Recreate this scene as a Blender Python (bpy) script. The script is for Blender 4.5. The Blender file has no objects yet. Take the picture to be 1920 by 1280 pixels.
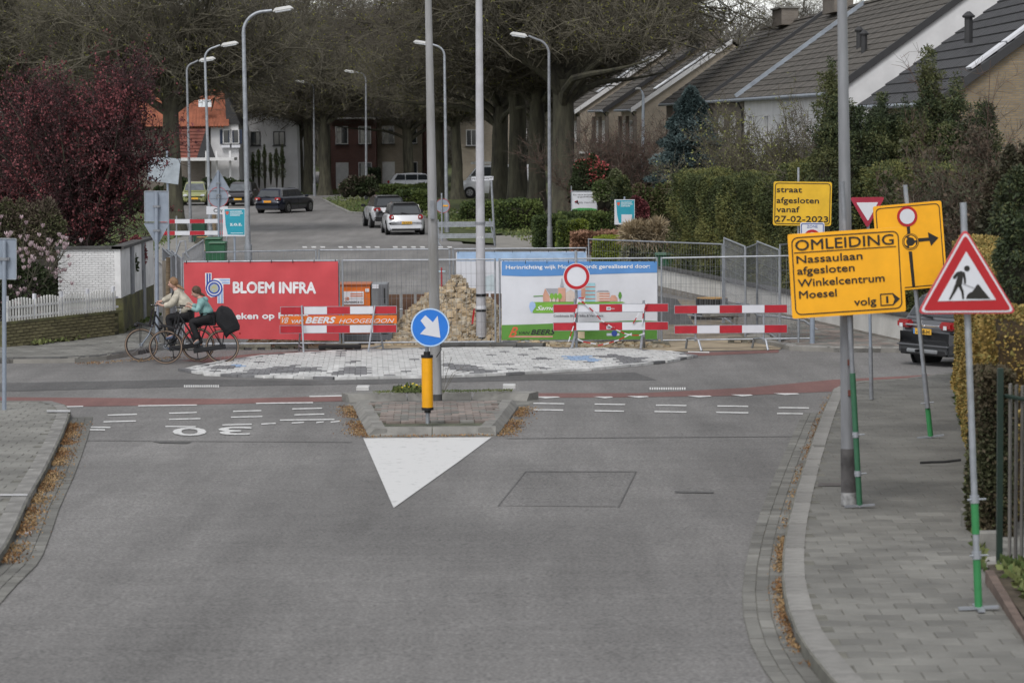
import bpy, bmesh, math, random
import numpy as np
from mathutils import Vector, Matrix
R = math.radians
rnd = random.Random(7)
nr = np.random.default_rng(7)
SC = bpy.context.scene
COL = SC.collection

# ------------------------------------------------------------------ camera, light
F = 5333.0
CAMZ = 5.0
PITCH = math.atan(410 / F)
ROLL = R(-0.45)
CM = Matrix.Rotation(math.pi / 2 - PITCH, 3, 'X') @ Matrix.Rotation(ROLL, 3, 'Z')
CP = Vector((0, 0, CAMZ))
cam = bpy.data.cameras.new('camera')
cam.lens = 36 * F / 1920
cam.sensor_width = 36
cam.clip_end = 3000
cam.dof.use_dof = True
cam.dof.focus_distance = 62
cam.dof.aperture_fstop = 4.5
co = bpy.data.objects.new('camera', cam)
COL.objects.link(co)
co.matrix_world = Matrix.Translation(CP) @ CM.to_4x4()
SC.camera = co

SUN_EL, SUN_AZ = R(52), R(200)
W = bpy.data.worlds.new('World')
SC.world = W
W.use_nodes = True
wn = W.node_tree.nodes
wl = W.node_tree.links
bg = wn['Background']
sky = wn.new('ShaderNodeTexSky')
sky.sky_type = 'NISHITA'
sky.sun_disc = False
sky.sun_elevation = SUN_EL
sky.sun_rotation = SUN_AZ
hs = wn.new('ShaderNodeHueSaturation')
hs.inputs['Saturation'].default_value = 0.16
wl.new(sky.outputs[0], hs.inputs['Color'])
wl.new(hs.outputs[0], bg.inputs['Color'])
bg.inputs['Strength'].default_value = 0.115
sl = bpy.data.lights.new('sun', 'SUN')
sl.energy = 1.0
sl.angle = R(18)
sl.color = (1, .965, .93)
so = bpy.data.objects.new('sun', sl)
COL.objects.link(so)
sd = Vector((math.sin(SUN_AZ) * math.cos(SUN_EL), math.cos(SUN_AZ) * math.cos(SUN_EL), math.sin(SUN_EL)))
so.rotation_euler = sd.to_track_quat('Z', 'Y').to_euler()
SC.view_settings.view_transform = 'Standard'
SC.view_settings.look = 'None'
SC.view_settings.gamma = 1
SC.view_settings.exposure = 0.70

# ------------------------------------------------------------------ terrain and photo geometry
KY = [-60, 0, 15, 25, 35, 43, 50, 57, 64, 900]
KZ = [2.9, 1.45, 1.13, .90, .64, .43, .26, .11, 0, 0]


def zg(y):
    return float(np.interp(y, KY, KZ))


def ray(u, v):
    d = Vector(((u - 960) / F, -(v - 640) / F, -1))
    return CM @ d


def PY(u, v, y):
    d = ray(u, v)
    return CP + d * (y / d.y)


def G(u, v, zo=0.0):
    d = ray(u, v)
    lo, hi = 5.0, 900.0
    for _ in range(50):
        m = (lo + hi) / 2
        p = CP + d * (m / d.y)
        if p.z > zg(m) + zo:
            lo = m
        else:
            hi = m
    p = CP + d * (lo / d.y)
    return Vector((p.x, p.y, zg(p.y) + zo))


def GU(u, y, zo=0.0):
    """ground point in column u at distance y"""
    p = PY(u, 640, y)
    for _ in range(3):
        v = 640 + 0.0
        d = ray(u, 500)
        p = CP + d * (y / d.y)
    return Vector((p.x, y, zg(y) + zo))


class Post:
    """a thing standing at a ground point, plane facing the street axis, optional lean"""
    def __init__(s, u, v, top=None, zo=0.0, y=None, z=None):
        s.b = G(u, v, zo) if y is None else PY(u, v, y)
        if z is not None:
            s.b.z = z
        s.lean = 0.0
        if top:
            t = PY(top[0], top[1], s.b.y)
            s.lean = math.atan2(t.x - s.b.x, t.z - s.b.z)
        s.k = (s.b.y) / F
        s.M = Matrix.Translation(s.b) @ Matrix.Rotation(s.lean, 4, 'Y')
        s.Mi = s.M.inverted()

    def q(s, u, v):
        p = s.Mi @ PY(u, v, s.b.y)
        return (p.x, p.z)


# ------------------------------------------------------------------ materials
MC = {}


def M(name, col, rough=.75, var=.12, scale=4.0, bump=0.0, bscale=40., metal=0.0, col2=None, rnd_=0.0, stretch=(1, 1, 1), spec=.4, thr=(.35, .65), world=False, coat=0):
    if name in MC:
        return MC[name]
    m = bpy.data.materials.new(name)
    m.use_nodes = True
    nt = m.node_tree
    n, l = nt.nodes, nt.links
    b = n['Principled BSDF']
    b.inputs['Roughness'].default_value = rough
    b.inputs['Metallic'].default_value = metal
    b.inputs['Specular IOR Level'].default_value = spec
    b.inputs['Coat Weight'].default_value = coat
    c1 = tuple(max(0, min(1, c * (1 - var))) for c in col) + (1,)
    c2 = tuple(min(1, c) for c in (col2 or tuple(c * (1 + var) for c in col))) + (1,)
    if world:
        tc = n.new('ShaderNodeNewGeometry').outputs['Position']
    else:
        tc = n.new('ShaderNodeTexCoord').outputs['Object']
    mp = n.new('ShaderNodeMapping')
    mp.inputs['Scale'].default_value = stretch
    l.new(tc, mp.inputs['Vector'])
    no = n.new('ShaderNodeTexNoise')
    no.inputs['Scale'].default_value = scale
    no.inputs['Detail'].default_value = 6
    no.inputs['Roughness'].default_value = .62
    l.new(mp.outputs[0], no.inputs['Vector'])
    mr = n.new('ShaderNodeMapRange')
    mr.inputs['From Min'].default_value = thr[0]
    mr.inputs['From Max'].default_value = thr[1]
    l.new(no.outputs['Fac'], mr.inputs['Value'])
    mx = n.new('ShaderNodeMix')
    mx.data_type = 'RGBA'
    mx.inputs[6].default_value = c1
    mx.inputs[7].default_value = c2
    l.new(mr.outputs[0], mx.inputs['Factor'])
    out = mx.outputs[2]
    if rnd_:
        oi = n.new('ShaderNodeObjectInfo')
        r2 = n.new('ShaderNodeMapRange')
        r2.inputs['To Min'].default_value = 1 - rnd_
        r2.inputs['To Max'].default_value = 1 + rnd_
        l.new(oi.outputs['Random'], r2.inputs['Value'])
        ml = n.new('ShaderNodeVectorMath')
        ml.operation = 'SCALE'
        l.new(out, ml.inputs[0])
        l.new(r2.outputs[0], ml.inputs['Scale'])
        out = ml.outputs[0]
    l.new(out, b.inputs['Base Color'])
    if bump:
        n2 = n.new('ShaderNodeTexNoise')
        n2.inputs['Scale'].default_value = bscale
        n2.inputs['Detail'].default_value = 4
        l.new(mp.outputs[0], n2.inputs['Vector'])
        bp = n.new('ShaderNodeBump')
        bp.inputs['Strength'].default_value = bump
        bp.inputs['Distance'].default_value = .02
        l.new(n2.outputs['Fac'], bp.inputs['Height'])
        l.new(bp.outputs[0], b.inputs['Normal'])
    MC[name] = m
    return m


def brickmat(name, c1, c2, mortar, sx=.22, sy=.065, plane='xz', rough=.9):
    """brick courses too fine to resolve singly at this distance"""
    m = bpy.data.materials.new(name)
    m.use_nodes = True
    nt = m.node_tree
    n, l = nt.nodes, nt.links
    b = n['Principled BSDF']
    b.inputs['Roughness'].default_value = rough
    tc = n.new('ShaderNodeTexCoord')
    sp = n.new('ShaderNodeSeparateXYZ')
    l.new(tc.outputs['Object'], sp.inputs[0])
    ad = n.new('ShaderNodeMath')
    l.new(sp.outputs['X'], ad.inputs[0])
    l.new(sp.outputs['Y'], ad.inputs[1])
    cb = n.new('ShaderNodeCombineXYZ')
    l.new(ad.outputs[0], cb.inputs[0])
    l.new(sp.outputs['Z'], cb.inputs[1])
    br = n.new('ShaderNodeTexBrick')
    br.inputs['Scale'].default_value = 1
    br.inputs['Brick Width'].default_value = sx
    br.inputs['Row Height'].default_value = sy
    br.inputs['Mortar Size'].default_value = .012
    br.inputs['Color1'].default_value = c1 + (1,)
    br.inputs['Color2'].default_value = c2 + (1,)
    br.inputs['Mortar'].default_value = mortar + (1,)
    l.new(cb.outputs[0], br.inputs['Vector'])
    no = n.new('ShaderNodeTexNoise')
    no.inputs['Scale'].default_value = 1.3
    no.inputs['Detail'].default_value = 5
    l.new(tc.outputs['Object'], no.inputs['Vector'])
    mr = n.new('ShaderNodeMapRange')
    mr.inputs['To Min'].default_value = .7
    mr.inputs['To Max'].default_value = 1.25
    l.new(no.outputs['Fac'], mr.inputs['Value'])
    ml = n.new('ShaderNodeVectorMath')
    ml.operation = 'SCALE'
    l.new(br.outputs['Color'], ml.inputs[0])
    l.new(mr.outputs[0], ml.inputs['Scale'])
    l.new(ml.outputs[0], b.inputs['Base Color'])
    bp = n.new('ShaderNodeBump')
    bp.inputs['Strength'].default_value = .5
    bp.inputs['Distance'].default_value = .01
    bp.invert = True
    l.new(br.outputs['Fac'], bp.inputs['Height'])
    l.new(bp.outputs[0], b.inputs['Normal'])
    MC[name] = m
    return m


def asphalt(name, base, tint=(1, .98, .965), grain=.5, bigv=.24):
    m = bpy.data.materials.new(name)
    m.use_nodes = True
    nt = m.node_tree
    n, l = nt.nodes, nt.links
    b = n['Principled BSDF']
    b.inputs['Roughness'].default_value = .85
    b.inputs['Specular IOR Level'].default_value = .3
    tc = n.new('ShaderNodeNewGeometry')

    def noise(sc, st, det, lo, hi):
        mp = n.new('ShaderNodeMapping')
        mp.inputs['Scale'].default_value = st
        l.new(tc.outputs['Position'], mp.inputs['Vector'])
        no = n.new('ShaderNodeTexNoise')
        no.inputs['Scale'].default_value = sc
        no.inputs['Detail'].default_value = det
        no.inputs['Roughness'].default_value = .65
        l.new(mp.outputs[0], no.inputs['Vector'])
        mr = n.new('ShaderNodeMapRange')
        mr.inputs['From Min'].default_value = .3
        mr.inputs['From Max'].default_value = .7
        mr.inputs['To Min'].default_value = lo
        mr.inputs['To Max'].default_value = hi
        l.new(no.outputs['Fac'], mr.inputs['Value'])
        return mr.outputs[0], no.outputs['Fac']
    a, _ = noise(.22, (1, .35, 1), 4, 1 - bigv, 1 + bigv)
    c, _ = noise(1.3, (1.3, .09, 1), 6, .82, 1.13)
    d, gr = noise(30, (1, 1, 1), 4, 1 - grain, 1 + grain)
    h, _ = noise(.5, (.6, .5, 1), 8, .86, 1.12)
    e, _ = noise(4, (.2, 1.3, 1), 6, .90, 1.07)
    prev = a
    for o in (c, d, e, h):
        mu = n.new('ShaderNodeMath')
        mu.operation = 'MULTIPLY'
        l.new(prev, mu.inputs[0])
        l.new(o, mu.inputs[1])
        prev = mu.outputs[0]
    ml = n.new('ShaderNodeVectorMath')
    ml.operation = 'SCALE'
    ml.inputs[0].default_value = tuple(base * t for t in tint)
    l.new(prev, ml.inputs['Scale'])
    l.new(ml.outputs[0], b.inputs['Base Color'])
    bp = n.new('ShaderNodeBump')
    bp.inputs['Strength'].default_value = .35
    bp.inputs['Distance'].default_value = .01
    l.new(gr, bp.inputs['Height'])
    l.new(bp.outputs[0], b.inputs['Normal'])
    MC[name] = m
    return m


galv = M('galvanised steel', (.33, .35, .38), .5, .18, 6, metal=.55, spec=.5)
galvd = M('dull galvanised steel', (.24, .25, .27), .6, .2, 6, metal=.4)
alu = M('grey painted aluminium sign back', (.27, .31, .37), .55, .08, 5, metal=.25)
black = M('black paint', (.012, .012, .013), .5, .1)
dark = M('dark rubber', (.022, .022, .023), .8, .2)
white = M('white sign foil', (.62, .63, .67), .5, .04, 3)
whitep = M('worn white road paint', (.42, .42, .41), .75, .12, 9, col2=(.62, .62, .61), world=True, thr=(.35, .5))
red = M('red sign foil', (.42, .014, .02), .45, .06)
redp = M('red board foil', (.40, .018, .03), .5, .12, 5)
blue = M('blue sign foil', (.02, .17, .6), .4, .05)
yel = M('yellow orange sign foil', (.88, .41, .012), .5, .09, 2)
yeld = M('dull yellow sign foil', (.70, .42, .025), .55, .08, 3)
signk = M('black sign print', (.02, .018, .015), .55, .1)
conc = M('weathered concrete', (.2, .195, .18), .9, .25, 2.5, bump=.3, bscale=30, world=True)
kerbm = M('grey concrete kerb', (.2, .195, .183), .9, .25, 3, bump=.4, bscale=25, rnd_=.12)
kerbd = M('dark wet kerb stone', (.075, .074, .072), .85, .3, 3, bump=.3)
tilem = M('grey concrete paving tile', (.165, .162, .148), .9, .26, .9, bump=.4, bscale=40, rnd_=.17, world=True)
tile2 = M('reddish grey clay paver', (.2, .168, .15), .9, .2, 3, bump=.4, bscale=40, rnd_=.22, world=True)
joint = M('sandy joint with moss', (.085, .09, .06), .95, .5, 5, world=True)
stonew = M('white painted paving stone', (.42, .42, .415), .8, .14, 5, rnd_=.16, world=True, col2=(.58, .58, .57))
stoneg = M('bare grey paving stone', (.15, .15, .155), .85, .2, 7, rnd_=.2, world=True)
stoneb = M('blue painted paving stone', (.24, .34, .5), .8, .2, 7, rnd_=.2, world=True)
bark = M('grey brown bark', (.068, .062, .05), .95, .4, 4, bump=1, bscale=9, stretch=(1, 1, .2), col2=(.105, .10, .068))
twig = M('bare olive brown twigs', (.10, .09, .068), .95, .35, .6, col2=(.165, .15, .11))
twig2 = M('dark brown bare twigs', (.08, .07, .057), .95, .35, .6, col2=(.135, .118, .095))
bud = M('yellow green buds', (.2, .2, .045), .9, .3, .8)
glass = M('dark window glass', (.03, .035, .04), .08, .2, 1.0, spec=.9)
chrome = M('bright metal', (.6, .6, .62), .2, .05, metal=.9)
blackplastic = M('black plastic', (.03, .03, .032), .55, .1)
plate = M('yellow number plate', (.75, .42, .05), .5, .05)
lens_r = M('red lamp lens', (.32, .012, .015), .15, .2, 20, spec=.8)
lens_w = M('clear lamp lens', (.6, .62, .65), .12, .2, 20, spec=.8)
wood = M('weathered timber', (.2, .15, .095), .85, .3, 4, bump=.3, stretch=(1, 1, 6))
lamph = M('lamp housing grey plastic', (.5, .5, .49), .5, .1)

# ------------------------------------------------------------------ mesh builder


class MB:
    def __init__(s):
        s.v, s.f, s.m = [], [], []

    def add(s, vs, fs, mi=0):
        o = len(s.v)
        s.v += [tuple(p) for p in vs]
        s.f += [tuple(i + o for i in f) for f in fs]
        s.m += [mi] * len(fs)
        return s

    def box(s, c, d, mi=0, rz=0.0, rx=0.0, ry=0.0, taper=1.0):
        x, y, z = d[0] / 2, d[1] / 2, d[2] / 2
        vs = [Vector((sx * x * (taper if sz > 0 else 1), sy * y * (taper if sz > 0 else 1), sz * z)) for sz in (-1, 1) for sx, sy in ((-1, -1), (1, -1), (1, 1), (-1, 1))]
        if rz or rx or ry:
            m = Matrix.Rotation(rz, 3, 'Z') @ Matrix.Rotation(ry, 3, 'Y') @ Matrix.Rotation(rx, 3, 'X')
            vs = [m @ p for p in vs]
        c = Vector(c)
        return s.add([p + c for p in vs], [(3, 2, 1, 0), (4, 5, 6, 7), (0, 1, 5, 4), (1, 2, 6, 5), (2, 3, 7, 6), (3, 0, 4, 7)], mi)

    def tube(s, pts, r, n=8, mi=0, cap=True):
        pts = [Vector(p) for p in pts]
        if not isinstance(r, (list, tuple)):
            r = [r] * len(pts)
        vs, fs = [], []
        a = None
        for i, p in enumerate(pts):
            t = (pts[min(i + 1, len(pts) - 1)] - pts[max(i - 1, 0)])
            if t.length < 1e-9:
                t = Vector((0, 0, 1))
            t.normalize()
            if a is None:
                a = t.orthogonal().normalized()
            else:
                a = (a - t * a.dot(t))
                a = a.normalized() if a.length > 1e-6 else t.orthogonal().normalized()
            bb = t.cross(a)
            for j in range(n):
                w = 2 * math.pi * j / n
                vs.append(p + (a * math.cos(w) + bb * math.sin(w)) * r[i])
        for i in range(len(pts) - 1):
            for j in range(n):
                k = (j + 1) % n
                fs.append((i * n + j, i * n + k, (i + 1) * n + k, (i + 1) * n + j))
        if cap:
            fs.append(tuple(range(n - 1, -1, -1)))
            fs.append(tuple(range((len(pts) - 1) * n, len(pts) * n)))
        return s.add(vs, fs, mi)

    def prism(s, poly, y0, y1, mi=0):
        """poly in (x, z), extruded along y"""
        n = len(poly)
        ar = sum(poly[i][0] * poly[(i + 1) % n][1] - poly[(i + 1) % n][0] * poly[i][1] for i in range(n))
        if ar < 0:
            poly = poly[::-1]
        vs = [(x, y0, z) for x, z in poly] + [(x, y1, z) for x, z in poly]
        fs = [tuple(range(n)), tuple(range(2 * n - 1, n - 1, -1))] + [(i, i + n, (i + 1) % n + n, (i + 1) % n) for i in range(n)]
        return s.add(vs, fs, mi)

    def prismz(s, poly, z0, z1, mi=0):
        n = len(poly)
        ar = sum(poly[i][0] * poly[(i + 1) % n][1] - poly[(i + 1) % n][0] * poly[i][1] for i in range(n))
        if ar < 0:
            poly = poly[::-1]
        vs = [(x, y, z0) for x, y in poly] + [(x, y, z1) for x, y in poly]
        fs = [tuple(range(n - 1, -1, -1)), tuple(range(n, 2 * n))] + [(i, (i + 1) % n, (i + 1) % n + n, i + n) for i in range(n)]
        return s.add(vs, fs, mi)

    def lathe(s, prof, n=16, c=(0, 0, 0), mi=0, ax='Z'):
        vs, fs = [], []
        for r, z in prof:
            for j in range(n):
                w = 2 * math.pi * j / n
                p = (r * math.cos(w), r * math.sin(w), z)
                if ax == 'Y':
                    p = (p[0], p[2], p[1])
                elif ax == 'X':
                    p = (p[2], p[0], p[1])
                vs.append((p[0] + c[0], p[1] + c[1], p[2] + c[2]))
        for i in range(len(prof) - 1):
            for j in range(n):
                k = (j + 1) % n
                fs.append((i * n + j, i * n + k, (i + 1) * n + k, (i + 1) * n + j))
        fs.append(tuple(range(n - 1, -1, -1)))
        fs.append(tuple(range((len(prof) - 1) * n, len(prof) * n)))
        return s.add(vs, fs, mi)

    def mesh(s, name, mats, smooth=False, bevel=0, seg=1):
        me = bpy.data.meshes.new(name)
        me.from_pydata(s.v, [], s.f)
        for m in mats if isinstance(mats, (list, tuple)) else [mats]:
            me.materials.append(m)
        if max(s.m, default=0):
            me.polygons.foreach_set('material_index', s.m)
        if bevel:
            bm = bmesh.new()
            bm.from_mesh(me)
            es = [e for e in bm.edges if len(e.link_faces) == 2 and e.calc_face_angle(0) > .5]
            bmesh.ops.bevel(bm, geom=es, offset=bevel, segments=seg, affect='EDGES', clamp_overlap=True)
            bm.to_mesh(me)
            bm.free()
        if smooth:
            me.polygons.foreach_set('use_smooth', [True] * len(me.polygons))
            try:
                me.set_sharp_from_angle(angle=R(40))
            except Exception:
                pass
        me.update()
        return me

    def build(s, name, mats, parent=None, smooth=False, bevel=0, seg=1, **k):
        return ob(name, s.mesh(name, mats, smooth, bevel, seg), parent, **k)


def ob(name, me, parent=None, label=None, cat=None, group=None, kind=None, loc=None, rot=None):
    o = bpy.data.objects.new(name, me)
    COL.objects.link(o)
    if parent:
        o.parent = parent
    if loc is not None:
        o.location = loc
    if rot is not None:
        o.rotation_euler = rot
    for a, b in (('label', label), ('category', cat), ('group', group), ('kind', kind)):
        if b:
            o[a] = b
    return o


def thing(name, label, cat, loc=(0, 0, 0), rot=(0, 0, 0), group=None):
    return ob(name, None, None, label, cat, group, None, loc, rot)


def pthing(name, label, cat, P, group=None):
    return thing(name, label, cat, P.b, (0, P.lean, 0), group)


def copy_tree(o, parent=None, label=None, loc=None, rot=None, scale=None):
    c = o.copy()
    COL.objects.link(c)
    c.parent = parent
    if label:
        c['label'] = label
    if loc is not None:
        c.location = loc
    if rot is not None:
        c.rotation_euler = rot
    if scale is not None:
        c.scale = scale
    for ch in list(o.children):
        copy_tree(ch, c)
    return c


# ------------------------------------------------------------------ lettering
_tc = {}


def tmesh(s, bold=0.0, shear=0.0, sp=1.0):
    key = (s, bold, shear, sp)
    if key in _tc:
        return _tc[key]
    cu = bpy.data.curves.new('t', 'FONT')
    cu.body = s
    cu.size = 1
    cu.offset = bold
    cu.shear = shear
    cu.space_character = sp
    cu.resolution_u = 3
    o = bpy.data.objects.new('t', cu)
    COL.objects.link(o)
    bpy.context.view_layer.update()
    me = bpy.data.meshes.new_from_object(o.evaluated_get(bpy.context.evaluated_depsgraph_get()))
    vs = [tuple(v.co) for v in me.vertices]
    fs = [tuple(p.vertices) for p in me.polygons]
    bpy.data.objects.remove(o)
    bpy.data.meshes.remove(me)
    bpy.data.curves.remove(cu)
    _tc[key] = (vs, fs)
    return _tc[key]


def text(parent, s, x0, z0, x1, cap, mat, y=-.02, bold=.0, shear=0, rot=0.0, warp=None, name='lettering', sp=1.0, about=None, flip=False):
    """lettering from x0 to x1 with baseline z0 and capital height cap, facing -y; rot turns about `about`"""
    vs, fs = tmesh(s, 0, shear, sp)
    ax = min(v[0] for v in vs)
    bx = max(v[0] for v in vs)
    cz = .70
    kx = (x1 - x0) / (bx - ax)
    kz = cap / cz
    out = []
    ab = about or (x0, z0)
    for v in vs:
        x = x0 + (v[0] - ax) * kx
        z = z0 + v[1] * kz
        if rot:
            dx, dz = x - ab[0], z - ab[1]
            x = ab[0] + dx * math.cos(rot) - dz * math.sin(rot)
            z = ab[1] + dx * math.sin(rot) + dz * math.cos(rot)
        yy = y + (warp(x, z) if warp else 0)
        out.append((x, yy, z))
    mb = MB()
    b = bold * cap / .7 * .8
    offs_ = [(0, 0), (b, 0), (-b, 0), (0, b), (0, -b)] if bold > .012 else [(0, 0)]
    for i, (dx, dz) in enumerate(offs_):
        mb.add([(p[0] + dx, p[1] - .0004 * i, p[2] + dz) for p in out], fs)
    return mb.build(name, mat, parent)


# ------------------------------------------------------------------ ground sheets
def sheet(name, polys, dz, mat, kind='structure', thick=0, parent=None, px=True, cuts=True, **k):
    bm = bmesh.new()
    for poly in polys:
        pts = [G(u, v) for u, v in poly] if px else [Vector((a, b, 0)) for a, b in poly]
        vs = [bm.verts.new((p.x, p.y, 0)) for p in pts]
        f = bm.faces.new(vs)
        f.normal_update()
        if f.normal.z < 0:
            f.normal_flip()
    bmesh.ops.triangulate(bm, faces=bm.faces[:])
    for y in KY[1:-1]:
        bmesh.ops.bisect_plane(bm, geom=bm.verts[:] + bm.edges[:] + bm.faces[:], plane_co=(0, y, 0), plane_no=(0, 1, 0))
    if thick:
        r = bmesh.ops.extrude_face_region(bm, geom=bm.faces[:])
        nv = set(v for v in r['geom'] if isinstance(v, bmesh.types.BMVert))
        for v in bm.verts:
            v.co.z = zg(v.co.y) + (dz if v in nv else dz - thick)
        bmesh.ops.recalc_face_normals(bm, faces=bm.faces[:])
    else:
        for v in bm.verts:
            v.co.z = zg(v.co.y) + dz
    me = bpy.data.meshes.new(name)
    bm.to_mesh(me)
    bm.free()
    me.materials.append(mat)
    return ob(name, me, parent, kind=kind, **k)


def inside(x, y, poly):
    c = False
    j = len(poly) - 1
    for i in range(len(poly)):
        xi, yi = poly[i]
        xj, yj = poly[j]
        if (yi > y) != (yj > y) and x < (xj - xi) * (y - yi) / (yj - yi) + xi:
            c = not c
        j = i
    return c


def gpoly(px):
    return [(p.x, p.y) for p in (G(u, v) for u, v in px)]


def pave(name, region, tw, th, mats, top, parent, maxn=280, rot=0.0, gap=.008, hh=.05, off=.5, pick=None, rest='paving_remainder', cond=None):
    """individual tiles clipped to a region (world polygon); nearest maxn are objects"""
    cx = sum(p[0] for p in region) / len(region)
    cy = sum(p[1] for p in region) / len(region)
    c, s = math.cos(rot), math.sin(rot)
    rad = max(math.hypot(p[0] - cx, p[1] - cy) for p in region) + 1
    n, m = int(rad / tw) + 1, int(rad / th) + 1
    cells = []
    for j in range(-m, m + 1):
        for i in range(-n, n + 1):
            a = (i + (off if j % 2 else 0)) * tw
            b = j * th
            x, y = cx + a * c - b * s, cy + a * s + b * c
            if not inside(x, y, region):
                continue
            if cond and not cond(x, y):
                continue
            cells.append((y * y + x * x, x, y))
    cells.sort()
    w, h = tw / 2 - gap / 2, th / 2 - gap / 2
    e = .006

    def geo(mb, mi, M4):
        vs = [(sx * w, sy * h, -hh) for sx, sy in ((-1, -1), (1, -1), (1, 1), (-1, 1))]
        vs += [(sx * w, sy * h, -e) for sx, sy in ((-1, -1), (1, -1), (1, 1), (-1, 1))]
        vs += [(sx * (w - e), sy * (h - e), 0) for sx, sy in ((-1, -1), (1, -1), (1, 1), (-1, 1))]
        fs = [(8, 9, 10, 11)] + [(i + o, (i + 1) % 4 + o, (i + 1) % 4 + 4 + o, i + 4 + o) for o in (0, 4) for i in range(4)]
        mb.add([M4 @ Vector(p) for p in vs], fs, mi)
    protos = []
    for mt in mats:
        mb = MB()
        geo(mb, 0, Matrix.Identity(4))
        protos.append(mb.mesh(name, mt))
    mb = MB()
    for k, (_, x, y) in enumerate(cells):
        sl = math.atan((zg(y + .2) - zg(y - .2)) / .4)
        mi = pick(x, y) if pick else rnd.randrange(len(mats))
        z = zg(y) + top + rnd.uniform(-.003, .003)
        ro = (sl + rnd.uniform(-.008, .008), rnd.uniform(-.008, .008), rot + rnd.uniform(-.006, .006))
        if k < maxn:
            ob(name, protos[mi], parent, loc=(x, y, z), rot=ro)
        else:
            from mathutils import Euler
            geo(mb, mi, Matrix.Translation((x, y, z)) @ Euler(ro).to_matrix().to_4x4())
    if mb.v:
        mb.build(rest, mats, parent, kind='stuff')


def kerb(name, px, w, h, mat, parent=None, step=1.0, side=1, z0=-.05, world=False, label=None, cham=.03):
    """row of kerb stones along a line of ground points; each stone an object"""
    pts = [Vector((p[0], p[1], 0)) if world else Vector((G(*p).x, G(*p).y, 0)) for p in px]
    L = [0]
    for a, b in zip(pts, pts[1:]):
        L.append(L[-1] + (b - a).length)

    def at(t):
        t = min(max(t, 0), L[-1])
        for i in range(len(pts) - 1):
            if t <= L[i + 1] + 1e-9:
                return pts[i].lerp(pts[i + 1], (t - L[i]) / max(1e-6, L[i + 1] - L[i]))
        return pts[-1]
    n = max(1, round(L[-1] / step))
    out = []
    for i in range(n):
        a, b = at(L[-1] * i / n), at(L[-1] * (i + 1) / n)
        d = (b - a)
        ln = d.length
        if ln < .02:
            continue
        d /= ln
        nrm = Vector((-d.y, d.x, 0)) * side
        g = min(.012, ln * .04)
        a2, b2 = a + d * g / 2, b - d * g / 2
        mb = MB()
        za, zb = zg(a.y), zg(b.y)
        o = a2.copy()
        o.z = za
        hh = h + rnd.uniform(-.004, .004)
        sec = [(0, z0), (0, hh - cham), (cham, hh), (w, hh), (w, z0)]
        vs = [Vector(a2 + nrm * q[0]) + Vector((0, 0, za + q[1])) - o for q in sec] + [Vector(b2 + nrm * q[0]) + Vector((0, 0, zb + q[1])) - o for q in sec]
        fs = [(0, 1, 2, 3, 4), (9, 8, 7, 6, 5)] + [(j, j + 5, (j + 1) % 5 + 5, (j + 1) % 5) for j in range(5)]
        if side > 0:
            fs = [f[::-1] for f in fs]
        mb.add(vs, fs)
        out.append(mb.build(name, mat, parent, loc=o))
    return out


def offs(px, w):
    P = [Vector((G(*p).x, G(*p).y)) for p in px]
    out = []
    for i, p in enumerate(P):
        t = (P[min(i + 1, len(P) - 1)] - P[max(i - 1, 0)]).normalized()
        out.append((p.x - t.y * w, p.y + t.x * w))
    return out


def inv(p):
    q = CM.transposed() @ (Vector(p) - CP)
    return 960 - q.x / q.z * F, 640 + q.y / q.z * F


def strip(name, px, o0, rows, w, l, mats, top, parent, maxn=290, gap=.008, rest='gutter_remainder'):
    """rows of bricks laid along a line"""
    cells = []
    for k in range(rows):
        P = [Vector(p) for p in offs(px, o0 - (k + .5) * w)]
        sg = [(b - a).length for a, b in zip(P, P[1:])]
        n = int(sum(sg) / l)
        for i in range(n):
            t = (i + .5 * (k % 2) + .25) * l
            q = 0
            while q < len(sg) - 1 and t > sg[q]:
                t -= sg[q]
                q += 1
            d = (P[q + 1] - P[q]) / sg[q]
            c = P[q] + d * t
            cells.append((c.length, c.x, c.y, math.atan2(d.y, d.x)))
    cells.sort()
    from mathutils import Euler
    a, b = (l - gap) / 2, (w - gap) / 2
    box = [(-a, -b, -.05), (a, -b, -.05), (a, b, -.05), (-a, b, -.05), (-a, -b, 0), (a, -b, 0), (a, b, 0), (-a, b, 0)]
    fc = [(4, 5, 6, 7), (0, 1, 5, 4), (1, 2, 6, 5), (2, 3, 7, 6), (3, 0, 4, 7)]
    pr_ = [MB().add(box, fc).mesh(name, m) for m in mats]
    mb = MB()
    for i, (_, x, y, an) in enumerate(cells):
        sl = (zg(y + .2) - zg(y - .2)) / .4
        mi = rnd.randrange(len(mats))
        ro = Euler((sl * math.cos(an) + rnd.uniform(-.01, .01), -sl * math.sin(an), an))
        z = zg(y) + top + rnd.uniform(-.003, .003)
        if i < maxn:
            ob(name, pr_[mi], parent, loc=(x, y, z), rot=ro)
        else:
            mb.add([Matrix.Translation((x, y, z)) @ ro.to_matrix().to_4x4() @ Vector(p) for p in box], fc, mi)
    if mb.v:
        mb.build(rest, mats, parent, kind='stuff')


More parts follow.
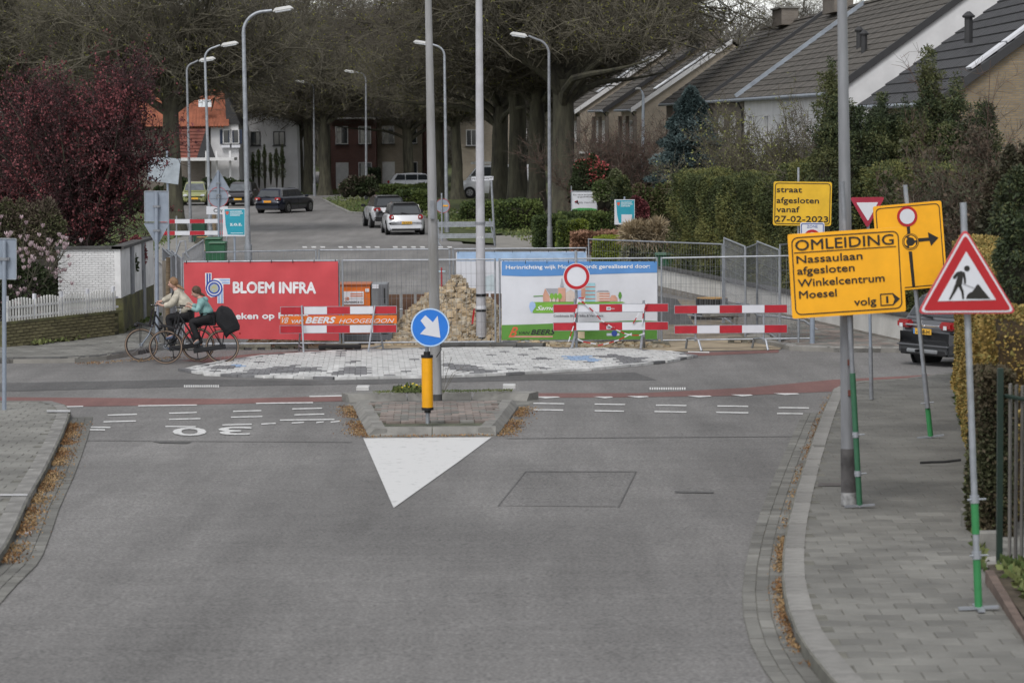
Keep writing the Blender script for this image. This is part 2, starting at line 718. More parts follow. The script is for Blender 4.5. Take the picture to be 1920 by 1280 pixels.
# ------------------------------------------------------------------ foliage
def leafmesh(name, P, size, mats, N=None, aspect=1.6, droop=0.0, mi=None, tri=False, sv=.4):
    """many small leaf faces at points P (n,3); N optional outward directions"""
    n = len(P)
    a = nr.normal(size=(n, 3))
    if N is not None:
        a = a * .8 + N * .9
    a[:, 2] -= droop
    a /= np.linalg.norm(a, axis=1)[:, None] + 1e-9
    b = nr.normal(size=(n, 3))
    b -= (b * a).sum(1)[:, None] * a
    b /= np.linalg.norm(b, axis=1)[:, None] + 1e-9
    s = (size * (1 + sv * (nr.random(n) * 2 - 1)))[:, None]
    L = a * s * aspect
    Wd = b * s * .5
    if tri:
        V = np.concatenate([P - Wd, P + Wd, P + L], 1).reshape(-1, 3)
        k = 3
    else:
        V = np.concatenate([P, P + L * .5 + Wd, P + L, P + L * .5 - Wd], 1).reshape(-1, 3)
        k = 4
    me = bpy.data.meshes.new(name)
    me.vertices.add(len(V))
    me.vertices.foreach_set('co', V.astype(np.float32).ravel())
    me.loops.add(n * k)
    me.loops.foreach_set('vertex_index', np.arange(n * k, dtype=np.int32))
    me.polygons.add(n)
    me.polygons.foreach_set('loop_start', np.arange(0, n * k, k, dtype=np.int32))
    me.polygons.foreach_set('loop_total', np.full(n, k, dtype=np.int32))
    for m in mats:
        me.materials.append(m)
    if len(mats) > 1:
        if mi is None:
            f = np.sin(P[:, 0] * 2.3 + 1.3 * np.sin(P[:, 2] * 3.1)) + np.sin(P[:, 1] * 2.9 + P[:, 2] * 2.2) + nr.normal(size=n) * .9
            qs = np.quantile(f, np.linspace(0, 1, len(mats) + 1)[1:-1])
            mi = np.searchsorted(qs, f)
        me.polygons.foreach_set('material_index', mi.astype(np.int32))
    me.update()
    me.validate()
    return me


def bumpy(P, amp, sc, seed=0):
    r = np.random.default_rng(seed)
    f = np.zeros(len(P))
    for k in range(4):
        w = r.normal(size=3) * sc * (1.6 ** k)
        f += np.sin(P @ w + r.random() * 6) / (1.3 ** k)
    return f * amp / 2


def box_surface(n, dx, dy, dz, faces='ftlr'):
    """points on the surface of a box sitting on z=0 centred in x,y; front is -y"""
    ar = {'f': dx * dz, 't': dx * dy, 'l': dy * dz, 'r': dy * dz, 'b': dx * dz}
    tot = sum(ar[c] for c in faces)
    Ps, Ns = [], []
    for c in faces:
        m = max(1, int(n * ar[c] / tot))
        a, b = nr.random(m), nr.random(m)
        if c in 'fb':
            sgn = -1 if c == 'f' else 1
            P = np.stack([(a - .5) * dx, np.full(m, sgn * dy / 2), b * dz], 1)
            N = np.tile((0, sgn, .15), (m, 1))
        elif c == 't':
            P = np.stack([(a - .5) * dx, (b - .5) * dy, np.full(m, dz)], 1)
            N = np.tile((0, 0, 1.), (m, 1))
        else:
            sgn = -1 if c == 'l' else 1
            P = np.stack([np.full(m, sgn * dx / 2), (a - .5) * dy, b * dz], 1)
            N = np.tile((sgn, 0, .15), (m, 1))
        Ps.append(P)
        Ns.append(N)
    return np.concatenate(Ps), np.concatenate(Ns)


def hedge(label, x, y, dx, dy, dz, mats, core, n=9000, size=.06, amp=.1, sc=2.5, rz=0.0, name='hedge', cat='hedge', z=None, group=None, seed=1, depth=.12, aspect=1.6, droop=0.0, dome=0):
    t = thing(name, label, cat, (x, y, zg(y) if z is None else z), (0, 0, rz), group)
    P, N = box_surface(n, dx, dy, dz, 'ftlrb')
    P = P + N * (bumpy(P, amp, sc, seed) - nr.random(len(P)) ** 2 * depth)[:, None]
    if dome:
        ex = np.abs(P[:, 0]) / (dx / 2)
        P[:, 2] *= 1 - dome * ex ** 4
    P[:, 2] = np.maximum(P[:, 2], .01)
    ob('foliage', leafmesh('foliage', P, size, mats, N, aspect, droop), t)
    mb = MB()
    c = depth * .7 + amp * .6
    bz = dz - c
    mb.box((0, 0, bz / 2), (dx - 2 * c, dy - 2 * c, bz), taper=1 - dome * .6)
    mb.build('stem_core', core, t, bevel=min(.1, c))
    return t


def blobs(B, n, amp=.12, sc=1.6, seed=0, lower=-.3, inner=.25):
    """points over a set of ellipsoids (cx,cy,cz,rx,ry,rz)"""
    B = np.array(B, float)
    w = B[:, 3] * B[:, 5]
    w /= w.sum()
    idx = nr.choice(len(B), n, p=w)
    d = nr.normal(size=(n, 3))
    d /= np.linalg.norm(d, axis=1)[:, None]
    bad = d[:, 2] < lower
    d[bad, 2] *= -1
    c = B[idx, :3]
    r = B[idx, 3:]
    k = (1 - inner * nr.random(n) ** 2)[:, None]
    P = c + d * r * k
    P += d * bumpy(P, amp, sc, seed)[:, None] * r.mean(1)[:, None]
    return P, d


def cones3(name, A, Bp, ra, rb, mats, mi=None):
    """three sided tapered prisms from A to B (vectorised)"""
    n = len(A)
    d = Bp - A
    d /= np.linalg.norm(d, axis=1)[:, None] + 1e-9
    h = np.where(np.abs(d[:, 2:3]) < .9, np.array([[0, 0, 1.]]), np.array([[1., 0, 0]]))
    u = np.cross(d, h)
    u /= np.linalg.norm(u, axis=1)[:, None] + 1e-9
    w = np.cross(d, u)
    vs = []
    for P, r in ((A, ra), (Bp, rb)):
        for k in range(3):
            an = 2 * math.pi * k / 3
            vs.append(P + (u * math.cos(an) + w * math.sin(an)) * r[:, None])
    V = np.stack(vs, 1).reshape(-1, 3)
    b = np.arange(n)[:, None] * 6
    fc = np.array([[0, 1, 4, 3], [1, 2, 5, 4], [2, 0, 3, 5]])
    I = (b[:, :, None] + fc[None]).reshape(-1)
    me = bpy.data.meshes.new(name)
    me.vertices.add(len(V))
    me.vertices.foreach_set('co', V.astype(np.float32).ravel())
    me.loops.add(len(I))
    me.loops.foreach_set('vertex_index', I.astype(np.int32))
    me.polygons.add(n * 3)
    me.polygons.foreach_set('loop_start', np.arange(0, n * 12, 4, dtype=np.int32))
    me.polygons.foreach_set('loop_total', np.full(n * 3, 4, dtype=np.int32))
    for m in mats:
        me.materials.append(m)
    if mi is not None:
        me.polygons.foreach_set('material_index', np.repeat(mi, 3).astype(np.int32))
    me.update()
    return me


def sprout(A, Bp, R0, n, ln, rad, spread, up, rg, bend=.35, along=(.15, 1), keep=.5):
    """children of segments; returns 2-piece branches as (A,B,ra,rb)"""
    L = np.linalg.norm(Bp - A, axis=1)
    w = L / L.sum()
    i = rg.choice(len(A), n, p=w)
    t = along[0] + (along[1] - along[0]) * rg.random(n)
    S = A[i] + (Bp[i] - A[i]) * t[:, None]
    pd = (Bp[i] - A[i]) / (L[i][:, None] + 1e-9)
    d = pd * keep + rg.normal(size=(n, 3)) * spread + np.array([0, 0, up])
    d /= np.linalg.norm(d, axis=1)[:, None]
    l = ln * (.55 + .9 * rg.random(n))
    Mi = S + d * (l * .5)[:, None]
    d2 = d + rg.normal(size=(n, 3)) * bend + np.array([0, 0, up * .5])
    d2 /= np.linalg.norm(d2, axis=1)[:, None]
    E = Mi + d2 * (l * .5)[:, None]
    r0 = np.minimum(rad * (.7 + .6 * rg.random(n)), R0[i] * .8)
    return (np.concatenate([S, Mi]), np.concatenate([Mi, E]), np.concatenate([r0, r0 * .7]), np.concatenate([r0 * .7, r0 * .3]))


def make_bare_tree(seed, h_fork=5.5, r0=.5, limbs=9, spread=7.0, top=17., n1=260, n2=2600, n3=17000, tw=.011, mats=(twig, bud), buds=6000, rise=.55, zmin=6.4):
    """returns (trunk mesh, crown mesh)"""
    rr = random.Random(seed)
    rg = np.random.default_rng(seed)
    mb = MB()
    pts, rad = [], []
    x = y = 0
    for i in range(8):
        t = i / 7
        x += rr.uniform(-.05, .05)
        y += rr.uniform(-.05, .05)
        pts.append((x, y, -.2 + t * (h_fork + .2)))
        rad.append(r0 * (1.0 + .55 * math.exp(-t * 9)) * (1 - .22 * t) * rr.uniform(.96, 1.04))
    rad[-1] *= 1.1
    mb.tube(pts, rad, 14)
    topp = Vector(pts[-1])
    SA, SB, SR = [], [], []
    for k in range(limbs):
        an = 2 * math.pi * (k + rr.uniform(-.3, .3)) / limbs * (1 if k < limbs - 2 else 2.3)
        lead = k >= limbs - 3
        el = rr.uniform(.9, 1.3) if lead else rr.uniform(.45, .95) * (rise / .55)
        ln = (top - h_fork) * rr.uniform(.75, 1) if lead else spread * rr.uniform(.8, 1.15)
        p = topp - Vector((0, 0, rr.uniform(0, 1.2)))
        r = r0 * (.5 if lead else rr.uniform(.3, .48))
        ps, rs = [p.copy()], [r]
        for j in range(6):
            d = Vector((math.cos(an) * math.cos(el), math.sin(an) * math.cos(el), math.sin(el)))
            p = p + d * ln / 6
            an += rr.uniform(-.25, .25)
            el += rr.uniform(-.28, .2) * (1 if not lead else .4)
            el = max(el, .06)
            ps.append(p.copy())
            rs.append(r * (1 - (j + 1) / 6 * .85))
        mb.tube(ps, rs, 7)
        for j in range(6):
            SA.append(ps[j])
            SB.append(ps[j + 1])
            SR.append(rs[j + 1])
    trunk = mb.mesh('trunk', bark, smooth=True)
    A, B_, Rr = np.array(SA, float), np.array(SB, float), np.array(SR)
    a1 = sprout(A, B_, Rr, n1, 3.2, .07, .55, .12, rg)
    a2 = sprout(a1[0], a1[1], a1[3] + .01, n2, 1.5, .024, .6, .05, rg)
    a3 = sprout(a2[0], a2[1], a2[3] + .02, n3, .75, tw, .6, .03, rg)
    A = np.concatenate([a1[0], a2[0], a3[0]])
    Bq = np.concatenate([a1[1], a2[1], a3[1]])
    ra = np.concatenate([a1[2], a2[2], a3[2]])
    rb = np.maximum(np.concatenate([a1[3], a2[3], a3[3]]), .004)
    ok = np.minimum(A[:, 2], Bq[:, 2]) > zmin + rg.normal(size=len(A)) * .35
    A, Bq, ra, rb = A[ok], Bq[ok], ra[ok], rb[ok]
    if buds:
        i = rg.choice(len(a3[0]), buds)
        P = a3[1][i]
        P = P[P[:, 2] > zmin]
        buds = len(P)
        d = rg.normal(size=(buds, 3)) * .05
        A = np.concatenate([A, P])
        Bq = np.concatenate([Bq, P + d])
        ra = np.concatenate([ra, np.full(buds, .022)])
        rb = np.concatenate([rb, np.full(buds, .012)])
        mi = np.concatenate([np.zeros(len(A) - buds), np.ones(buds)])
    else:
        mi = np.zeros(len(A))
    return trunk, cones3('crown', A, Bq, ra, rb, mats, mi)
# ================================================================== SETTING
asph = asphalt('grey worn asphalt', .168, tint=(1, .97, .94))
asph_far = asphalt('light worn asphalt of the far street', .19, tint=(1, .965, .93), grain=.2)
asph_new = asphalt('dark newer asphalt strip', .100)
asph_red = asphalt('red cycle lane asphalt', .185, tint=(1.0, .52, .47), grain=.25, bigv=.1)
asph_patch = asphalt('darker asphalt patch', .152, tint=(1, .97, .94), grain=.6)
soil = M('dark garden soil', (.075, .06, .042), .95, .4, 3, bump=.6, bscale=12, world=True)
sand = M('yellow brown building sand', (.33, .27, .19), .95, .3, 1.2, bump=.8, bscale=9, world=True)
grass = M('short verge grass', (.062, .082, .028), .95, .35, .8, bump=.8, bscale=14, world=True, col2=(.1, .115, .04))
pavefar = M('light worn pavement slabs', (.235, .225, .205), .9, .14, 1.5, bump=.2, world=True)

sheet('ground', [[(-500, -50), (500, -50), (500, 800), (-500, 800)]], -.06, grass, px=False)
sheet('road', [[(-90, 8), (90, 8), (90, 74), (-90, 74)]], 0, asph, px=False)
sheet('far_street', [[(-30, 74), (30, 74), (14, 100), (-2, 118), (-3, 140), (-9, 200), (-18, 300), (-40, 300), (-22, 160), (-20, 120), (-24, 100)]], .0, asph_far, px=False)
road = bpy.data.objects['road']

sheet('asphalt_strip', [[(-60, 736), (-60, 719), (180, 715), (355, 711), (600, 713), (820, 709), (1000, 703), (1190, 698), (1232, 713), (1000, 713), (700, 720), (355, 725)]], .004, asph_new)
sheet('cycle_lane', [
    [(-60, 764), (-60, 744), (200, 746), (430, 748), (652, 742), (652, 752), (480, 756), (300, 760), (95, 763)],
    [(985, 746), (985, 737), (1200, 737), (1400, 727), (1560, 712), (1700, 705), (1780, 700), (1960, 694), (1960, 712), (1780, 714), (1560, 734), (1380, 742), (1150, 745)],
    [(340, 676), (470, 664), (640, 655), (720, 653), (800, 654), (640, 660), (500, 669), (400, 681)],
    [(1280, 662), (1460, 656), (1460, 661), (1290, 668)]], .004, asph_red)
sheet('asphalt_repair', [[(985, 885), (1192, 885), (1160, 950), (935, 948)]], .004, asph_patch)
seam = M('bitumen crack seam', (.085, .083, .08), .7, .3, 9, world=True)
sheet('bitumen_seam', [[(985, 884), (1193, 884), (1193, 885.3), (985, 885.3)], [(984, 885), (986.5, 885), (935.5, 949), (933, 949)], [(1191, 885), (1193.5, 885), (1161, 951), (1158.5, 951)],
                       [(145, 826), (660, 829), (660, 829.6), (145, 826.6)], [(950, 822), (1510, 818), (1510, 818.7), (950, 822.7)], [(1265, 921), (1338, 922), (1338, 925), (1265, 924)],
                       [(285, 828), (360, 829), (350, 832), (300, 831)]], .008, seam)
sheet('stop_triangle', [[(681, 822), (922, 820), (860, 866), (738, 953)]], .0085, M('smeared white road paint', (.38, .38, .375), .8, .04, 7, col2=(.58, .58, .575), world=True, thr=(.30, .42)))

mb = MB()
for u0, v0, ln, dr in ((1205, 842, 60, .3), (420, 905, 90, -.15), (600, 1010, 70, .1), (1120, 1040, 80, -.2), (860, 1130, 60, .2), (280, 870, 50, .1), (1330, 800, 60, .05), (250, 985, 60, .3)):
    p = G(u0, v0)
    x, y, a = p.x, p.y, dr + rnd.choice((0, 1.57))
    for i in range(int(ln / 4)):
        a += rnd.uniform(-.6, .6) * .5 + (dr - a) * .05
        x2, y2 = x + math.cos(a) * .06, y + math.sin(a) * .16
        w_ = .004 + .003 * rnd.random()
        mb.add([(x, y - w_, zg(y) + .006), (x2, y2 - w_, zg(y2) + .006), (x2, y2 + w_, zg(y2) + .006), (x, y + w_, zg(y) + .006)], [(0, 1, 2, 3)])
        x, y = x2, y2
mb.build('road_cracks', seam, None, kind='stuff', label='hairline cracks in the grey asphalt road', cat='cracks')

# dashes and small marks: each one a painted mark of its own
dl = [(92, 156, 763), (259, 369, 760.5), (480, 587, 756), (580, 650, 743), (202, 257, 778), (317, 369, 774.5), (437, 490, 771), (548, 604, 766.5),
      (194, 255, 790.5), (317, 376, 786), (433, 492, 782), (552, 608, 777.5), (147, 207, 801.5), (147, 197, 806), (310, 367, 800.3), (417, 472, 796.5), (490, 517, 794.8),
      (525, 627, 787.5), (547, 570, 793), (593, 607, 792), (620, 637, 791),
      (1000, 1058, 757), (1115, 1172, 758.5), (1230, 1287, 760.5), (1345, 1403, 762), (1460, 1517, 765), (1000, 1056, 769), (1115, 1170, 771), (1227, 1287, 772.5), (1343, 1403, 774), (1457, 1516, 776),
      (475, 520, 673), (548, 590, 665.5), (1290, 1330, 660.5)]
for a, b, v in dl:
    h = 1.05
    sl = 1.5 if v < 800 and a < 640 else -.8
    sheet('road_dash', [[(a, v - h + sl * .5), (b, v - h - sl * .5), (b, v + h - sl * .5), (a, v + h + sl * .5)]], .0085, whitep, parent=road)
for a, b, v in [(1000, 1050, 745.5), (1112, 1150, 745.5), (1175, 1217, 744.5), (1288, 1335, 743.8), (1370, 1412, 741.8), (1450, 1499, 739.3)]:
    sheet('yield_tooth', [[(a, v - 1.6), (b - 4, v - 1.6), (b, v), (a + 22, v + 1.8)]], .0085, whitep, parent=road)
for a, b, v in [(345, 412, 724.5), (1218, 1287, 729)]:
    n = 16
    for i in range(n):
        u0 = a + (b - a) * i / n
        sheet('marking_bar', [[(u0, v - 2.2), (u0 + (b - a) / n * .62, v - 2.2), (u0 + (b - a) / n * .62, v + 2.4), (u0, v + 2.4)]], .0085, whitep, parent=road)
for i in range(17):
    u0 = 566 + i * 17
    if i in (3, 9):
        continue
    sheet('marking_block', [[(u0, 462.2), (u0 + 9, 462.2), (u0 + 10, 464.8), (u0 + 2, 464.8)]], .006, whitep, parent=road)
# the 30 painted upside down to us
for s, a, b in (('0', 325, 386), ('3', 411, 470)):
    vs, fs = tmesh(s, .0)
    x0, x1 = min(v[0] for v in vs), max(v[0] for v in vs)
    out = []
    for v in vs:
        t = 1 - (v[0] - x0) / (x1 - x0)
        g = G(a + (b - a) * t, 803 + (v[1] / .70) * 14.5 + (0 if s == '0' else -1.5))
        out.append((g.x, g.y, g.z + .0095))
    mb = MB()
    for i_, (dx_, dy_) in enumerate(((0, 0), (.012, 0), (-.012, 0), (0, .03), (0, -.03))):
        mb.add([(p[0] + dx_, p[1] + dy_, p[2] + .0004 * i_) for p in out], fs)
    mb.build('road_numeral', whitep, road, kind='structure')

# ---- painted mini roundabout of separate stones
lens = [(355, 696), (400, 686), (430, 680), (500, 670), (640, 661), (820, 656), (1000, 655.5), (1150, 657), (1250, 663), (1290, 670), (1240, 680), (1100, 694), (950, 703), (820, 708), (640, 711), (500, 708), (400, 704)]
lw = gpoly(lens)
rb = sheet('roundabout_bed', [lens], .010, joint)
patches = [(545, 697, 50, 7), (500, 700, 34, 5), (668, 699, 34, 7), (640, 704, 20, 3), (872, 693, 34, 6), (905, 701, 26, 5), (838, 688, 26, 3), (1180, 680, 30, 7), (1150, 672, 30, 3), (420, 693, 22, 4), (470, 705, 30, 3), (1020, 676, 18, 2)]
bl = [(438, 691, 18, 3.5), (1085, 675, 30, 5), (1110, 679, 20, 3)]


def rpick(x, y):
    u, v = inv((x, y, zg(y)))
    for a, b, c, d in patches:
        if ((u - a) / c) ** 2 + ((v - b) / d) ** 2 < 1 + rnd.uniform(-.3, .3):
            return 1
    for a, b, c, d in bl:
        if ((u - a) / c) ** 2 + ((v - b) / d) ** 2 < 1:
            return 2
    return 1 if rnd.random() < .03 else 0


strip('border_stone', [inv((x, y, zg(y))) for x, y in lw[::-1] + lw[-1:]], 0, 1, .17, .42, [stonew, stonew, stonew, stoneg], .054, rb, maxn=120, gap=.012)
pave('paving_stone', lw, .22, .36, [stonew, stoneg, stoneb], .05, rb, maxn=290, rot=.05, gap=.014, hh=.045, pick=rpick, rest='paving_stones')

# ---- splitter island
isl = [(668, 768), (700, 762), (938, 762), (968, 768), (934, 818), (690, 820)]
ib = sheet('traffic_island', [[(690, 766), (950, 764), (925, 814), (700, 815)]], .10, joint, thick=.12)
kerb('island_kerb_stone', [(690, 820), (934, 818), (972, 764)], .26, .13, conc, ib, .95, side=1, cham=.10)
kerb('island_kerb_stone', [(662, 764), (690, 820)], .26, .13, conc, ib, .95, side=1, cham=.10)
kerb('island_kerb_stone', [(655, 755), (700, 752), (930, 750), (988, 753)], .5, .13, conc, ib, 1.0, side=1, cham=.12)
iw = gpoly([(702, 768), (940, 765), (915, 806), (720, 808)])
pave('clay_paver', iw, .22, .24, [tile2, tile2, tilem], .135, ib, maxn=250, rot=.03, gap=.012)
kb = M('white glazed kerb block', (.5, .5, .49), .6, .08)
for u, v in ((681, 743.5), (955, 740.5)):
    b = G(u, v)
    mb = MB().box((0, 0, .03), (.22, .3, .08))
    mb.build('white_kerb_block', kb, ib, bevel=.01, loc=(b.x, b.y, b.z + .12))
# gutter bricks right and left of the island
for reg in ([(652, 757), (690, 755), (700, 768), (668, 790)], [(950, 752), (992, 752), (985, 762), (962, 778)]):
    pave('gutter_paver', gpoly(reg), .3, .3, [tilem], .012, road, maxn=60, rot=.3)

# ---- near right pavement
kr = [(1562, 741), (1547, 775), (1537, 800), (1522, 842), (1506, 890), (1494, 930), (1483, 970), (1474, 1010), (1467, 1060), (1466, 1110), (1474, 1160), (1492, 1210), (1520, 1255), (1556, 1300), (1600, 1345)]
regR = kr + [(2050, 1345), (2050, 690), (1785, 708), (1700, 720), (1600, 726)]
bedm = M('sandy paving bed', (.135, .132, .112), .95, .3, 3, world=True)
pr = sheet('pavement', [regR], .112, bedm, thick=.14)
kerb('kerb_stone', kr, .2, .125, kerbm, pr, 1.0, side=1)
kerb('kerb_stone', [(1562, 741), (1575, 733), (1610, 727), (1700, 721), (1790, 708)], .14, .12, kerbm, pr, .5, side=-1)


inner = offs(kr, .21)
inner = offs(kr, .16)
tr = inner + [(a, b) for a, b in gpoly([(2050, 1345), (2050, 720), (1790, 712), (1700, 724), (1612, 731), (1585, 735)])]
pave('paving_tile', tr, .3, .3, [tilem], .120, pr, maxn=295, rot=-.03, gap=.006)
gs = sheet('gutter', [kr[1:] + [inv((x, y, zg(y))) for x, y in offs(kr, -.345)[1:][::-1]]], .006, bedm)
strip('gutter_brick', kr[1:], 0, 3, .115, .215, [tilem], .014, gs)

# ---- near left pavement
kl = [(-260, 1330), (-130, 1190), (-40, 1098), (0, 1062), (14, 1042), (34, 1000), (52, 958), (68, 928), (86, 896), (104, 858), (118, 826), (128, 800), (133, 783), (122, 771), (100, 765)]
regL = kl + [(-200, 768), (-900, 1330)]
pl = sheet('pavement', [regL], .112, bedm, thick=.14)
kerb('kerb_stone', kl, .2, .125, kerbm, pl, 1.0, side=1)
kerb('kerb_stone', [(100, 765), (0, 764), (-120, 764)], .12, .12, kerbm, pl, .5, side=1)
tl = offs(kl, .17) + [(a, b) for a, b in gpoly([(-200, 771), (-900, 1320)])]
pave('paving_tile', tl, .3, .3, [tilem], .120, pl, maxn=280, rot=.05, gap=.006)
wl_ = offs(kl, -.36)
gl = sheet('gutter', [kl[:-2] + [inv((x, y, zg(y))) for x, y in offs(kl, -.345)[:-2][::-1]]], .006, bedm)
strip('gutter_brick', kl[:-2], 0, 3, .115, .215, [tilem], .014, gl, maxn=220)
# leaf litter along the kerbs
lit = [M('brown fallen leaf litter', (.16, .085, .038), .9, .4, 8, col2=(.28, .15, .065)), M('dry blossom scales', (.3, .2, .1), .9, .3, 8)]


def litter(px, w, n, size, name='leaf_litter'):
    P = [Vector((G(*p).x, G(*p).y)) for p in px]
    seg = [(b - a).length for a, b in zip(P, P[1:])]
    pts = []
    for _ in range(n):
        t = rnd.random() * sum(seg)
        i = 0
        while i < len(seg) - 1 and t > seg[i]:
            t -= seg[i]
            i += 1
        d = (P[i + 1] - P[i]).normalized()
        o = abs(rnd.gauss(0, 1)) * w
        q = P[i] + d * t + Vector((d.y, -d.x)) * o
        if math.sin(q.y * 1.7) + math.sin(q.y * 4.1 + 1) < -1.6 + rnd.random() * 1.2:
            continue
        pts.append((q.x, q.y, zg(q.y) + .03 + rnd.random() * .02))
    P = np.array(pts)
    me = leafmesh(name, P, size, lit, np.tile((0, 0, .2), (len(P), 1)), 1.0)
    ob(name, me, None, kind='stuff', label='orange brown leaf litter along a kerb', cat='leaf litter')


litter([(52, 958), (68, 928), (86, 896), (104, 858), (118, 826), (131, 795)], .11, 5500, .02)
litter([(0, 1062), (34, 1000), (52, 958)], .10, 1300, .022)
litter([(1562, 745), (1537, 800), (1506, 890), (1474, 1010)], .05, 1500, .018)
litter([(1474, 1010), (1467, 1060), (1466, 1110), (1474, 1160), (1492, 1210), (1520, 1255)], .04, 2200, .018)
litter([(690, 823), (660, 765)][::-1], .12, 2200, .02)
litter([(934, 821), (975, 768)], .12, 2200, .02)
litter([(690, 822), (934, 820)], .03, 500, .02)
litter([(140, 684), (330, 672)], .25, 700, .022)

# ---- left far pavement and right far pavement
k2 = [(-60, 681), (60, 681), (140, 680), (200, 675), (250, 667), (300, 657), (340, 646), (350, 625)]
regL2 = k2 + [(350, 585), (300, 560), (-60, 620)]
pf = sheet('pavement', [regL2], .09, pavefar, thick=.14)
kerb('kerb_stone', k2, .14, .12, kerbd, pf, 1.0, side=1)
pave('paving_slab', offs(k2, .16) + gpoly([(345, 600), (290, 600), (225, 634), (60, 657), (-60, 659)]), .3, .3, [tilem], .115, pf, maxn=290, rot=-.1, gap=.01)
k3 = [(1462, 652), (1480, 657), (1560, 660), (1680, 661), (1900, 655)]
regR2 = k3 + [(1900, 610), (1655, 608), (1520, 590), (1400, 570), (1400, 640)]
pq = sheet('pavement', [regR2], .09, pavefar, thick=.14)
kerb('kerb_stone', k3, .14, .12, kerbm, pq, 1.0, side=1)
pave('paving_slab', offs(k3, .16) + gpoly([(1690, 640), (1655, 622), (1520, 600), (1450, 640)]), .3, .3, [tile2, tilem], .115, pq, maxn=200, rot=.1, gap=.01)
# building-site ground
sheet('site_sand', [[(700, 654), (760, 645), (1100, 640), (1300, 636), (1480, 640), (1462, 656), (1280, 659), (1000, 656), (820, 658)], [(470, 652), (600, 640), (730, 632), (730, 652), (600, 654)]], .012, sand)
sheet('site_ground', [[(1240, 560), (1500, 575), (1500, 640), (1240, 640)]], .006, M('loose dug soil', (.2, .17, .13), .95, .35, 1.5, bump=.8, bscale=6, world=True))
# far verges, paths
gv = [[(-200, 560), (-200, 440), (60, 420), (245, 345), (335, 348), (345, 440), (300, 470), (240, 520)],
      [(605, 374), (655, 366), (695, 372), (860, 396), (940, 426), (925, 440), (795, 408), (700, 402), (655, 400), (625, 386)],
      [(800, 405), (880, 402), (1000, 400), (1010, 420), (935, 440), (820, 425)],
      [(1000, 462), (940, 440), (1000, 415), (1250, 420), (1250, 480)],
      [(560, 365), (470, 358), (430, 352), (620, 345), (655, 365)],
      [(820, 425), (930, 440), (930, 458), (840, 452)]]
sheet('grass_verge', gv, .03, grass)
sheet('footpath', [[(780, 393), (870, 398), (890, 405), (800, 403)], [(930, 443), (1010, 443), (1075, 470), (930, 470)], [(600, 374), (690, 362), (690, 371), (640, 378)], [(270, 470), (330, 447), (400, 440), (400, 480), (330, 520)]], .036, pavefar)
kerb('kerb_stone', [(605, 376), (625, 387), (655, 401), (700, 403), (795, 409)], .12, .12, kerbm, None or road, 2.0, side=1)


def tufts(name, px, n, size, mats, label, h=.0, cat='grass'):
    poly = gpoly(px)
    xs = [p[0] for p in poly]
    ys = [p[1] for p in poly]
    pts = []
    while len(pts) < n:
        x, y = rnd.uniform(min(xs), max(xs)), rnd.uniform(min(ys), max(ys))
        if inside(x, y, poly):
            pts.append((x, y, zg(y) + .03 + h + rnd.random() * .03))
    me = leafmesh(name, np.array(pts), size, mats, np.tile((0, 0, 1.), (n, 1)), 1.6)
    ob(name, me, None, kind='stuff', label=label, cat=cat)


gm = [M('grass blades green', (.075, .11, .03), .8, .3, 1), M('grass blades pale', (.13, .15, .05), .8, .3, 1)]
for i, p in enumerate(gv[:5]):
    tufts('grass', p, 9000 if i in (0,) else 5000, .07, gm, 'short green verge grass beside the far street')
tufts('grass', [(738, 751), (800, 751), (800, 747), (745, 747)], 900, .03, gm, 'weedy grass tuft on the traffic island', h=.13)
tufts('grass', [(700, 752), (960, 749), (960, 751), (700, 754)], 1500, .014, gm, 'thin moss and grass in the island kerb joint', h=.12)
tufts('grass', [(1795, 720), (1812, 800), (1835, 900), (1826, 900), (1798, 800), (1785, 720)], 500, .05, gm, 'thin weeds growing along the foot of the right hedge', h=.1)
tufts('grass', [(1812, 900), (1826, 960), (1850, 1100), (1838, 1100), (1815, 960)], 350, .045, gm, 'moss and weeds between the right hedge and the pavement', h=.1)
tufts('grass', [(60, 650), (230, 626), (300, 600), (300, 606), (232, 634), (60, 658)], 700, .06, gm, 'weeds at the foot of the left garden wall', h=.1)
# dandelions
b = G(770, 749)
t = thing('dandelion_clump', 'yellow flowering dandelion clump on the traffic island behind the blue arrow sign', 'flowers', (b.x, b.y, b.z + .13))
P = nr.normal(size=(140, 3)) * (.13, .06, .02) + (0, 0, .03)
ob('leaves', leafmesh('leaves', P, .05, gm, np.tile((0, 0, .6), (140, 1)), 2.2), t)
mb = MB()
for x, z in ((-.08, .10), (-.02, .08), (.05, .14), (.1, .12), (-.13, .08), (.16, .09)):
    mb.lathe([(.005, -.01), (.03, .0), (.028, .012), (.004, .018)], 8, (x, rnd.uniform(-.05, .05), z))
mb.build('blossom', M('dandelion yellow', (.8, .6, .03), .7, .1), t)
# thin twig weed behind the island sign, small things on the ground
b = G(830, 752)
t = thing('dry_weed', 'thin dry weed stalk beside the concrete lamp post on the island', 'weed', (b.x, b.y, b.z + .12))
mb = MB()
for a in (.02, .12, .28, .36):
    mb.tube([(0, 0, 0), (a * .6, .02, .35), (a * 1.3, 0, .75 - a)], .005, 4)
mb.build('stalks', twig, t)
b = G(1762, 873, .12)
t = MB().tube([(-.24, 0, .04), (-.1, .01, .045), (.05, -.01, .05), (.26, .01, .07)], .017, 6)
t.build('fallen_branch', dark, label='short dark fallen branch lying on the right pavement', cat='branch', loc=b)
b = G(52, 1002)
MB().box((0, 0, .02), (.075, .05, .03), rz=.4).build('paper_scrap', white, bevel=.004, label='crumpled white scrap of paper in the left gutter', cat='litter', loc=b)
sheet('drain_grate', [[(1535, 925), (1600, 925), (1600, 931), (1533, 931)]], .125, M('rusty drain iron', (.08, .07, .065), .7, .2), kind=None, label='narrow iron drain grate set across the right pavement by the kerb', cat='drain')
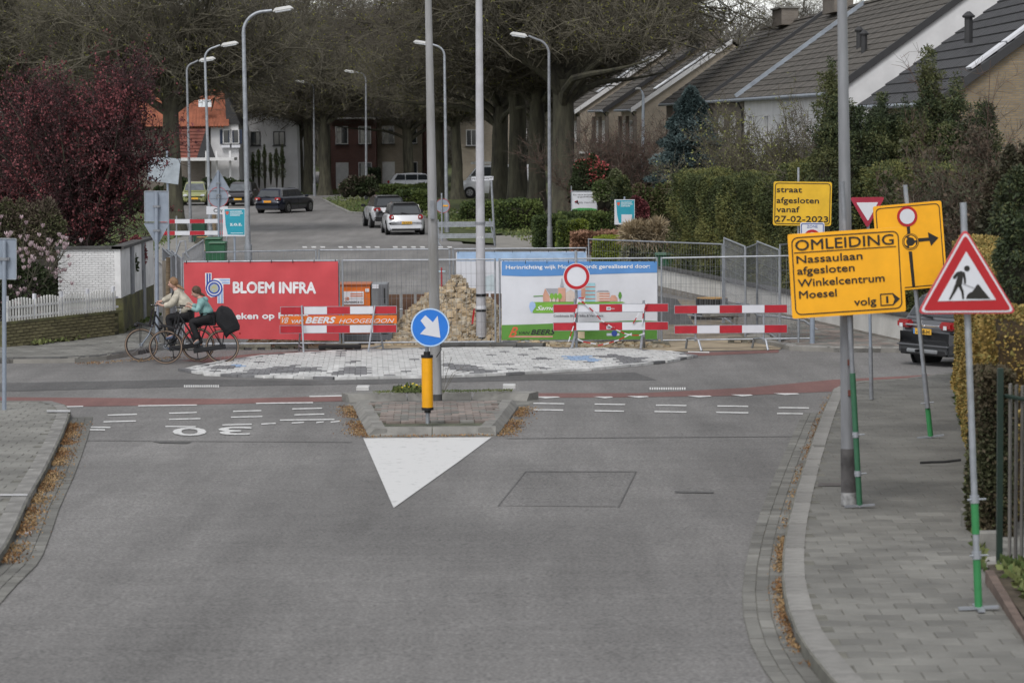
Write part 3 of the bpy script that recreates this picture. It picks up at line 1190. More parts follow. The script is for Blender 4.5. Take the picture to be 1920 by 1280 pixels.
for u0, u1, v0 in ((88, 132, 786), (0, 52, 949)):
    t = sheet('drain_channel', [[(u0, v0 - 2), (u1, v0 - 2), (u1, v0 + 2), (u0, v0 + 2)]], .134, M('pale drain steel', (.4, .4, .4), .5, .2), kind=None, label='pale drain channel cover across the left pavement, %s' % ('nearest' if v0 > 900 else 'farthest'), cat='drain')
sheet('front_garden', [[(6.4, 12), (6.4, 30), (8.6, 45), (9.4, 51.5), (60, 51.5), (60, 12)], [(-60, 12), (-60, 49), (-12.5, 49), (-11, 12)]], .14, grass, px=False)
# ================================================================== HOUSES
brick_tan = brickmat('tan brick', (.40, .33, .245), (.33, .27, .20), (.3, .28, .25))
brick_brown = brickmat('brown brick', (.19, .16, .13), (.145, .12, .098), (.18, .165, .15))
brick_ochre = brickmat('ochre brick', (.27, .2, .115), (.2, .15, .09), (.18, .165, .14))
brick_red = brickmat('red brick', (.19, .065, .05), (.14, .05, .042), (.15, .13, .12))
render_w = M('white rendered wall', (.62, .62, .63), .85, .08, 1.2)
roofm = M('brown grey concrete roof tile', (.085, .077, .068), .85, .45, .9, bump=.4, bscale=10, rnd_=.12, col2=(.125, .113, .098))
roofd = M('dark slate grey roof tile', (.045, .045, .048), .75, .25, 1.5, bump=.3, rnd_=.1)
roofo = M('orange clay pantile', (.25, .085, .048), .85, .3, 1.5, bump=.4, rnd_=.1)
roofr = M('dull red brown pantile', (.17, .06, .045), .85, .3, 1.5, rnd_=.1)
trim_d = M('dark painted trim', (.035, .035, .037), .6, .1)
trim_w = M('white painted trim', (.62, .62, .62), .5, .08)
zinc = M('blue grey zinc flashing', (.28, .31, .35), .5, .15, 3, metal=.3)
curtain = M('pale curtain', (.5, .5, .48), .9, .15, 6)
sky_gl = M('roof window with sky reflection in its colour', (.75, .78, .82), .18, .05, spec=.9)  # pale base colour stands in for the sky mirrored in the pane


def win(parent, x, y, z, w, h, n='-x', fm=None, mull=1, cur=.0):
    """window on a wall facing -x or -y"""
    fm = fm or trim_w
    d = .06
    if n == '-y':
        T = lambda a, b, c: (x + a, y - b, z + c)
        S = lambda a, b, c: (a, b, c)
    else:
        T = lambda a, b, c: (x - b, y - a, z + c)
        S = lambda a, b, c: (b, a, c)
    f = MB()
    f.box(T(0, .03, h / 2 - d / 2), S(w, .1, d))
    f.box(T(0, .03, -h / 2 + d / 2), S(w, .1, d))
    for sx in [-w / 2 + d / 2, w / 2 - d / 2] + [(-w / 2 + w * (i + 1) / (mull + 1)) for i in range(mull)]:
        f.box(T(sx, .035, 0), S(d, .1, h - 2 * d - .004))
    fo = f.build('window', fm, parent)
    MB().box(T(0, .012, 0), S(w - d, .02, h - d)).build('pane', glass, fo)
    if cur:
        MB().box(T(-w * .25 + d, .026, 0), S(w * cur, .012, h - 2.4 * d)).build('curtain', curtain, fo)
    MB().box(T(0, .07, -h / 2 - .04), S(w + .12, .16, .06)).build('sill', trim_d, fo)
    return fo


def house_unit(label, x0, y0, y1, ze, rise, run, wall, roof, group=None, gable=None, verge=trim_d, wins=(), back=1.0, over=.45, wallname='wall', rz=0.0, courses=14, verge2=None, gtx=None, brkt=True):
    """one terraced house: street wall faces -x at x0, from y0 (near) to y1 (far)"""
    L = y1 - y0
    t = thing('terraced_house', label, 'house', (x0, y0, 0), (0, 0, rz), group=group)
    zr = ze + rise
    mb = MB()
    # walls: pentagonal prism across x, extruded along y
    sec = [(0, 0), (run * 2, 0), (run * 2, ze), (run, zr - .12), (0, ze - .12)]
    mb.prism(sec, .03, L - .03)
    mb.build('wall', [wall], t)
    if gable:
        MB().prism([(0.0, ze - .1), (run, zr - .1), (run * 2, ze - .1), (run * 2, ze - 2), (0.0, ze - 2)], -.04, .026).build('gable_cladding', gable, t)
    # roof courses, street side: overlapping strips, each a part
    sl = math.hypot(rise, run)
    ux, uz = run / sl, rise / sl
    n = courses
    cl = (sl + over) / n
    rr = MB().box((0, 0, 0), (cl * 1.08, L + .1, .05))
    me = None
    for i in range(n):
        s = -over + (i + .5) * cl
        # small teeth along the course: separate tiles proud of each other
        if me is None:
            q = MB()
            m = max(2, int((L + .1) / .33))
            for j in range(m):
                yy = (j + .5) * (L + .1) / m - .05
                q.box((0, yy, (j % 2) * .006), (cl * 1.12, (L + .1) / m - .015, .045), ry=0)
            me = q.mesh('tile_course', roof)
        ob('tile_course', me, t, loc=(s * ux, 0, ze + s * uz + .08), rot=(0, -math.atan2(rise, run) + .07, 0))
    # back slope
    q = MB()
    q.add([(run, -.05, zr + .1), (run, L + .05, zr + .1), (run * 2 + .4, L + .05, ze - .2), (run * 2 + .4, -.05, ze - .2)], [(0, 1, 2, 3)])
    q.build('rear_roof', roof, t)
    # ridge
    q = MB()
    for j in range(max(2, int(L / .45))):
        q.box((run, (j + .5) * L / max(2, int(L / .45)), zr + .14), (.26, L / max(2, int(L / .45)) - .02, .12), taper=.6)
    q.build('ridge', roof, t)
    # verge board at near gable and gutter
    a = -over
    q = MB()
    q.add([(a * ux, -.14, ze + a * uz - .16), (run, -.14, zr - .12), (run, -.14, zr + .16), (a * ux, -.14, ze + a * uz + .14),
           (a * ux, -.03, ze + a * uz - .16), (run, -.03, zr - .12), (run, -.03, zr + .16), (a * ux, -.03, ze + a * uz + .14)],
          [(0, 1, 2, 3), (7, 6, 5, 4), (3, 2, 6, 7), (1, 0, 4, 5), (0, 3, 7, 4)])
    q.build('verge_board', verge2 or verge, t)
    q = MB()
    q.tube([(a * ux - .05, -.1, ze + a * uz), (a * ux - .05, L, ze + a * uz)], .075, 8)
    q.build('gutter', zinc, t)
    q = MB().box((a * ux / 2, L / 2, ze - .28), (-a * ux, L, .05))
    q.build('soffit', trim_w if gtx is None else gtx, t)
    MB().tube([(a * ux, .25, ze - .2), (-.06, .25, ze - .7), (-.06, .25, .2)], .05, 6).build('downpipe', trim_d, t)
    for w in wins:
        win(t, -.01, w[0] * L, w[1], w[2], w[3], '-x', w[4] if len(w) > 4 else trim_w, 1, .35)
    return t


def sx(u, s):
    return (u - 960) / s


# row A (far, tan brick with white barge boards): distance about 178..200
ZA = 5.95
for i, (u, ya, yb, lab) in enumerate([(1180, 177, 184, 'end terraced tan brick house with white barge board and long bright roof window'),
                                      (1128, 185, 192, 'second tan brick terraced house from the end, between the mossy oak and the end gable'),
                                      (1075, 193, 200, 'third tan brick terraced house, half hidden by the mossy oak')]):
    x = PY(u, 205, ya).x + .45
    h = house_unit(lab, x, ya, yb - .3, ZA, 3.95, 6.0, brick_tan, roofm, 'terraced tan brick houses', verge=trim_d, verge2=trim_w if i != 1 else None,
                   wins=[(.28, 4.35, 1.1, 1.45), (.7, 4.35, 1.1, 1.45), (.35, 1.6, 1.8, 1.6)], courses=15, rz=R(6))
    # piers and end gable window band
    for f in (.02, .5, .97):
        MB().box((-.1, f * 6.7, ZA / 2 - .2), (.22, .3, ZA - .8)).build('brick_pier', brick_brown, h)
    MB().box((3.4, -.12, 2.95), (7.0, .16, .14)).build('concrete_band', trim_w, h)
    mb = MB().box((1.0, .035 - .06, 1.44), (1.9, .05, 2.8))
    MB().box((3.4, -.03, 1.42), (7.2, .05, 2.78)).build('lower_wall', brick_brown, h)
    # bright strip of roof windows on the street slope
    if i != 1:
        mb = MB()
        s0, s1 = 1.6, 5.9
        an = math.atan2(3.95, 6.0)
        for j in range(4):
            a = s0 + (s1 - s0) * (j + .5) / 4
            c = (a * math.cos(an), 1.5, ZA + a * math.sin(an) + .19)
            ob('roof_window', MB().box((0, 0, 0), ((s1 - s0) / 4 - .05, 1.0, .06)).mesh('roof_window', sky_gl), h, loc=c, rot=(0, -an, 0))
    MB().box((5.6, 5.4, ZA + 4.2), (1.0, 1.6, 1.4)).box((5.6, 5.4, ZA + 4.95), (1.2, 1.8, .12), 1).build('chimney', [brick_brown, conc], h)
    # side windows seen on the wall facing us
# chimneys wide, row B
ZB = 6.2
rowB = [
    (0, 104, 130.8, .0, 'terraced house with white upper wall, two roof vents and a white clad gable', roofm, render_w, 4.0, 5.6),
    (1, 130.8, 142.9, .0, 'terraced house with blue grey flashing along its near roof edge', roofm, None, 4.0, 5.6),
    (2, 142.9, 166, .0, 'terraced house with dark party wall stripe, at the left end of the brown roofed row', roofm, None, 4.0, 5.6)]
for i, (u, ya, yb, dz, lab, rf, gb, rise, run) in enumerate(rowB):
    x = 11.97 - (ya - 104) * .0467
    h = house_unit(lab, x, ya, yb - .02, ZB - dz * .3, rise, run, render_w if i == 0 else brick_brown, rf, 'terraced houses with brown roofs on the right', gable=gb, verge=trim_d,
                   verge2=zinc if i == 1 else None,
                   wins=[(f_, 4.6, 1.4, 1.3) for f_ in ((.1, .3, .5, .7, .9) if i != 1 else (.3, .7))], courses=16, rz=R(2.67))
    if i == 0:
        an = math.atan2(rise, run)
        for (f, a) in ((.25, 2.2), (.4, 2.6)):
            MB().tube([(a * math.cos(an), f * 20, ZB + a * math.sin(an)), (a * math.cos(an), f * 20, ZB + a * math.sin(an) + .75)], .12, 8).lathe([(.17, -.06), (.19, 0), (.05, .14)], 8, (a * math.cos(an), f * 20, ZB + a * math.sin(an) + .8)).build('roof_vent', trim_d, h)
    if i >= 1:
        sl_ = math.hypot(rise, run) + .45
        up = MB().box((0, 0, 0), (sl_, .5 if i == 2 else .22, .42)).build('party_wall_upstand', trim_d if i == 2 else zinc, h, loc=((run - .3) / 2, 0, ZB + (rise - .3) / 2 + .1), rot=(0, -math.atan2(rise, run), 0))
        MB().box((run - .3, (yb - ya) * .5, ZB + rise + .35), (.9, 3.6, .9)).box((run - .3, (yb - ya) * .5, ZB + rise + .83), (1.1, 3.8, .1), 1).build('chimney', [brick_brown, conc], h)
# nearest house: dark roof, light strip, ochre gable
ya, yb = 84, 102
x = PY(1745, 165, ya).x + .45
h = house_unit('nearest terraced house with dark slate roof, pale skylight strip and ochre brick gable', x, ya, yb, ZB - .5, 4.8, 6.6, brick_ochre, roofd, 'terraced houses with brown roofs on the right', verge=trim_d, wins=[(.3, 4.5, 1.3, 1.3)], courses=14)
an = math.atan2(4.8, 6.6)
for j in range(5):
    a = 1.0 + 1.3 * (j + .5)
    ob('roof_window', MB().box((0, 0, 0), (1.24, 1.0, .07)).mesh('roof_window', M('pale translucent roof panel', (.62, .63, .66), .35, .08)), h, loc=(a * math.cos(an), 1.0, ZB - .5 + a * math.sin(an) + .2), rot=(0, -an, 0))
MB().tube([(1.7, 6.5, ZB + 1.2), (1.7, 6.5, ZB + 2.0)], .13, 8).lathe([(.19, -.06), (.21, 0), (.05, .14)], 8, (1.7, 6.5, ZB + 2.05)).build('roof_vent', trim_d, h)
sheet('garden_soil', [[(1100, 470), (1240, 545), (1700, 640), (2300, 640), (2300, 360), (1000, 395), (1010, 410)]], .02, soil, kind='structure')

# ---- left far: white house with orange roof
ps = PY(340, 300, 200)
t = thing('white_house', 'white rendered house with orange pantile roof and dark shutters at the far left', 'house', (ps.x - 3, 200, 0))
k = 200 / F
X = lambda u: (u - 960) * k - (ps.x - 3)
Zv = lambda v: CAMZ - (v - 230) * k
MB().prism([(X(400), 0), (X(452), 0), (X(452), Zv(229)), (X(400), Zv(229))], -.1, 7).build('wall', render_w, t)
MB().prism([(X(250), 0), (X(402), 0), (X(402), Zv(228)), (X(250), Zv(228))], .4, 6.5).build('side_wall', brick_brown, t)
n = 15
me = None
za, zb = Zv(232), Zv(160)
for i in range(n):
    f = (i + .5) / n
    if me is None:
        q = MB()
        for j in range(15):
            q.tube([(-2.55 + j * .235, -.2, -.02), (-2.55 + j * .235, .2, .03)], .1, 5)
        me = q.mesh('pantile_course', roofo)
    ob('pantile_course', me, t, loc=(X(345) + 2.2, -.6 + f * 2.6, za + (zb - za) * f), rot=(R(40), 0, 0))
q = MB().add([(X(250), 1.9, zb + .05), (X(428), 1.9, zb + .05), (X(436), -.7, za), (X(250), -.7, za)], [(0, 1, 2, 3)])
q.build('roof_deck', roofo, t)
MB().prism([(X(427), Zv(162)), (X(456), Zv(229)), (X(430), Zv(229))], -.25, .3).build('dark_gable', trim_d, t)
q = MB().add([(X(425), -.3, Zv(160) + .1), (X(425), 7, Zv(160) + .1), (X(458), 7, Zv(232)), (X(458), -.3, Zv(232))], [(0, 1, 2, 3)])
q.build('side_roof', roofd, t)
MB().box((X(392), -.75, Zv(190)), (.9, .12, .5), 0).build('skylight', sky_gl, t)
# lower dull red lean-to roof and dark gable
q = MB()
for i in range(9):
    q.box((X(365), -1.6 + i * .13, Zv(290) + i * .24), (2.0, .3, .06), rx=R(50))
q.build('lower_roof', roofr, t)
MB().prism([(X(378), Zv(290)), (X(395), Zv(240)), (X(412), Zv(290))], -1.7, -1.5).build('dark_gable', trim_d, t)
MB().box(((X(342) + X(450)) / 2, -1.7, Zv(293)), (X(450) - X(342), 2.2, .2)).build('carport_fascia', trim_w, t)
MB().box(((X(342) + X(445)) / 2, 1.0, 1.4), (X(445) - X(342), .2, 2.8)).build('carport_wall', M('dark timber cladding', (.045, .04, .035), .8, .2, stretch=(4, 4, .4)), t)
for u in (396, 415, 440):
    MB().box((X(u), -1.8, 1.6), (.14, .14, 3.2)).build('carport_post', trim_w, t)
for u in (430, 446):
    f = win(t, X(u), -.14, Zv(252), .55, 1.0, '-y', trim_w, 0)
    for s in (-1, 1):
        MB().box((X(u) + s * .38, -.16, Zv(252)), (.2, .06, 1.0)).build('shutter', M('dark blue shutter', (.02, .03, .06), .6), t)
    MB().box((X(u), -.3, Zv(270)), (.7, .25, .2)).build('flower_box', white, t)

# white house 2 at u 470-558
yy = 205
k = yy / F
b = PY(515, 300, yy)
t = thing('white_house', 'white gabled house with brown roof beyond the hedge between two street trees', 'house', (b.x, yy, 0))
X = lambda u: (u - 515) * k
Zv = lambda v: CAMZ - (v - 230) * k
MB().prism([(X(462), 0), (X(559), 0), (X(557), Zv(235)), (X(550), Zv(215)), (X(498), Zv(190)), (X(462), Zv(212))], 0, 8).build('wall', render_w, t)
q = MB().prism([(X(494), Zv(183)), (X(560), Zv(222)), (X(560), Zv(229)), (X(494), Zv(192))], -.4, 8).prism([(X(496), Zv(183)), (X(440), Zv(215)), (X(440), Zv(222)), (X(496), Zv(192))], -.4, 8)
q.build('roof', roofm, t)
win(t, X(524), -.02, Zv(256), .85, 1.0, '-y', trim_d, 1)
win(t, X(480), -.02, Zv(256), .7, 1.0, '-y', trim_d, 1)

# red brick terraced houses u 620-830
yy = 215
k = yy / F
for j, (ua, ub, bm_, lab) in enumerate([(620, 706, brick_red, 'red brick house with white framed windows, left one beyond the trees'), (707, 792, brick_tan, 'pale brick house with tall windows, middle one beyond the trees'), (793, 835, brick_red, 'narrow red brick house right beside the concrete lamp post, beyond the trees')]):
    um = (ua + ub) / 2
    b = PY(um, 300, yy + j * 1.5)
    t = thing('brick_house', lab, 'house', (b.x, yy + j * 1.5, 0))
    w = (ub - ua) * k
    MB().box((0, 4, 2.75), (w - .04, 8, 5.5)).build('wall', bm_, t)
    n = 10
    q = MB()
    for c in range(int(w / .3)):
        q.box((-w / 2 + .15 + c * .3, 0, (c % 2) * .01), (.285, .46, .05))
    me = q.mesh('tile_course', roofm)
    for i in range(n):
        ob('tile_course', me, t, loc=(0, -.3 + i * .38, 5.45 + i * .29), rot=(R(37) - .08, 0, 0))
    MB().box((0, -.35, 5.4), (w, .18, .16)).build('gutter', trim_w, t)
    nw = max(1, int(w / 1.6))
    for i in range(nw):
        xx = -w / 2 + (i + .5) * w / nw
        win(t, xx, -.02, 4.15, .95, 1.35, '-y', trim_w, 1 if j else 0, .3)
        if i == 0:
            MB().box((xx, -.03, 1.05), (.95, .06, 2.1)).build('door', trim_w, t)
        else:
            win(t, xx, -.02, 1.4, 1.0, 1.4, '-y', trim_w, 1, .3)
# grey brown gable seen between trunks at u 860-925
b = PY(892, 300, 212)
t = thing('brick_house', 'grey brown brick gable house seen between the oak trunks behind the white van', 'house', (b.x, 212, 0))
MB().prism([(-1.35, 0), (2.6, 0), (2.6, 6.0), (.8, 8.2), (-1.35, 5.7)], 0, 7).build('wall', brick_tan, t)
MB().prism([(.8, 8.6), (-1.8, 5.45), (-1.8, 5.2), (.8, 8.3)], -.3, 7.3).prism([(.8, 8.6), (3.0, 5.9), (3.0, 5.6), (.8, 8.3)], -.3, 7.3).build('roof', roofm, t)
win(t, -.3, -.02, 3.9, .8, 1.2, '-y', trim_w, 1)

# ================================================================== LEFT GARDEN WALLS
wpaint = M('white painted brick wall', (.66, .66, .66), .8, .1, 2.5, col2=(.76, .76, .76), world=True)
moss = M('mossy dark brick plinth', (.1, .09, .065), .95, .4, 2.2, bump=.6, bscale=20, world=True, col2=(.14, .14, .06))
by = G(226, 634).y
xa, xb = PY(109, 550, by).x, PY(226, 550, by).x
zt = PY(180, 467, by).z
t = thing('garden_wall', 'tall white painted brick garden wall with dark pillars at the left corner', 'wall', (xb, by, 0))
# front face courses as separate bricks rows (painted)
n = 300
rows, rh = 22, (zt - .95) / 22
w = xb - xa
bw = w / 10
me = MB().box((0, 0, 0), (bw - .004, .11, rh - .005)).mesh('brick', wpaint, bevel=.004)
for r in range(rows):
    for c in range(10 + (r % 2)):
        xx = -w + (c + (.5 if r % 2 == 0 else 0)) * bw
        if xx > -.05 or xx < -w + .05:
            continue
        ob('brick', me, t, loc=(xx, .06 + rnd.uniform(-.003, .003), .95 + (r + .5) * rh))
MB().box((-w / 2, .16, (zt + .4) / 2), (w, .12, zt - .4)).build('wall_core', M('grey mortar', (.5, .5, .49), .9, .15, world=True), t)
MB().box((-w / 2, .12, zt + .03), (w + .1, .34, .06)).build('coping', kerbd, t)
# receding face: panels and pillars
ye = G(290, 602).y
L = ye - by
xq = PY(290, 520, ye).x - xb
for i, (a, c, mt, pr_) in enumerate([(0, .29, wpaint, 0), (.295, .37, galvd, .03), (.375, .62, wpaint, 0), (.625, .70, galvd, .03), (.705, .99, wpaint, 0)]):
    z0, z1 = .95, zt
    x0, x1 = xq * a, xq * c
    q = MB().box(((x0 + x1) / 2 - .07 + pr_, L * (a + c) / 2, (z0 + z1) / 2 if not pr_ else z1 / 2), (.14, L * (c - a), (z1 - z0) if not pr_ else z1))
    q.build('wall_panel' if not pr_ else 'pillar', mt, t)
MB().box((xq / 2 - .08, L / 2, .47), (.2, L, .94)).build('plinth', moss, t)
MB().box((xq / 2 - .08, L / 2, zt + .03), (.3, L + .1, .07)).build('coping', kerbd, t)
# dark garden gate piece at its far left
MB().box((-w - .55, .5, .9), (1.0, .1, 1.9)).build('dark_side_panel', M('dark brown fence panel', (.04, .035, .03), .8, .2), t)

# low mossy wall with white picket fence
pa, pb = G(10, 660), G(224, 636)
d = (pb - pa)
Lf = d.length
an = math.atan2(d.y, d.x)
t = thing('low_garden_wall', 'low mossy brick wall under the white picket fence', 'wall', (pa.x, pa.y, 0), (0, 0, an))
q = MB()
bw = .23
nb = int(Lf / bw)
me = MB().box((0, 0, 0), (bw - .012, .1, .062)).mesh('brick', M('mossy wall brick', (.12, .1, .07), .95, .35, 3, rnd_=.25, bump=.4, col2=(.17, .155, .08)), bevel=.006)
for r in range(7):
    for c in range(nb):
        ob('brick', me, t, loc=((c + (.5 if r % 2 else .0)) * bw, -.01 + rnd.uniform(-.004, .004), .12 + .035 + r * .073))
MB().box((Lf / 2, .1, .32), (Lf, .17, .62)).build('wall_core', moss, t)
MB().box((Lf / 2, .06, .66), (Lf + .1, .26, .06)).build('coping', moss, t)
t = thing('picket_fence', 'white curved-top picket fence on the low mossy wall', 'fence', (pa.x, pa.y, .69), (0, 0, an))
n = int(Lf / .105)
me1 = MB().box((0, 0, .2), (.046, .02, .42)).lathe([(.025, -.011), (.025, .011)], 10, (0, 0, .41), ax='Y').mesh('picket', M('weathered white picket', (.62, .62, .6), .7, .25, 6, rnd_=.15))
for i in range(n):
    x = .1 + i * (Lf - .15) / n
    hh = 1 + .18 * abs(math.sin(i * math.pi / 9.5)) - (.0 if x > .6 else .0)
    ob('picket', me1, t, loc=(x, 0, 0)).scale = (1, 1, hh * (1.0))
for z in (.08, .3):
    MB().box((Lf / 2, .025, z), (Lf, .025, .05)).build('rail', white, t)
for i in range(5):
    MB().box((.15 + i * (Lf - .3) / 4, .05, .26), (.07, .06, .6)).build('fence_post', white, t)
# hooped iron gate at far left
b = G(0, 660)
t = thing('hoop_gate', 'white hooped iron gate at the left edge beside the picket fence', 'gate', (b.x - .5, b.y + .1, .1))
for i in range(4):
    x = -.3 + i * .22
    MB().tube([(x - .1, 0, 0), (x - .1, 0, .85)] + [(x - .1 * math.cos(a), 0, .85 + .11 * math.sin(a)) for a in (.5, 1, 1.57, 2.1, 2.6)] + [(x + .1, 0, .85), (x + .1, 0, 0)], .012, 6).build('hoop', white, t)
MB().box((0.05, 0, .55), (1.0, .03, .03)).build('rail', white, t)
MB().box((0.05, 0, .1), (1.0, .03, .03)).build('rail', white, t)

# right: low white plastered wall receding behind the fence
pa, pb = G(1735, 655), G(1240, 546)
d = pb - pa
Lf = d.length
an = math.atan2(d.y, d.x)
t = thing('low_garden_wall', 'low white painted wall with flaking foot under the tall clipped hedge', 'wall', (pa.x, pa.y, 0), (0, 0, an))
flk = M('flaking white paint wall', (.56, .55, .52), .85, .12, 1.4, col2=(.62, .61, .58), bump=.2, world=True)
nseg = 9
for i in range(nseg):
    MB().box(((i + .5) * Lf / nseg, .0, .42), (Lf / nseg - .012, .22, .5)).build('wall_panel', flk, t)
MB().box((Lf / 2, .02, .08), (Lf, .2, .17)).build('bare_foot', brickmat('bare stained brick foot', (.2, .17, .14), (.3, .28, .25), (.2, .19, .17)), t)
nc = int(Lf / .5)
me = MB().box((0, 0, 0), (.48, .32, .07)).mesh('coping_stone', kerbd)
for i in range(nc):
    ob('coping_stone', me, t, loc=((i + .5) * Lf / nc, 0, .71))
WALLR = (pa, pb)
# ================================================================== VEGETATION
def tree_at(u, v, width, variant, label, y=None, group='bare street oaks', sc=None, rz=None):
    b = G(u, v) if y is None else Vector((PY(u, 300, y).x, y, 0))
    tm, cm = VAR[variant]
    t = thing('bare_tree', label, 'tree', b, (0, 0, rnd.uniform(0, 6.28) if rz is None else rz), group)
    s = sc or 1.0
    t.scale = (s, s, s)
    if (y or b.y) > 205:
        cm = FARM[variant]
    ob('trunk', tm, t)
    ob('crown', cm, t)
    return t


VAR = [make_bare_tree(11, 6.4, .46, 11, 8.0, 17, n1=520, n2=4200, n3=17000, buds=5000),
       make_bare_tree(23, 5.4, .5, 11, 7.5, 16, n1=520, n2=4200, n3=17000, buds=6500),
       make_bare_tree(37, 6.8, .42, 10, 7.0, 17, n1=480, n2=4000, n3=16000, buds=5000, mats=(twig2, bud)),
       make_bare_tree(41, 3.6, .16, 8, 3.2, 8, n1=150, n2=1200, n3=6000, buds=3000, tw=.009, zmin=3.4)]
FARM = []
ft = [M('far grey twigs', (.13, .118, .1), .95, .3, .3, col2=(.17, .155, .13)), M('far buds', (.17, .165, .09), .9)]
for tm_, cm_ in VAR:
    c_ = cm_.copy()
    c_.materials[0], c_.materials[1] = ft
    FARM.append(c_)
trees = [
    (327, 440, 0, 1.0, 'large bare oak standing beyond the purple-leaved tree, left of the far street'),
    (505, 349, 3, 1.25, 'slender young tree with yellow green leaf tufts in front of the white gabled house'),
    (563, 362, 3, 1.5, 'thin bare tree just left of the pair of thick trunks'),
    (579, 364, 2, .82, 'left trunk of the pair of trees behind the navy estate car'),
    (609, 366, 0, .9, 'right thicker trunk of the pair of trees behind the navy estate car'),
    (660, 344, 2, .62, 'slim bare tree in front of the red brick house'),
    (674, 338, 2, .6, 'slim bare tree just right of the other slim trunk before the red brick house'),
    (717, 352, 2, .75, 'leaning forked bare tree between the slim trunks and the concrete lamp post'),
    (767, 358, 1, .85, 'thick bare tree left of the concrete lamp post on the island'),
    (824, 368, 2, .8, 'bare tree immediately right of the concrete lamp post on the island'),
    (858, 372, 0, .85, 'bare tree left of the white van'),
    (937, 388, 1, 1.1, 'bare oak directly right of the tall white lamp column'),
    (972, 390, 2, 1.35, 'bare oak between the white lamp column and the mossy oak'),
    (1006, 394, 0, 1.1, 'bare oak just left of the grey street lamp'),
    (1056, 404, 1, 1.35, 'broadest bare oak with moss on its flared trunk, right of the grey street lamp')]
for i, (u, v, k, s, lab) in enumerate(trees):
    t = tree_at(u, v, 0, k, lab, sc=s, group='bare street trees', rz=.7 * i)
mossm = M('yellow moss patch', (.16, .13, .02), .95, .3, 4)
# further bare trees closing the street, 200 to 330 m away
far = [(-60, 210), (20, 225), (120, 235), (250, 230), (150, 260), (380, 250), (440, 215), (500, 260), (560, 240), (620, 270), (690, 250), (750, 265), (810, 240), (880, 255), (940, 235), (1010, 250), (1090, 270), (1150, 255), (1230, 262), (1310, 275), (60, 300), (320, 300), (420, 310), (640, 320), (860, 320), (1000, 310), (1180, 320), (-40, 200), (180, 255)]
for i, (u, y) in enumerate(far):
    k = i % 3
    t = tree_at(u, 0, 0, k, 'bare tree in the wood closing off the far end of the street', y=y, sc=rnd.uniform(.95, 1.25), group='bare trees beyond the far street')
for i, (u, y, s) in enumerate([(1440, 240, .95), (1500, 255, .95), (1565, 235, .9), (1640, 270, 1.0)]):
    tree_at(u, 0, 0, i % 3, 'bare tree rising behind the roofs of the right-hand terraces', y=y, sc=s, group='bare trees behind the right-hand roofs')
# far wood reading as one mass
rg = np.random.default_rng(5)
n = 60000
x = rg.uniform(-110, 42, n)
y = rg.uniform(330, 380, n)
hmax = 17 + 2.5 * np.sin(x * .13) + 1.5 * np.sin(x * .41 + 2)
z = rg.random(n) ** .8 * hmax
A = np.stack([x, y, z], 1)
D = rg.normal(size=(n, 3)) * (.9, .5, .8) + (0, 0, .9)
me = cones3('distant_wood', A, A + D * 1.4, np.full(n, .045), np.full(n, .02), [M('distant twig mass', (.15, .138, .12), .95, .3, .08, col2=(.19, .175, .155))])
ob('distant_wood', me, None, kind='stuff', label='distant bare wood closing the view behind the street trees', cat='wood')
n = 1500
x = rg.uniform(-110, 42, n)
A = np.stack([x, rg.uniform(328, 380, n), np.zeros(n)], 1)
me = cones3('distant_trunks', A, A + np.stack([rg.normal(size=n) * .6, np.zeros(n), rg.uniform(9, 16, n)], 1), rg.uniform(.12, .3, n), np.full(n, .05), [bark])
ob('distant_trunks', me, None, kind='stuff', label='thin grey trunks of the distant bare wood', cat='wood')

fg = lambda nm, c, v=.25: M(nm, c, .75, v, 1.2)
thuja = [fg('thuja green dark', (.048, .062, .02)), fg('thuja green', (.085, .10, .03)), fg('thuja green olive', (.14, .14, .042))]
ever = [fg('evergreen dark', (.03, .043, .02)), fg('evergreen green', (.05, .068, .026)), fg('evergreen tip', (.085, .092, .034))]
box_ = [fg('clipped leaf dark', (.035, .055, .016)), fg('clipped leaf', (.06, .09, .022)), fg('clipped leaf bright', (.095, .125, .03))]
lime = [fg('lime leaf', (.16, .2, .02)), fg('lime leaf bright', (.25, .28, .03))]
beech = [fg('dead beech leaf', (.2, .11, .065)), fg('pale dead beech leaf', (.3, .17, .11))]
purple = [fg('purple leaf dark', (.055, .017, .02)), fg('purple leaf', (.10, .025, .03)), fg('red purple leaf tip', (.18, .05, .055))]
gold = [fg('golden brown hedge leaf', (.24, .16, .04)), fg('olive hedge leaf', (.17, .145, .04)), fg('straw hedge leaf', (.34, .25, .08))]
ivy = [fg('ivy dark', (.018, .03, .012)), fg('ivy', (.035, .05, .018))]
corem = M('dark inner stems', (.022, .02, .013), .95, .3, 3)

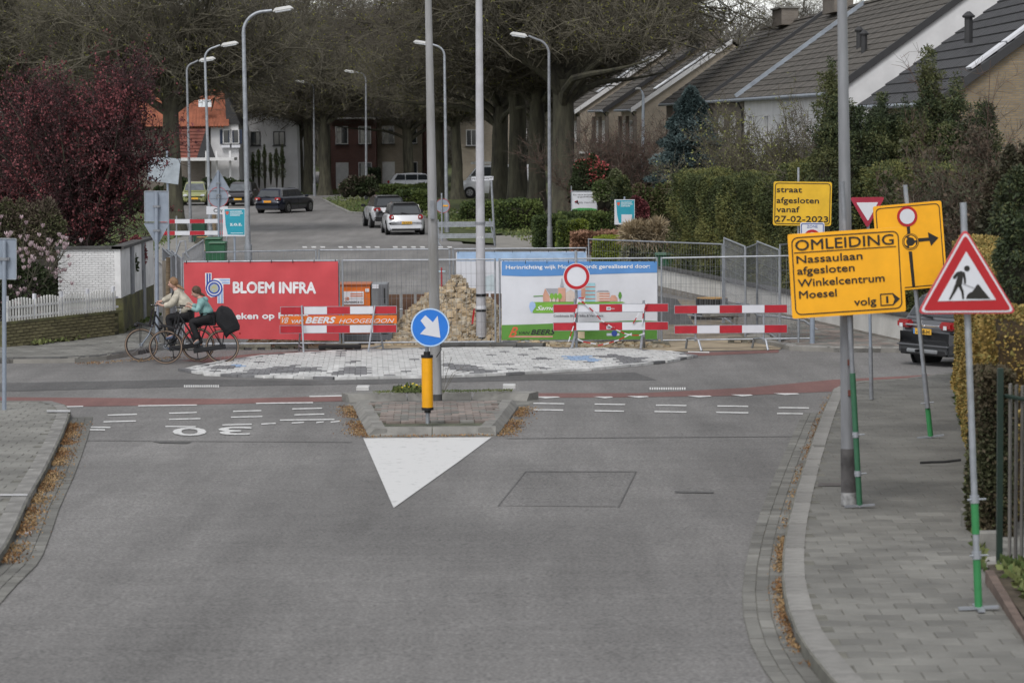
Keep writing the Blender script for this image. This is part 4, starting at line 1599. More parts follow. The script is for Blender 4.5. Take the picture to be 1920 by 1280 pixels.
# purple-leaved tree
b = G(192, 590)
ytree = 73.0
b = Vector((PY(158, 440, ytree).x, ytree, 0))
t = thing('purple_leaved_tree', 'purple-red leaved ornamental tree behind the white garden wall', 'tree', b)
k = ytree / F
rr = random.Random(4)
mb = MB()
SA, SB, SR = [], [], []
mb.tube([(0, 0, -.1), (.03, 0, 1.0), (0, 0, 2.0)], [.2, .16, .15], 9)
for j in range(26):
    an = rr.uniform(0, 6.28)
    p = Vector((rr.uniform(-.06, .06), 0, rr.uniform(1.6, 2.1)))
    el = rr.uniform(.85, 1.4)
    L = rr.uniform(3.0, 4.7)
    ps, rs = [p.copy()], [.05]
    for i in range(6):
        p = p + Vector((math.cos(an) * math.cos(el), math.sin(an) * math.cos(el), math.sin(el))) * L / 6
        el += rr.uniform(-.12, .1)
        an += rr.uniform(-.15, .15)
        ps.append(p.copy())
        rs.append(.05 * (1 - (i + 1) / 7))
    mb.tube(ps, rs, 5)
    for i in range(6):
        SA.append(ps[i]); SB.append(ps[i + 1]); SR.append(rs[i + 1])
mb.build('trunk', bark, t, smooth=True)
rg = np.random.default_rng(8)
A, Bq, Rr = np.array(SA, float), np.array(SB, float), np.array(SR)
a1 = sprout(A, Bq, Rr, 900, 1.0, .02, .5, .2, rg, along=(.1, 1))
a2 = sprout(a1[0], a1[1], a1[3] + .01, 5000, .5, .01, .5, .15, rg)
ob('twigs', cones3('twigs', np.concatenate([a1[0], a2[0]]), np.concatenate([a1[1], a2[1]]), np.concatenate([a1[2], a2[2]]), np.concatenate([a1[3], a2[3]]) + .002, [M('dark purple twigs', (.04, .025, .025), .9)]), t)
i = rg.choice(len(a2[0]), 36000)
P = a2[0][i] + (a2[1][i] - a2[0][i]) * rg.random(36000)[:, None] + rg.normal(size=(36000, 3)) * .05
P = P[P[:, 2] > 2.0 + .3 * rg.random(len(P))]
ob('foliage', leafmesh('foliage', P, .055, purple, None, 1.3), t)
t.scale = (.84, .9, 1)
# a second one cropped by the left edge fills the crown to the frame
b2 = Vector((PY(20, 440, 76).x, 76, 0))
t2 = copy_tree(t, None, 'second purple-red leaved tree at the left edge behind the flowering magnolia', loc=b2, rot=(0, 0, 2.0), scale=(.9, .9, .93))

# magnolia
b = Vector((PY(20, 600, 65).x, 65.0, 0))
t = thing('magnolia_bush', 'magnolia bush with pink white flowers behind the picket fence at the left edge', 'bush', b)
mb = MB()
SA, SB, SR = [], [], []
for j in range(16):
    an = rr.uniform(0, 6.28)
    el = rr.uniform(.7, 1.4)
    p = Vector((0, 0, .3))
    ps, rs = [p.copy()], [.03]
    L = rr.uniform(1.6, 2.6)
    for i in range(5):
        p = p + Vector((math.cos(an) * math.cos(el), math.sin(an) * math.cos(el), math.sin(el))) * L / 5
        ps.append(p.copy()); rs.append(.03 * (1 - i / 6))
        SA.append(ps[-2]); SB.append(ps[-1]); SR.append(rs[-1])
    mb.tube(ps, rs, 5)
mb.build('stems', bark, t)
A, Bq, Rr = np.array(SA, float), np.array(SB, float), np.array(SR)
a1 = sprout(A, Bq, Rr, 420, .5, .012, .5, .3, rg)
ob('twigs', cones3('twigs', *a1, [bark]), t)
fl = MB()
fm_ = M('pink white magnolia petal', (.46, .32, .35), .6, .15, 9, col2=(.58, .48, .50))
for q in range(700):
    i = rr.randrange(420)
    c = Vector(a1[1][i + 420])
    for w in range(5):
        an = w * 1.26 + rr.random()
        o = Vector((math.cos(an), math.sin(an), 0))
        s = Vector((-o.y, o.x, 0)) * .025
        fl.add([c, c + o * .035 + s + Vector((0, 0, .05)), c + o * .05 + Vector((0, 0, .11)), c + o * .035 - s + Vector((0, 0, .05))], [(0, 1, 2, 3)])
fl.build('blossom', fm_, t)
P, N = blobs([(0, 0, 1.2, .9, .7, .8)], 5000)
ob('foliage', leafmesh('foliage', P, .06, ivy, N), t)


def bush(label, u, y, B, n, size, mats, name='bush', cat='bush', amp=.14, aspect=1.5, droop=0, sc=2.0, core=True, zb=0.0, seed=3, group=None, lower=-.3, stem=None, corescale=.8):
    """B ellipsoids in metres relative to base"""
    b = Vector((PY(u, 300, y).x, y, zg(y) + zb))
    t = thing(name, label, cat, b, group=group)
    P, N = blobs(B, n, amp, sc, seed, lower)
    ob('foliage', leafmesh('foliage', P, size, mats, N, aspect, droop), t)
    if core:
        mb = MB()
        for (x, yy, z, rx, ry, rz) in B:
            prof = [(max(.01, math.sin(a)) * corescale, -math.cos(a) * corescale) for a in np.linspace(.02, math.pi - .02, 8)]
            m2 = MB().lathe(prof, 12)
            mb.add([(x + p[0] * rx, yy + p[1] * ry, max(z + p[2] * rz, .02)) for p in m2.v], m2.f)
        mb.build('stem_core', corem, t, smooth=True)
    if stem:
        MB().tube([(0, 0, -.1), (0, 0, stem[0])], [stem[1], stem[1] * .8], 8).build('trunk', bark, t)
    return t


def px_bush(label, u0, u1, v0, v1, y, n, size, mats, parts=5, **k):
    """an irregular bush filling a size given by its extents"""
    kx = y / F
    w = (u1 - u0) * kx
    z1 = PY(0, v0, y).z if False else CAMZ - (v0 - 230) * kx
    z0 = max(0, CAMZ - (v1 - 230) * kx) if v1 else 0
    r = random.Random(int(u0 * 7 + y))
    B = []
    for i in range(parts):
        f = (i + .5) / parts
        rx = w / parts * r.uniform(.75, 1.05)
        top = z1 - (r.random() ** 1.5) * (z1 - z0) * .28
        rz = (top - z0) / 2
        B.append((-w / 2 + f * w, r.uniform(-.3, .3) * rx, z0 + rz, rx, rx * .9, rz))
    return bush(label, (u0 + u1) / 2, y, B, n, size, mats, **k)


px_bush('olive green bare-tipped shrub under the purple-leaved tree at the left', -30, 105, 360, 560, 70, 16000, .035, [fg('olive shrub', (.075, .08, .035)), fg('brown shrub twig', (.09, .07, .05))], aspect=2.6, core=True, corescale=.7)
px_bush('dark evergreen ivy mound on top of the white garden wall', 110, 240, 452, 520, 69.5, 9000, .05, ivy, parts=6)
px_bush('small purple barberry bush at the corner of the white wall', 222, 262, 425, 520, 71, 5000, .035, purple, parts=2)
px_bush('brown shrub beside the dark gap left of the white wall', 78, 112, 440, 640, 67.5, 5000, .045, [fg('brown leaf', (.07, .045, .03)), ivy[1]], parts=2)

# tall clipped thuja hedge behind the right low wall
pa, pb = WALLR
for i, (f0, f1, top, lab) in enumerate([(.52, 1.02, 335, 'left lower stretch of the tall clipped thuja hedge above the white wall'), (.0, .54, 318, 'right stretch of the tall clipped thuja hedge, behind the yellow street closed sign')]):
    a, b = pa.lerp(pb, f0), pa.lerp(pb, f1)
    d = b - a
    c = (a + b) / 2 + Vector((1.15, 0.4, 0))
    y = c.y
    z1 = CAMZ - (top - 230) * y / F
    hedge(lab, c.x, c.y, d.length, 1.5, z1, thuja, corem, n=200000, size=.028, amp=.16, sc=1.5, rz=math.atan2(d.y, d.x) + math.pi, z=0, seed=i + 3, depth=.3, aspect=2.4)
px_bush('tall ragged thuja crowns rising right of the yellow green shrub', 1520, 1590, 215, 560, 84, 50000, .04, thuja, parts=3, aspect=2.8, corescale=.8)
# large evergreen mass right
B = []
r = random.Random(9)
y = 68
for i in range(26):
    u = 1550 + i * 12
    h_ = CAMZ - ({1: 120, 2: 175, 9: 180, 16: 110, 17: 175, 20: 165}.get(i, 195 + 55 * r.random()) - 230) * y / F
    B.append(((u - 1690) * y / F, r.uniform(-.5, .5), h_ / 2, .3, .5, h_ / 2))
B.append((0, 0, 1.9, 1.7, 1.0, 2.0))
bush('large dark evergreen conifer clump behind the detour signs', 1690, y, B, 280000, .026, ever, name='conifer', cat='conifer', amp=.22, droop=.6, aspect=3.2, sc=3.2, corescale=.8)
# twiggy brown bush far right
def twigbush(label, u, y, w, h, n, rad, mats, leaf=0, leafmats=None, z0=0.0, name='bare_bush', stems=24, seed=2):
    b = Vector((PY(u, 300, y).x, y, zg(y) + z0))
    t = thing(name, label, 'bush', b)
    r = random.Random(seed)
    rg = np.random.default_rng(seed)
    SA, SB, SR = [], [], []
    mb = MB()
    for j in range(stems):
        p = Vector((r.uniform(-w, w) * .35, r.uniform(-w, w) * .3, 0))
        an, el = r.uniform(0, 6.28), r.uniform(.9, 1.5)
        L = h * r.uniform(.75, 1.05)
        ps, rs = [p.copy()], [.02]
        for i in range(6):
            p = p + Vector((math.cos(an) * math.cos(el), math.sin(an) * math.cos(el) * .6, math.sin(el))) * L / 6
            el -= r.uniform(-.02, .14)
            ps.append(p.copy()); rs.append(.02 * (1 - i / 7))
            SA.append(ps[-2]); SB.append(ps[-1]); SR.append(rs[-1])
        mb.tube(ps, rs, 5)
    mb.build('stems', mats[0], t)
    A, Bq, Rr = np.array(SA, float), np.array(SB, float), np.array(SR)
    a1 = sprout(A, Bq, Rr, n // 6, w * .35, rad * 1.6, .5, .25, rg)
    a2 = sprout(a1[0], a1[1], a1[3] + rad, n, w * .2, rad, .5, .2, rg)
    mi = rg.integers(0, len(mats), len(a1[0]) + len(a2[0]))
    ob('twigs', cones3('twigs', np.concatenate([a1[0], a2[0]]), np.concatenate([a1[1], a2[1]]), np.concatenate([a1[2], a2[2]]), np.concatenate([a1[3], a2[3]]) + .001, mats, mi), t)
    if leaf:
        i = rg.choice(len(a2[0]), leaf)
        P = a2[0][i] + (a2[1][i] - a2[0][i]) * rg.random(leaf)[:, None] + rg.normal(size=(leaf, 3)) * .04
        ob('foliage', leafmesh('foliage', P, .05, leafmats, None, 1.4), t)
    return t


tw_r = M('reddish bare twigs', (.11, .07, .055), .9, .3, 1)
tw_g = M('grey bare twigs', (.12, .105, .075), .9, .3, 1)
twigbush('brown bare twiggy hedge mass above the golden hedge at the right edge', 1945, 49, 1.0, 4.6, 26000, .006, [tw_g, tw_r, twig], stems=60, seed=3, leaf=26000, leafmats=[fg('dead brown leaf', (.085, .06, .04)), fg('dark olive leaf', (.05, .055, .028))])
px_bush('dark olive undergrowth mass behind the roadworks sign', 1850, 2060, 300, 700, 47, 40000, .045, [fg('dusky leaf', (.035, .034, .02)), fg('dusky olive leaf', (.055, .052, .028)), fg('dusky brown leaf', (.06, .045, .03))], parts=7, corescale=.85)
twigbush('thin reddish bare branches in front of the nearest slate roof', 1810, 68, 1.8, 6.6, 1800, .006, [tw_r, twig2], stems=12, seed=5)
twigbush('thin bare tree over the nearest white gable', 1640, 74, 1.8, 6.0, 700, .008, [twig2], stems=9, seed=6)
twigbush('yellow green spring shrub in front of the brown roofed terrace', 1465, 98, 2.3, 5.4, 14000, .009, [tw_g, twig], leaf=18000, leafmats=[fg('spring leaf', (.22, .235, .07)), fg('spring leaf olive', (.14, .15, .055))], stems=40, seed=7)
twigbush('small reddish bare tree before the tan brick gable', 1145, 140, 3.2, 4.4, 7000, .011, [tw_r, twig2], stems=22, seed=8, leaf=3500, leafmats=[fg('reddish bud', (.1, .05, .05))])
twigbush('bare greyish shrub right of the blue spruce', 1405, 112, 1.7, 4.4, 4000, .009, [tw_g, twig], stems=26, seed=9)
# near golden brown hedge
def lerp(a, b, t):
    return a + (b - a) * t


hA, hB = G(1786, 745, .1), G(1834, 985, .1)
d = hA - hB
c = (hA + hB) / 2
rzh = math.atan2(d.y, d.x) - math.pi / 2
zt = PY(1800, 452, hA.y).z
hedge('golden brown clipped hedge along the right pavement', c.x + .62, c.y, 1.1, d.length, zt - c.z + .05, gold, M('brown hedge wood', (.06, .04, .02), .95, .3, 4), n=150000, size=.028, amp=.09, sc=2.2, rz=rzh, z=c.z, depth=.14, aspect=1.5)
# lower end of the hedge next to the gate, shade painted into darker leaves
b = G(1868, 1010, .1)
hedge('low end of the right hedge, shade painted into its leaves, beside the green gate post', b.x, b.y + .3, .32, .6, PY(1860, 700, b.y).z - b.z, [fg('shaded hedge brown', (.07, .055, .03)), fg('shaded hedge olive', (.055, .06, .025))], corem, n=16000, size=.03, amp=.06, z=b.z, depth=.12)
# near overhanging evergreen at right edge
bush('dark evergreen bough hanging in at the right edge above the gate', 1940, 30, [(0, 0, 2.55, .42, .4, .75), (.2, .1, 2.0, .33, .3, .35), (-.1, .2, 3.2, .3, .3, .5), (.5, .2, 1.6, .3, .3, 1.6)], 40000, .02, ever, name='conifer', cat='conifer', amp=.2, droop=.5, aspect=2.4, sc=5)

# blue spruce
y = 118
b = Vector((PY(1296, 300, y).x, y, 0))
t = thing('blue_spruce', 'blue grey spruce in front of the terraced houses', 'spruce', b)
rg = np.random.default_rng(3)
n = 60000
zt = CAMZ + (230 - 168) * y / F
lv = rg.random(n) ** .75
z = .6 + lv * (zt - .6)
Rm = 1.95 * (1 - lv) ** .7 * (1 + .2 * np.sin(z * 9)) + .04
an = rg.random(n) * 6.28
rad = Rm * (1 - .35 * rg.random(n) ** 2) * (1 + .22 * np.sin(an * 9 + z * 3))
P = np.stack([np.cos(an) * rad, np.sin(an) * rad, z - .18 * rad], 1)
spr = [fg('blue spruce dark', (.03, .05, .05)), fg('blue spruce', (.055, .085, .085)), fg('blue spruce tip', (.09, .125, .125))]
ob('foliage', leafmesh('foliage', P, .055, spr, np.stack([np.cos(an), np.sin(an), .2 + 0 * an], 1), 2.4), t)
MB().tube([(0, 0, 0), (0, 0, zt * .95)], [.16, .02], 8).build('trunk', bark, t)
MB().lathe([(.02, .7), (1.1, .8), (.7, 2.5), (.3, zt * .7), (.02, zt * .92)], 12).build('stem_core', corem, t)

# clipped garden hedges and shrubs by far junction
def hedge_px(label, u0, u1, v0, v1, depth, mats, n=9000, size=.06, **k):
    b = G((u0 + u1) / 2, v1)
    kx = b.y / F
    w = (u1 - u0) * kx
    h_ = (v1 - v0) * kx
    return hedge(label, b.x, b.y + depth / 2, w, depth, h_, mats, corem, n=n, size=size, **k)


hedge_px('clipped green hedge block behind the grey street lamp', 1003, 1060, 409, 466, 1.6, box_, 12000, .06)
hedge_px('small bright green clipped hedge block left of the beech hedge', 1047, 1099, 417, 470, 1.2, [box_[1], box_[2], lime[0]], 10000, .06)
hedge_px('low rust brown beech hedge at the far corner', 1074, 1246, 438, 478, 1.0, beech, 16000, .07)
hedge_px('low bright lime green clipped hedge beside the teal notice post', 1114, 1203, 446, 492, .9, lime, 12000, .05)
hedge_px('variegated pale shrub right of the lime green hedge', 1168, 1246, 458, 500, 1.0, [fg('variegated', (.2, .2, .12)), box_[1]], 9000, .06, amp=.25)
hedge_px('long low green hedge behind the white site board', 1050, 1160, 403, 440, 2.0, box_, 9000, .08)
hedge_px('long low hedge along the far footpath, right part', 935, 1012, 383, 433, 5.0, box_, 12000, .08, amp=.2)
hedge_px('wide green hedge between the trunks and the grey barrier', 868, 960, 385, 415, 4.0, box_, 10000, .09, amp=.2)
hedge_px('green hedge right behind the white hatchback', 744, 800, 362, 398, 4.0, box_, 9000, .09, amp=.2)
hedge_px('low yellow green hedge behind the two white cars', 708, 800, 350, 366, 3.0, [box_[1], box_[2]], 7000, .09)
hedge_px('dark evergreen hedge behind the far green bin', 690, 709, 318, 364, 2.0, ivy, 4000, .09)
hedge_px('rust brown beech hedge beyond the two white cars', 709, 752, 332, 350, 2.0, beech, 4000, .1)
hedge_px('dark hedge with round topiary in front of the white gabled house', 468, 570, 328, 348, 2.0, ivy, 8000, .1)
for i, u in enumerate((478, 496, 515, 531, 548)):
    y = G(500, 347).y - .5
    bush('dark round topiary ball on the far hedge, %s' % ['leftmost of the five', 'second from the left', 'middle one of the five', 'second from the right', 'rightmost of the five'][i], u, y, [(0, 0, 0, .36, .36, .33)], 1500, .06, ivy, name='topiary_ball', cat='topiary', zb=CAMZ - (322 - 230) * y / F, group='round topiary balls', lower=-1)
hedge_px('tall dark clipped hedge left of the red brick house', 620, 640, 300, 345, 2.0, ivy, 5000, .09)
bush('dark clipped yew column in the corner garden', 1166, 112, [(0, 0, 1.4, .36, .36, 1.45), (0, 0, 1.9, .34, .34, .95)], 11000, .06, ever, name='yew_column', cat='yew', amp=.04, aspect=2)
px_bush('pink flowering camellia left of the clipped yew column', 1082, 1138, 290, 400, 135, 9000, .09, [ivy[1], fg('camellia leaf', (.04, .055, .022)), fg('camellia bloom', (.4, .09, .09))], parts=3)
px_bush('loose green shrub behind the white site board', 1120, 1160, 320, 400, 128, 5000, .08, [box_[1], fg('pale shrub leaf', (.14, .15, .08))], parts=3)
px_bush('brown and green mixed shrubs under the pale street lamp', 1190, 1262, 345, 440, 116, 15000, .07, [fg('brown mix', (.1, .07, .045)), box_[1], fg('olive mix', (.09, .09, .035))], parts=4)
px_bush('dark purple shrub behind the teal notice', 1186, 1210, 370, 430, 110, 3500, .06, purple, parts=2)
px_bush('green shrubbery in front of the tan terrace', 1075, 1240, 325, 420, 148, 14000, .1, [ivy[1], box_[0], fg('brown shrubbery', (.06, .045, .03))], parts=7)
px_bush('brown undergrowth between the far hedges', 640, 700, 326, 372, 185, 5000, .1, [fg('brown thicket', (.07, .055, .04)), ivy[1]], parts=4)
bush('row of narrow climbing plants before the white gabled house', 503, 203, [(-1.1 + .42 * i, 0, 1.7, .13, .13, 1.3 + .3 * (i % 3)) for i in range(6)], 5000, .06, [box_[0], box_[1], fg('grey green creeper', (.1, .11, .06))])
px_bush('dark garden shrubs below the orange roofed house', 335, 470, 330, 372, 186, 12000, .09, [ivy[0], ivy[1], box_[0]], parts=9)
px_bush('dark green shrubs behind the striped barrier', 240, 335, 345, 400, 150, 9000, .09, [ivy[1], box_[0]], parts=6)
gr = [fg('dry ornamental grass', (.26, .2, .12)), fg('pale dry grass', (.33, .27, .18))]
px_bush('tall dry ornamental grass behind the beech hedge', 1176, 1240, 420, 470, 96, 5000, .035, gr, parts=4, aspect=9, core=False)
# ================================================================== LAMP POSTS
def lamp_arm(label, ub, vb, utop, vtop, uh, vh, r0=.075, mat=galv, y=None, group='street lamps with curved arms', hl=.75):
    P = Post(ub, vb, None) if y is None else Post(ub, 400, None, y=y, z=0)
    t = pthing('street_lamp', label, 'street lamp', P, group)
    x1, z1 = P.q(utop, vtop)
    xh, zh = P.q(uh, vh)
    s = 1 if xh > x1 else -1
    xe = xh - s * hl
    ze = zh - (.12 if hl > 0 else 0)
    rc = min(.9, abs(xe - x1) * .75)
    pts = [(0, 0, -.1), (x1 * .5, 0, z1 * .5), (x1, 0, z1 - rc)]
    rs = [r0, r0 * .8, r0 * .62]
    for i in range(1, 8):
        a = i / 7 * R(78)
        pts.append((x1 + s * rc * (1 - math.cos(a)), 0, z1 - rc + rc * math.sin(a) * .95))
        rs.append(r0 * .55)
    pts.append((xe, 0, ze))
    rs.append(r0 * .5)
    MB().tube(pts, rs, 10).build('pole', mat, t, smooth=True)
    MB().tube([(0, 0, -.05), (0, 0, .9)], [r0 * 1.35, r0 * 1.3], 10).build('base_sleeve', mat, t, smooth=True)
    an = math.atan2(zh - ze, (xh - xe) * s)
    m = MB()
    m.box((0, 0, 0), (hl, .26, .13), taper=.7)
    h = m.build('lamp_head', lamph, t, bevel=.03, loc=((xe + xh) / 2, 0, (ze + zh) / 2), rot=(0, -an * s, 0))
    MB().box((0, 0, -.08), (hl * .72, .2, .06), taper=1.1).build('lamp_lens', lens_w, h, bevel=.02)
    return t


lamp_arm('tall grey street lamp beside the teal z.o.z. notice, arm pointing right', 466, 507, 456, 20, 551, 13, .1)
lamp_arm('brownish street lamp left of the tall one, arm pointing right', 394, 432, 384, 88, 448, 79, .075, y=114)
lamp_arm('dull street lamp behind the two others at left, arm pointing right', 357, 388, 350, 117, 405, 108, .07, mat=galvd, y=121)
lamp_arm('grey street lamp rising behind the grey barrier, arm pointing left', 838, 437, 833, 84, 774, 77, .09)
lamp_arm('grey street lamp at the hedge corner right of the white lamp column, arm pointing left', 1031, 467, 1029, 72, 955, 62, .085, mat=galvd)
lamp_arm('distant street lamp in front of the paired trunks, arm pointing left', 590, 368, 588, 156, 553, 151, .085, mat=galvd)
lamp_arm('distant street lamp in front of the red brick houses, arm pointing left', 687, 376, 686, 136, 645, 132, .09, mat=galvd)
# pale modern lamp with name plate
P = Post(1205, 403, (1205, 170))
t = pthing('street_lamp', 'pale street lamp with small flat head and blank name plate before the terraces', 'street lamp', P)
x1, z1 = P.q(1206, 180)
xh, zh = P.q(1200, 166)
MB().tube([(0, 0, 0), (x1, 0, z1), (x1 - .06, 0, z1 + .22), (xh, 0, zh - .04)], [.1, .075, .05, .04], 10).build('pole', M('pale blue grey paint', (.42, .47, .53), .5, .1), t, smooth=True)
MB().box((xh - .1, 0, zh), (.36, .3, .12), taper=.6).build('lamp_head', lamph, t, bevel=.03)
MB().box((P.q(1205, 339)[0], -.12, P.q(1205, 339)[1]), (.66, .03, .17)).build('name_plate', alu, t)
# thin bare pole in front of slender tree
P = Post(507, 349, (505, 185))
MB().tube([(0, 0, 0), (0, 0, P.q(505, 185)[1])], [.08, .05], 8).build('bare_pole', galvd, smooth=True, label='thin grey pole beside the slender tree before the white gabled house', cat='pole', loc=P.b)


def column(label, ub, vb, ut, vt, r0, r1, mat, name='lamp_column', zo=0.0, band=None):
    P = Post(ub, vb, (ut, vt), zo=zo)
    t = pthing(name, label, 'lamp post', P)
    z = P.q(ut, vt)[1]
    H = z + 1.5
    MB().tube([(0, 0, -.2), (0, 0, .02), (0, 0, H)], [r0, r0, r0 + (r1 - r0) * H / z], 16).build('pole', mat, t, smooth=True)
    if band:
        MB().tube([(0, 0, 0), (0, 0, band[0])], [r0 + .006, r0 + .005], 16).build('base_band', band[1], t, smooth=True)
    return t, P


concp = M('weathered concrete pole with algae', (.25, .245, .235), .8, .2, 2, stretch=(2, 2, .3), bump=.2, col2=(.33, .33, .34))
t, P = column('tall concrete lamp post on the traffic island behind the blue arrow sign', 818, 752, 803, 0, .098, .055, concp, zo=.1)
for v0, v1 in ((612, 752),):
    z1 = P.q(818, 700)[1]
    MB().tube([(0, 0, 0), (0, 0, z1 * .26)], [.1, .099], 16).build('dark_base', M('soot dark concrete', (.06, .06, .06), .85, .3, 3), t, smooth=True)
zz = P.q(810, 393)[1]
MB().box((.0, -.1, zz), (.07, .05, .3)).build('number_tag', galvd, t)
MB().tube([(.07, -.09, P.q(815, 600)[1]), (.1, -.12, P.q(815, 655)[1]), (.02, -.14, P.q(815, 668)[1])], .008, 6).build('cable', black, t)
t, P = column('tall pale grey lamp column with dark foot in front of the rubble heap', 902, 645, 898, 0, .115, .075, M('pale grey lamp column', (.40, .40, .42), .5, .1, 2, col2=(.47, .47, .5)), band=(.16, black))
for v, h, mt in ((418, .05, galvd), (576, .07, white), (582, .04, black), (553, .06, black)):
    z = P.q(900, v)[1]
    MB().tube([(0, 0, z - h / 2), (0, 0, z + h / 2)], .12, 16).build('strap', mt, t, smooth=True)
text(t, '174', -.06, P.q(900, 447)[1], .07, .05, M('small white number', (.7, .7, .7)), y=-.118, name='lettering')
# tape ends hanging from column
MB().add([(-.13, -.12, P.q(0, 582)[1]), (-.17, -.13, P.q(0, 584)[1]), (-.22, -.12, P.q(0, 612)[1]), (-.17, -.13, P.q(0, 610)[1])], [(0, 1, 2, 3)]).build('tape_end', red, t)
t, P = column('grey steel lamp post on the right pavement behind the OMLEIDING detour sign', 1592, 948, 1579, 0, .082, .052, M('dull grey steel lamp post', (.23, .235, .25), .5, .2, 1.5, metal=.3, stretch=(3, 3, .5)), zo=.12)
MB().tube([(0, 0, 0), (0, 0, .62)], [.084, .083], 16).build('dark_base', M('tarred steel', (.085, .08, .08), .7, .5, 3), t, smooth=True)
MB().tube([(0, 0, .012), (0, 0, .15)], [.088, .087], 16).build('base_band', M('scuffed grey paint', (.25, .25, .25), .7, .4, 14), t, smooth=True)
for v, mt in ((735, 0), (678, 0)):
    z = P.q(1590, v)[1]
    MB().box((.02, -.082, z), (.05, .02, .06)).build('sticker', M('rust sticker', (.12, .04, .03), .8, .3), t)


# ================================================================== SIGNS
def rrect(x0, z0, x1, z1, r, n=4):
    out = []
    for cx, cz, a0 in ((x1 - r, z1 - r, 0), (x0 + r, z1 - r, 90), (x0 + r, z0 + r, 180), (x1 - r, z0 + r, 270)):
        for i in range(n + 1):
            a = R(a0 + 90 * i / n)
            out.append((cx + r * math.cos(a), cz + r * math.sin(a)))
    return out


def rtri(pts, r, n=3):
    out = []
    m = len(pts)
    for i in range(m):
        p = Vector(pts[i]); a = Vector(pts[i - 1]); b = Vector(pts[(i + 1) % m])
        da, db = (a - p).normalized(), (b - p).normalized()
        ang = da.angle(db)
        dist = r / math.tan(ang / 2)
        s, e = p + da * dist, p + db * dist
        for j in range(n + 1):
            t = j / n
            out.append(tuple((s * (1 - t) ** 2 + p * 2 * t * (1 - t) + e * t * t)))
    return out


def circ(cx, cz, r, n=32):
    return [(cx + r * math.cos(2 * math.pi * i / n), cz + r * math.sin(2 * math.pi * i / n)) for i in range(n)]


def ring(mb, outer, inner, y0, y1, mi=0):
    n = len(outer)
    vs = [(x, y0, z) for x, z in outer] + [(x, y0, z) for x, z in inner] + [(x, y1, z) for x, z in outer] + [(x, y1, z) for x, z in inner]
    fs = []
    for i in range(n):
        k = (i + 1) % n
        fs += [(i, k, n + k, n + i), (i, 2 * n + i, 2 * n + k, k), (n + i, n + k, 3 * n + k, 3 * n + i)]
    mb.add(vs, fs, mi)


def T(poly, f):
    return [f(*p) for p in poly]


def scalepoly(poly, s):
    cx = sum(p[0] for p in poly) / len(poly)
    cz = sum(p[1] for p in poly) / len(poly)
    return [(cx + (x - cx) * s, cz + (z - cz) * s) for x, z in poly]


Y0 = -.10   # plate front is this far in front of the pole axis
# --- blue keep-right sign on the island
P = Post(799, 793, (805, 590), zo=.13)
P.lean = 0
P = Post(801, 795, None, zo=.13)
t = pthing('arrow_sign', 'round blue sign with white arrow pointing down right, on a yellow bollard post', 'traffic sign', P)
cx, cz = P.q(807, 613)
rr_ = 36.5 * P.k
MB().prism(circ(cx, cz, rr_, 40), Y0, Y0 + .025).build('sign_plate', alu, t)
q = MB()
ring(q, circ(cx, cz, rr_ - .004, 40), circ(cx, cz, rr_ - .022, 40), Y0 - .006, Y0)
q.build('white_rim', M('pale blue white rim', (.45, .62, .85), .4), t)
MB().prism(circ(cx, cz, rr_ - .024, 40), Y0 - .004, Y0).build('blue_face', blue, t)
# arrow: shaft and head towards lower right
ar = [(789, 600), (798, 590), (812, 603), (821, 591), (826, 632), (788, 625), (799, 613.5)]
MB().prism(T(ar, P.q), Y0 - .009, Y0 - .0045).build('arrow', white, t)
x0, _ = P.q(801, 700)
MB().tube([(x0, 0, P.q(0, 800)[1]), (x0, 0, cz + .1)], .03, 10).build('pole', galv, t, smooth=True)
za, zb = P.q(0, 772)[1], P.q(0, 674)[1]
MB().tube([(x0, 0, za), (x0, 0, zb)], .083, 20).build('yellow_bollard', M('yellow bollard plastic', (.78, .36, .008), .4, .06), t, smooth=True)
for z in (za, zb):
    MB().tube([(x0, 0, z - .02), (x0, 0, z + .02)], .089, 20).build('black_cap', black, t, smooth=True)
MB().tube([(x0, 0, zb), (x0, 0, zb + .07)], .05, 12).tube([(x0, 0, za - .06), (x0, 0, za)], .05, 12).build('collar', black, t, smooth=True)

# --- no entry for vehicles sign C1 in front of the barrier
P = Post(1081, 655)
t = pthing('closed_road_sign', 'round white sign with red rim standing before the green banner', 'traffic sign', P)
cx, cz = P.q(1081, 518)
rr_ = 25 * P.k
MB().prism(circ(cx, cz, rr_, 40), Y0, Y0 + .02).build('sign_plate', white, t)
q = MB()
ring(q, circ(cx, cz, rr_ * .955, 40), circ(cx, cz, rr_ * .73, 40), Y0 - .006, Y0 + .001)
q.build('red_rim', red, t)
MB().tube([(0, 0, 0), (0, 0, P.q(0, 478)[1])], .032, 10).build('pole', galv, t, smooth=True)

# --- roadworks triangle
P = Post(1835, 1142, (1806, 380), zo=.13)
t = pthing('roadworks_sign', 'red and white roadworks triangle sign on a green footed temporary pole at the right', 'traffic sign', P)
tri = [P.q(1806, 426), P.q(1716, 587), P.q(1903, 586)]
MB().prism(rtri(tri, .035), Y0, Y0 + .03).build('sign_plate', M('red sign edge', (.5, .05, .06), .5), t)
cn = scalepoly(tri, .95)
MB().prism(rtri(cn, .03), Y0 - .004, Y0).build('white_line', white, t)
MB().prism(rtri(scalepoly(tri, .885), .022), Y0 - .008, Y0 - .0045).build('red_field', red, t)
wt = [P.q(1807.5, 470), P.q(1754.5, 563), P.q(1863, 560.5)]
MB().prism(wt, Y0 - .012, Y0 - .0085).build('white_field', white, t)
yk = (Y0 - .016, Y0 - .0125)
zf = lambda x, y: P.q(1640 + x / 4.268, 420 + y / 4.268)
man = MB()
man.prism(T(circ(720, 349, 23, 16), zf), *yk)
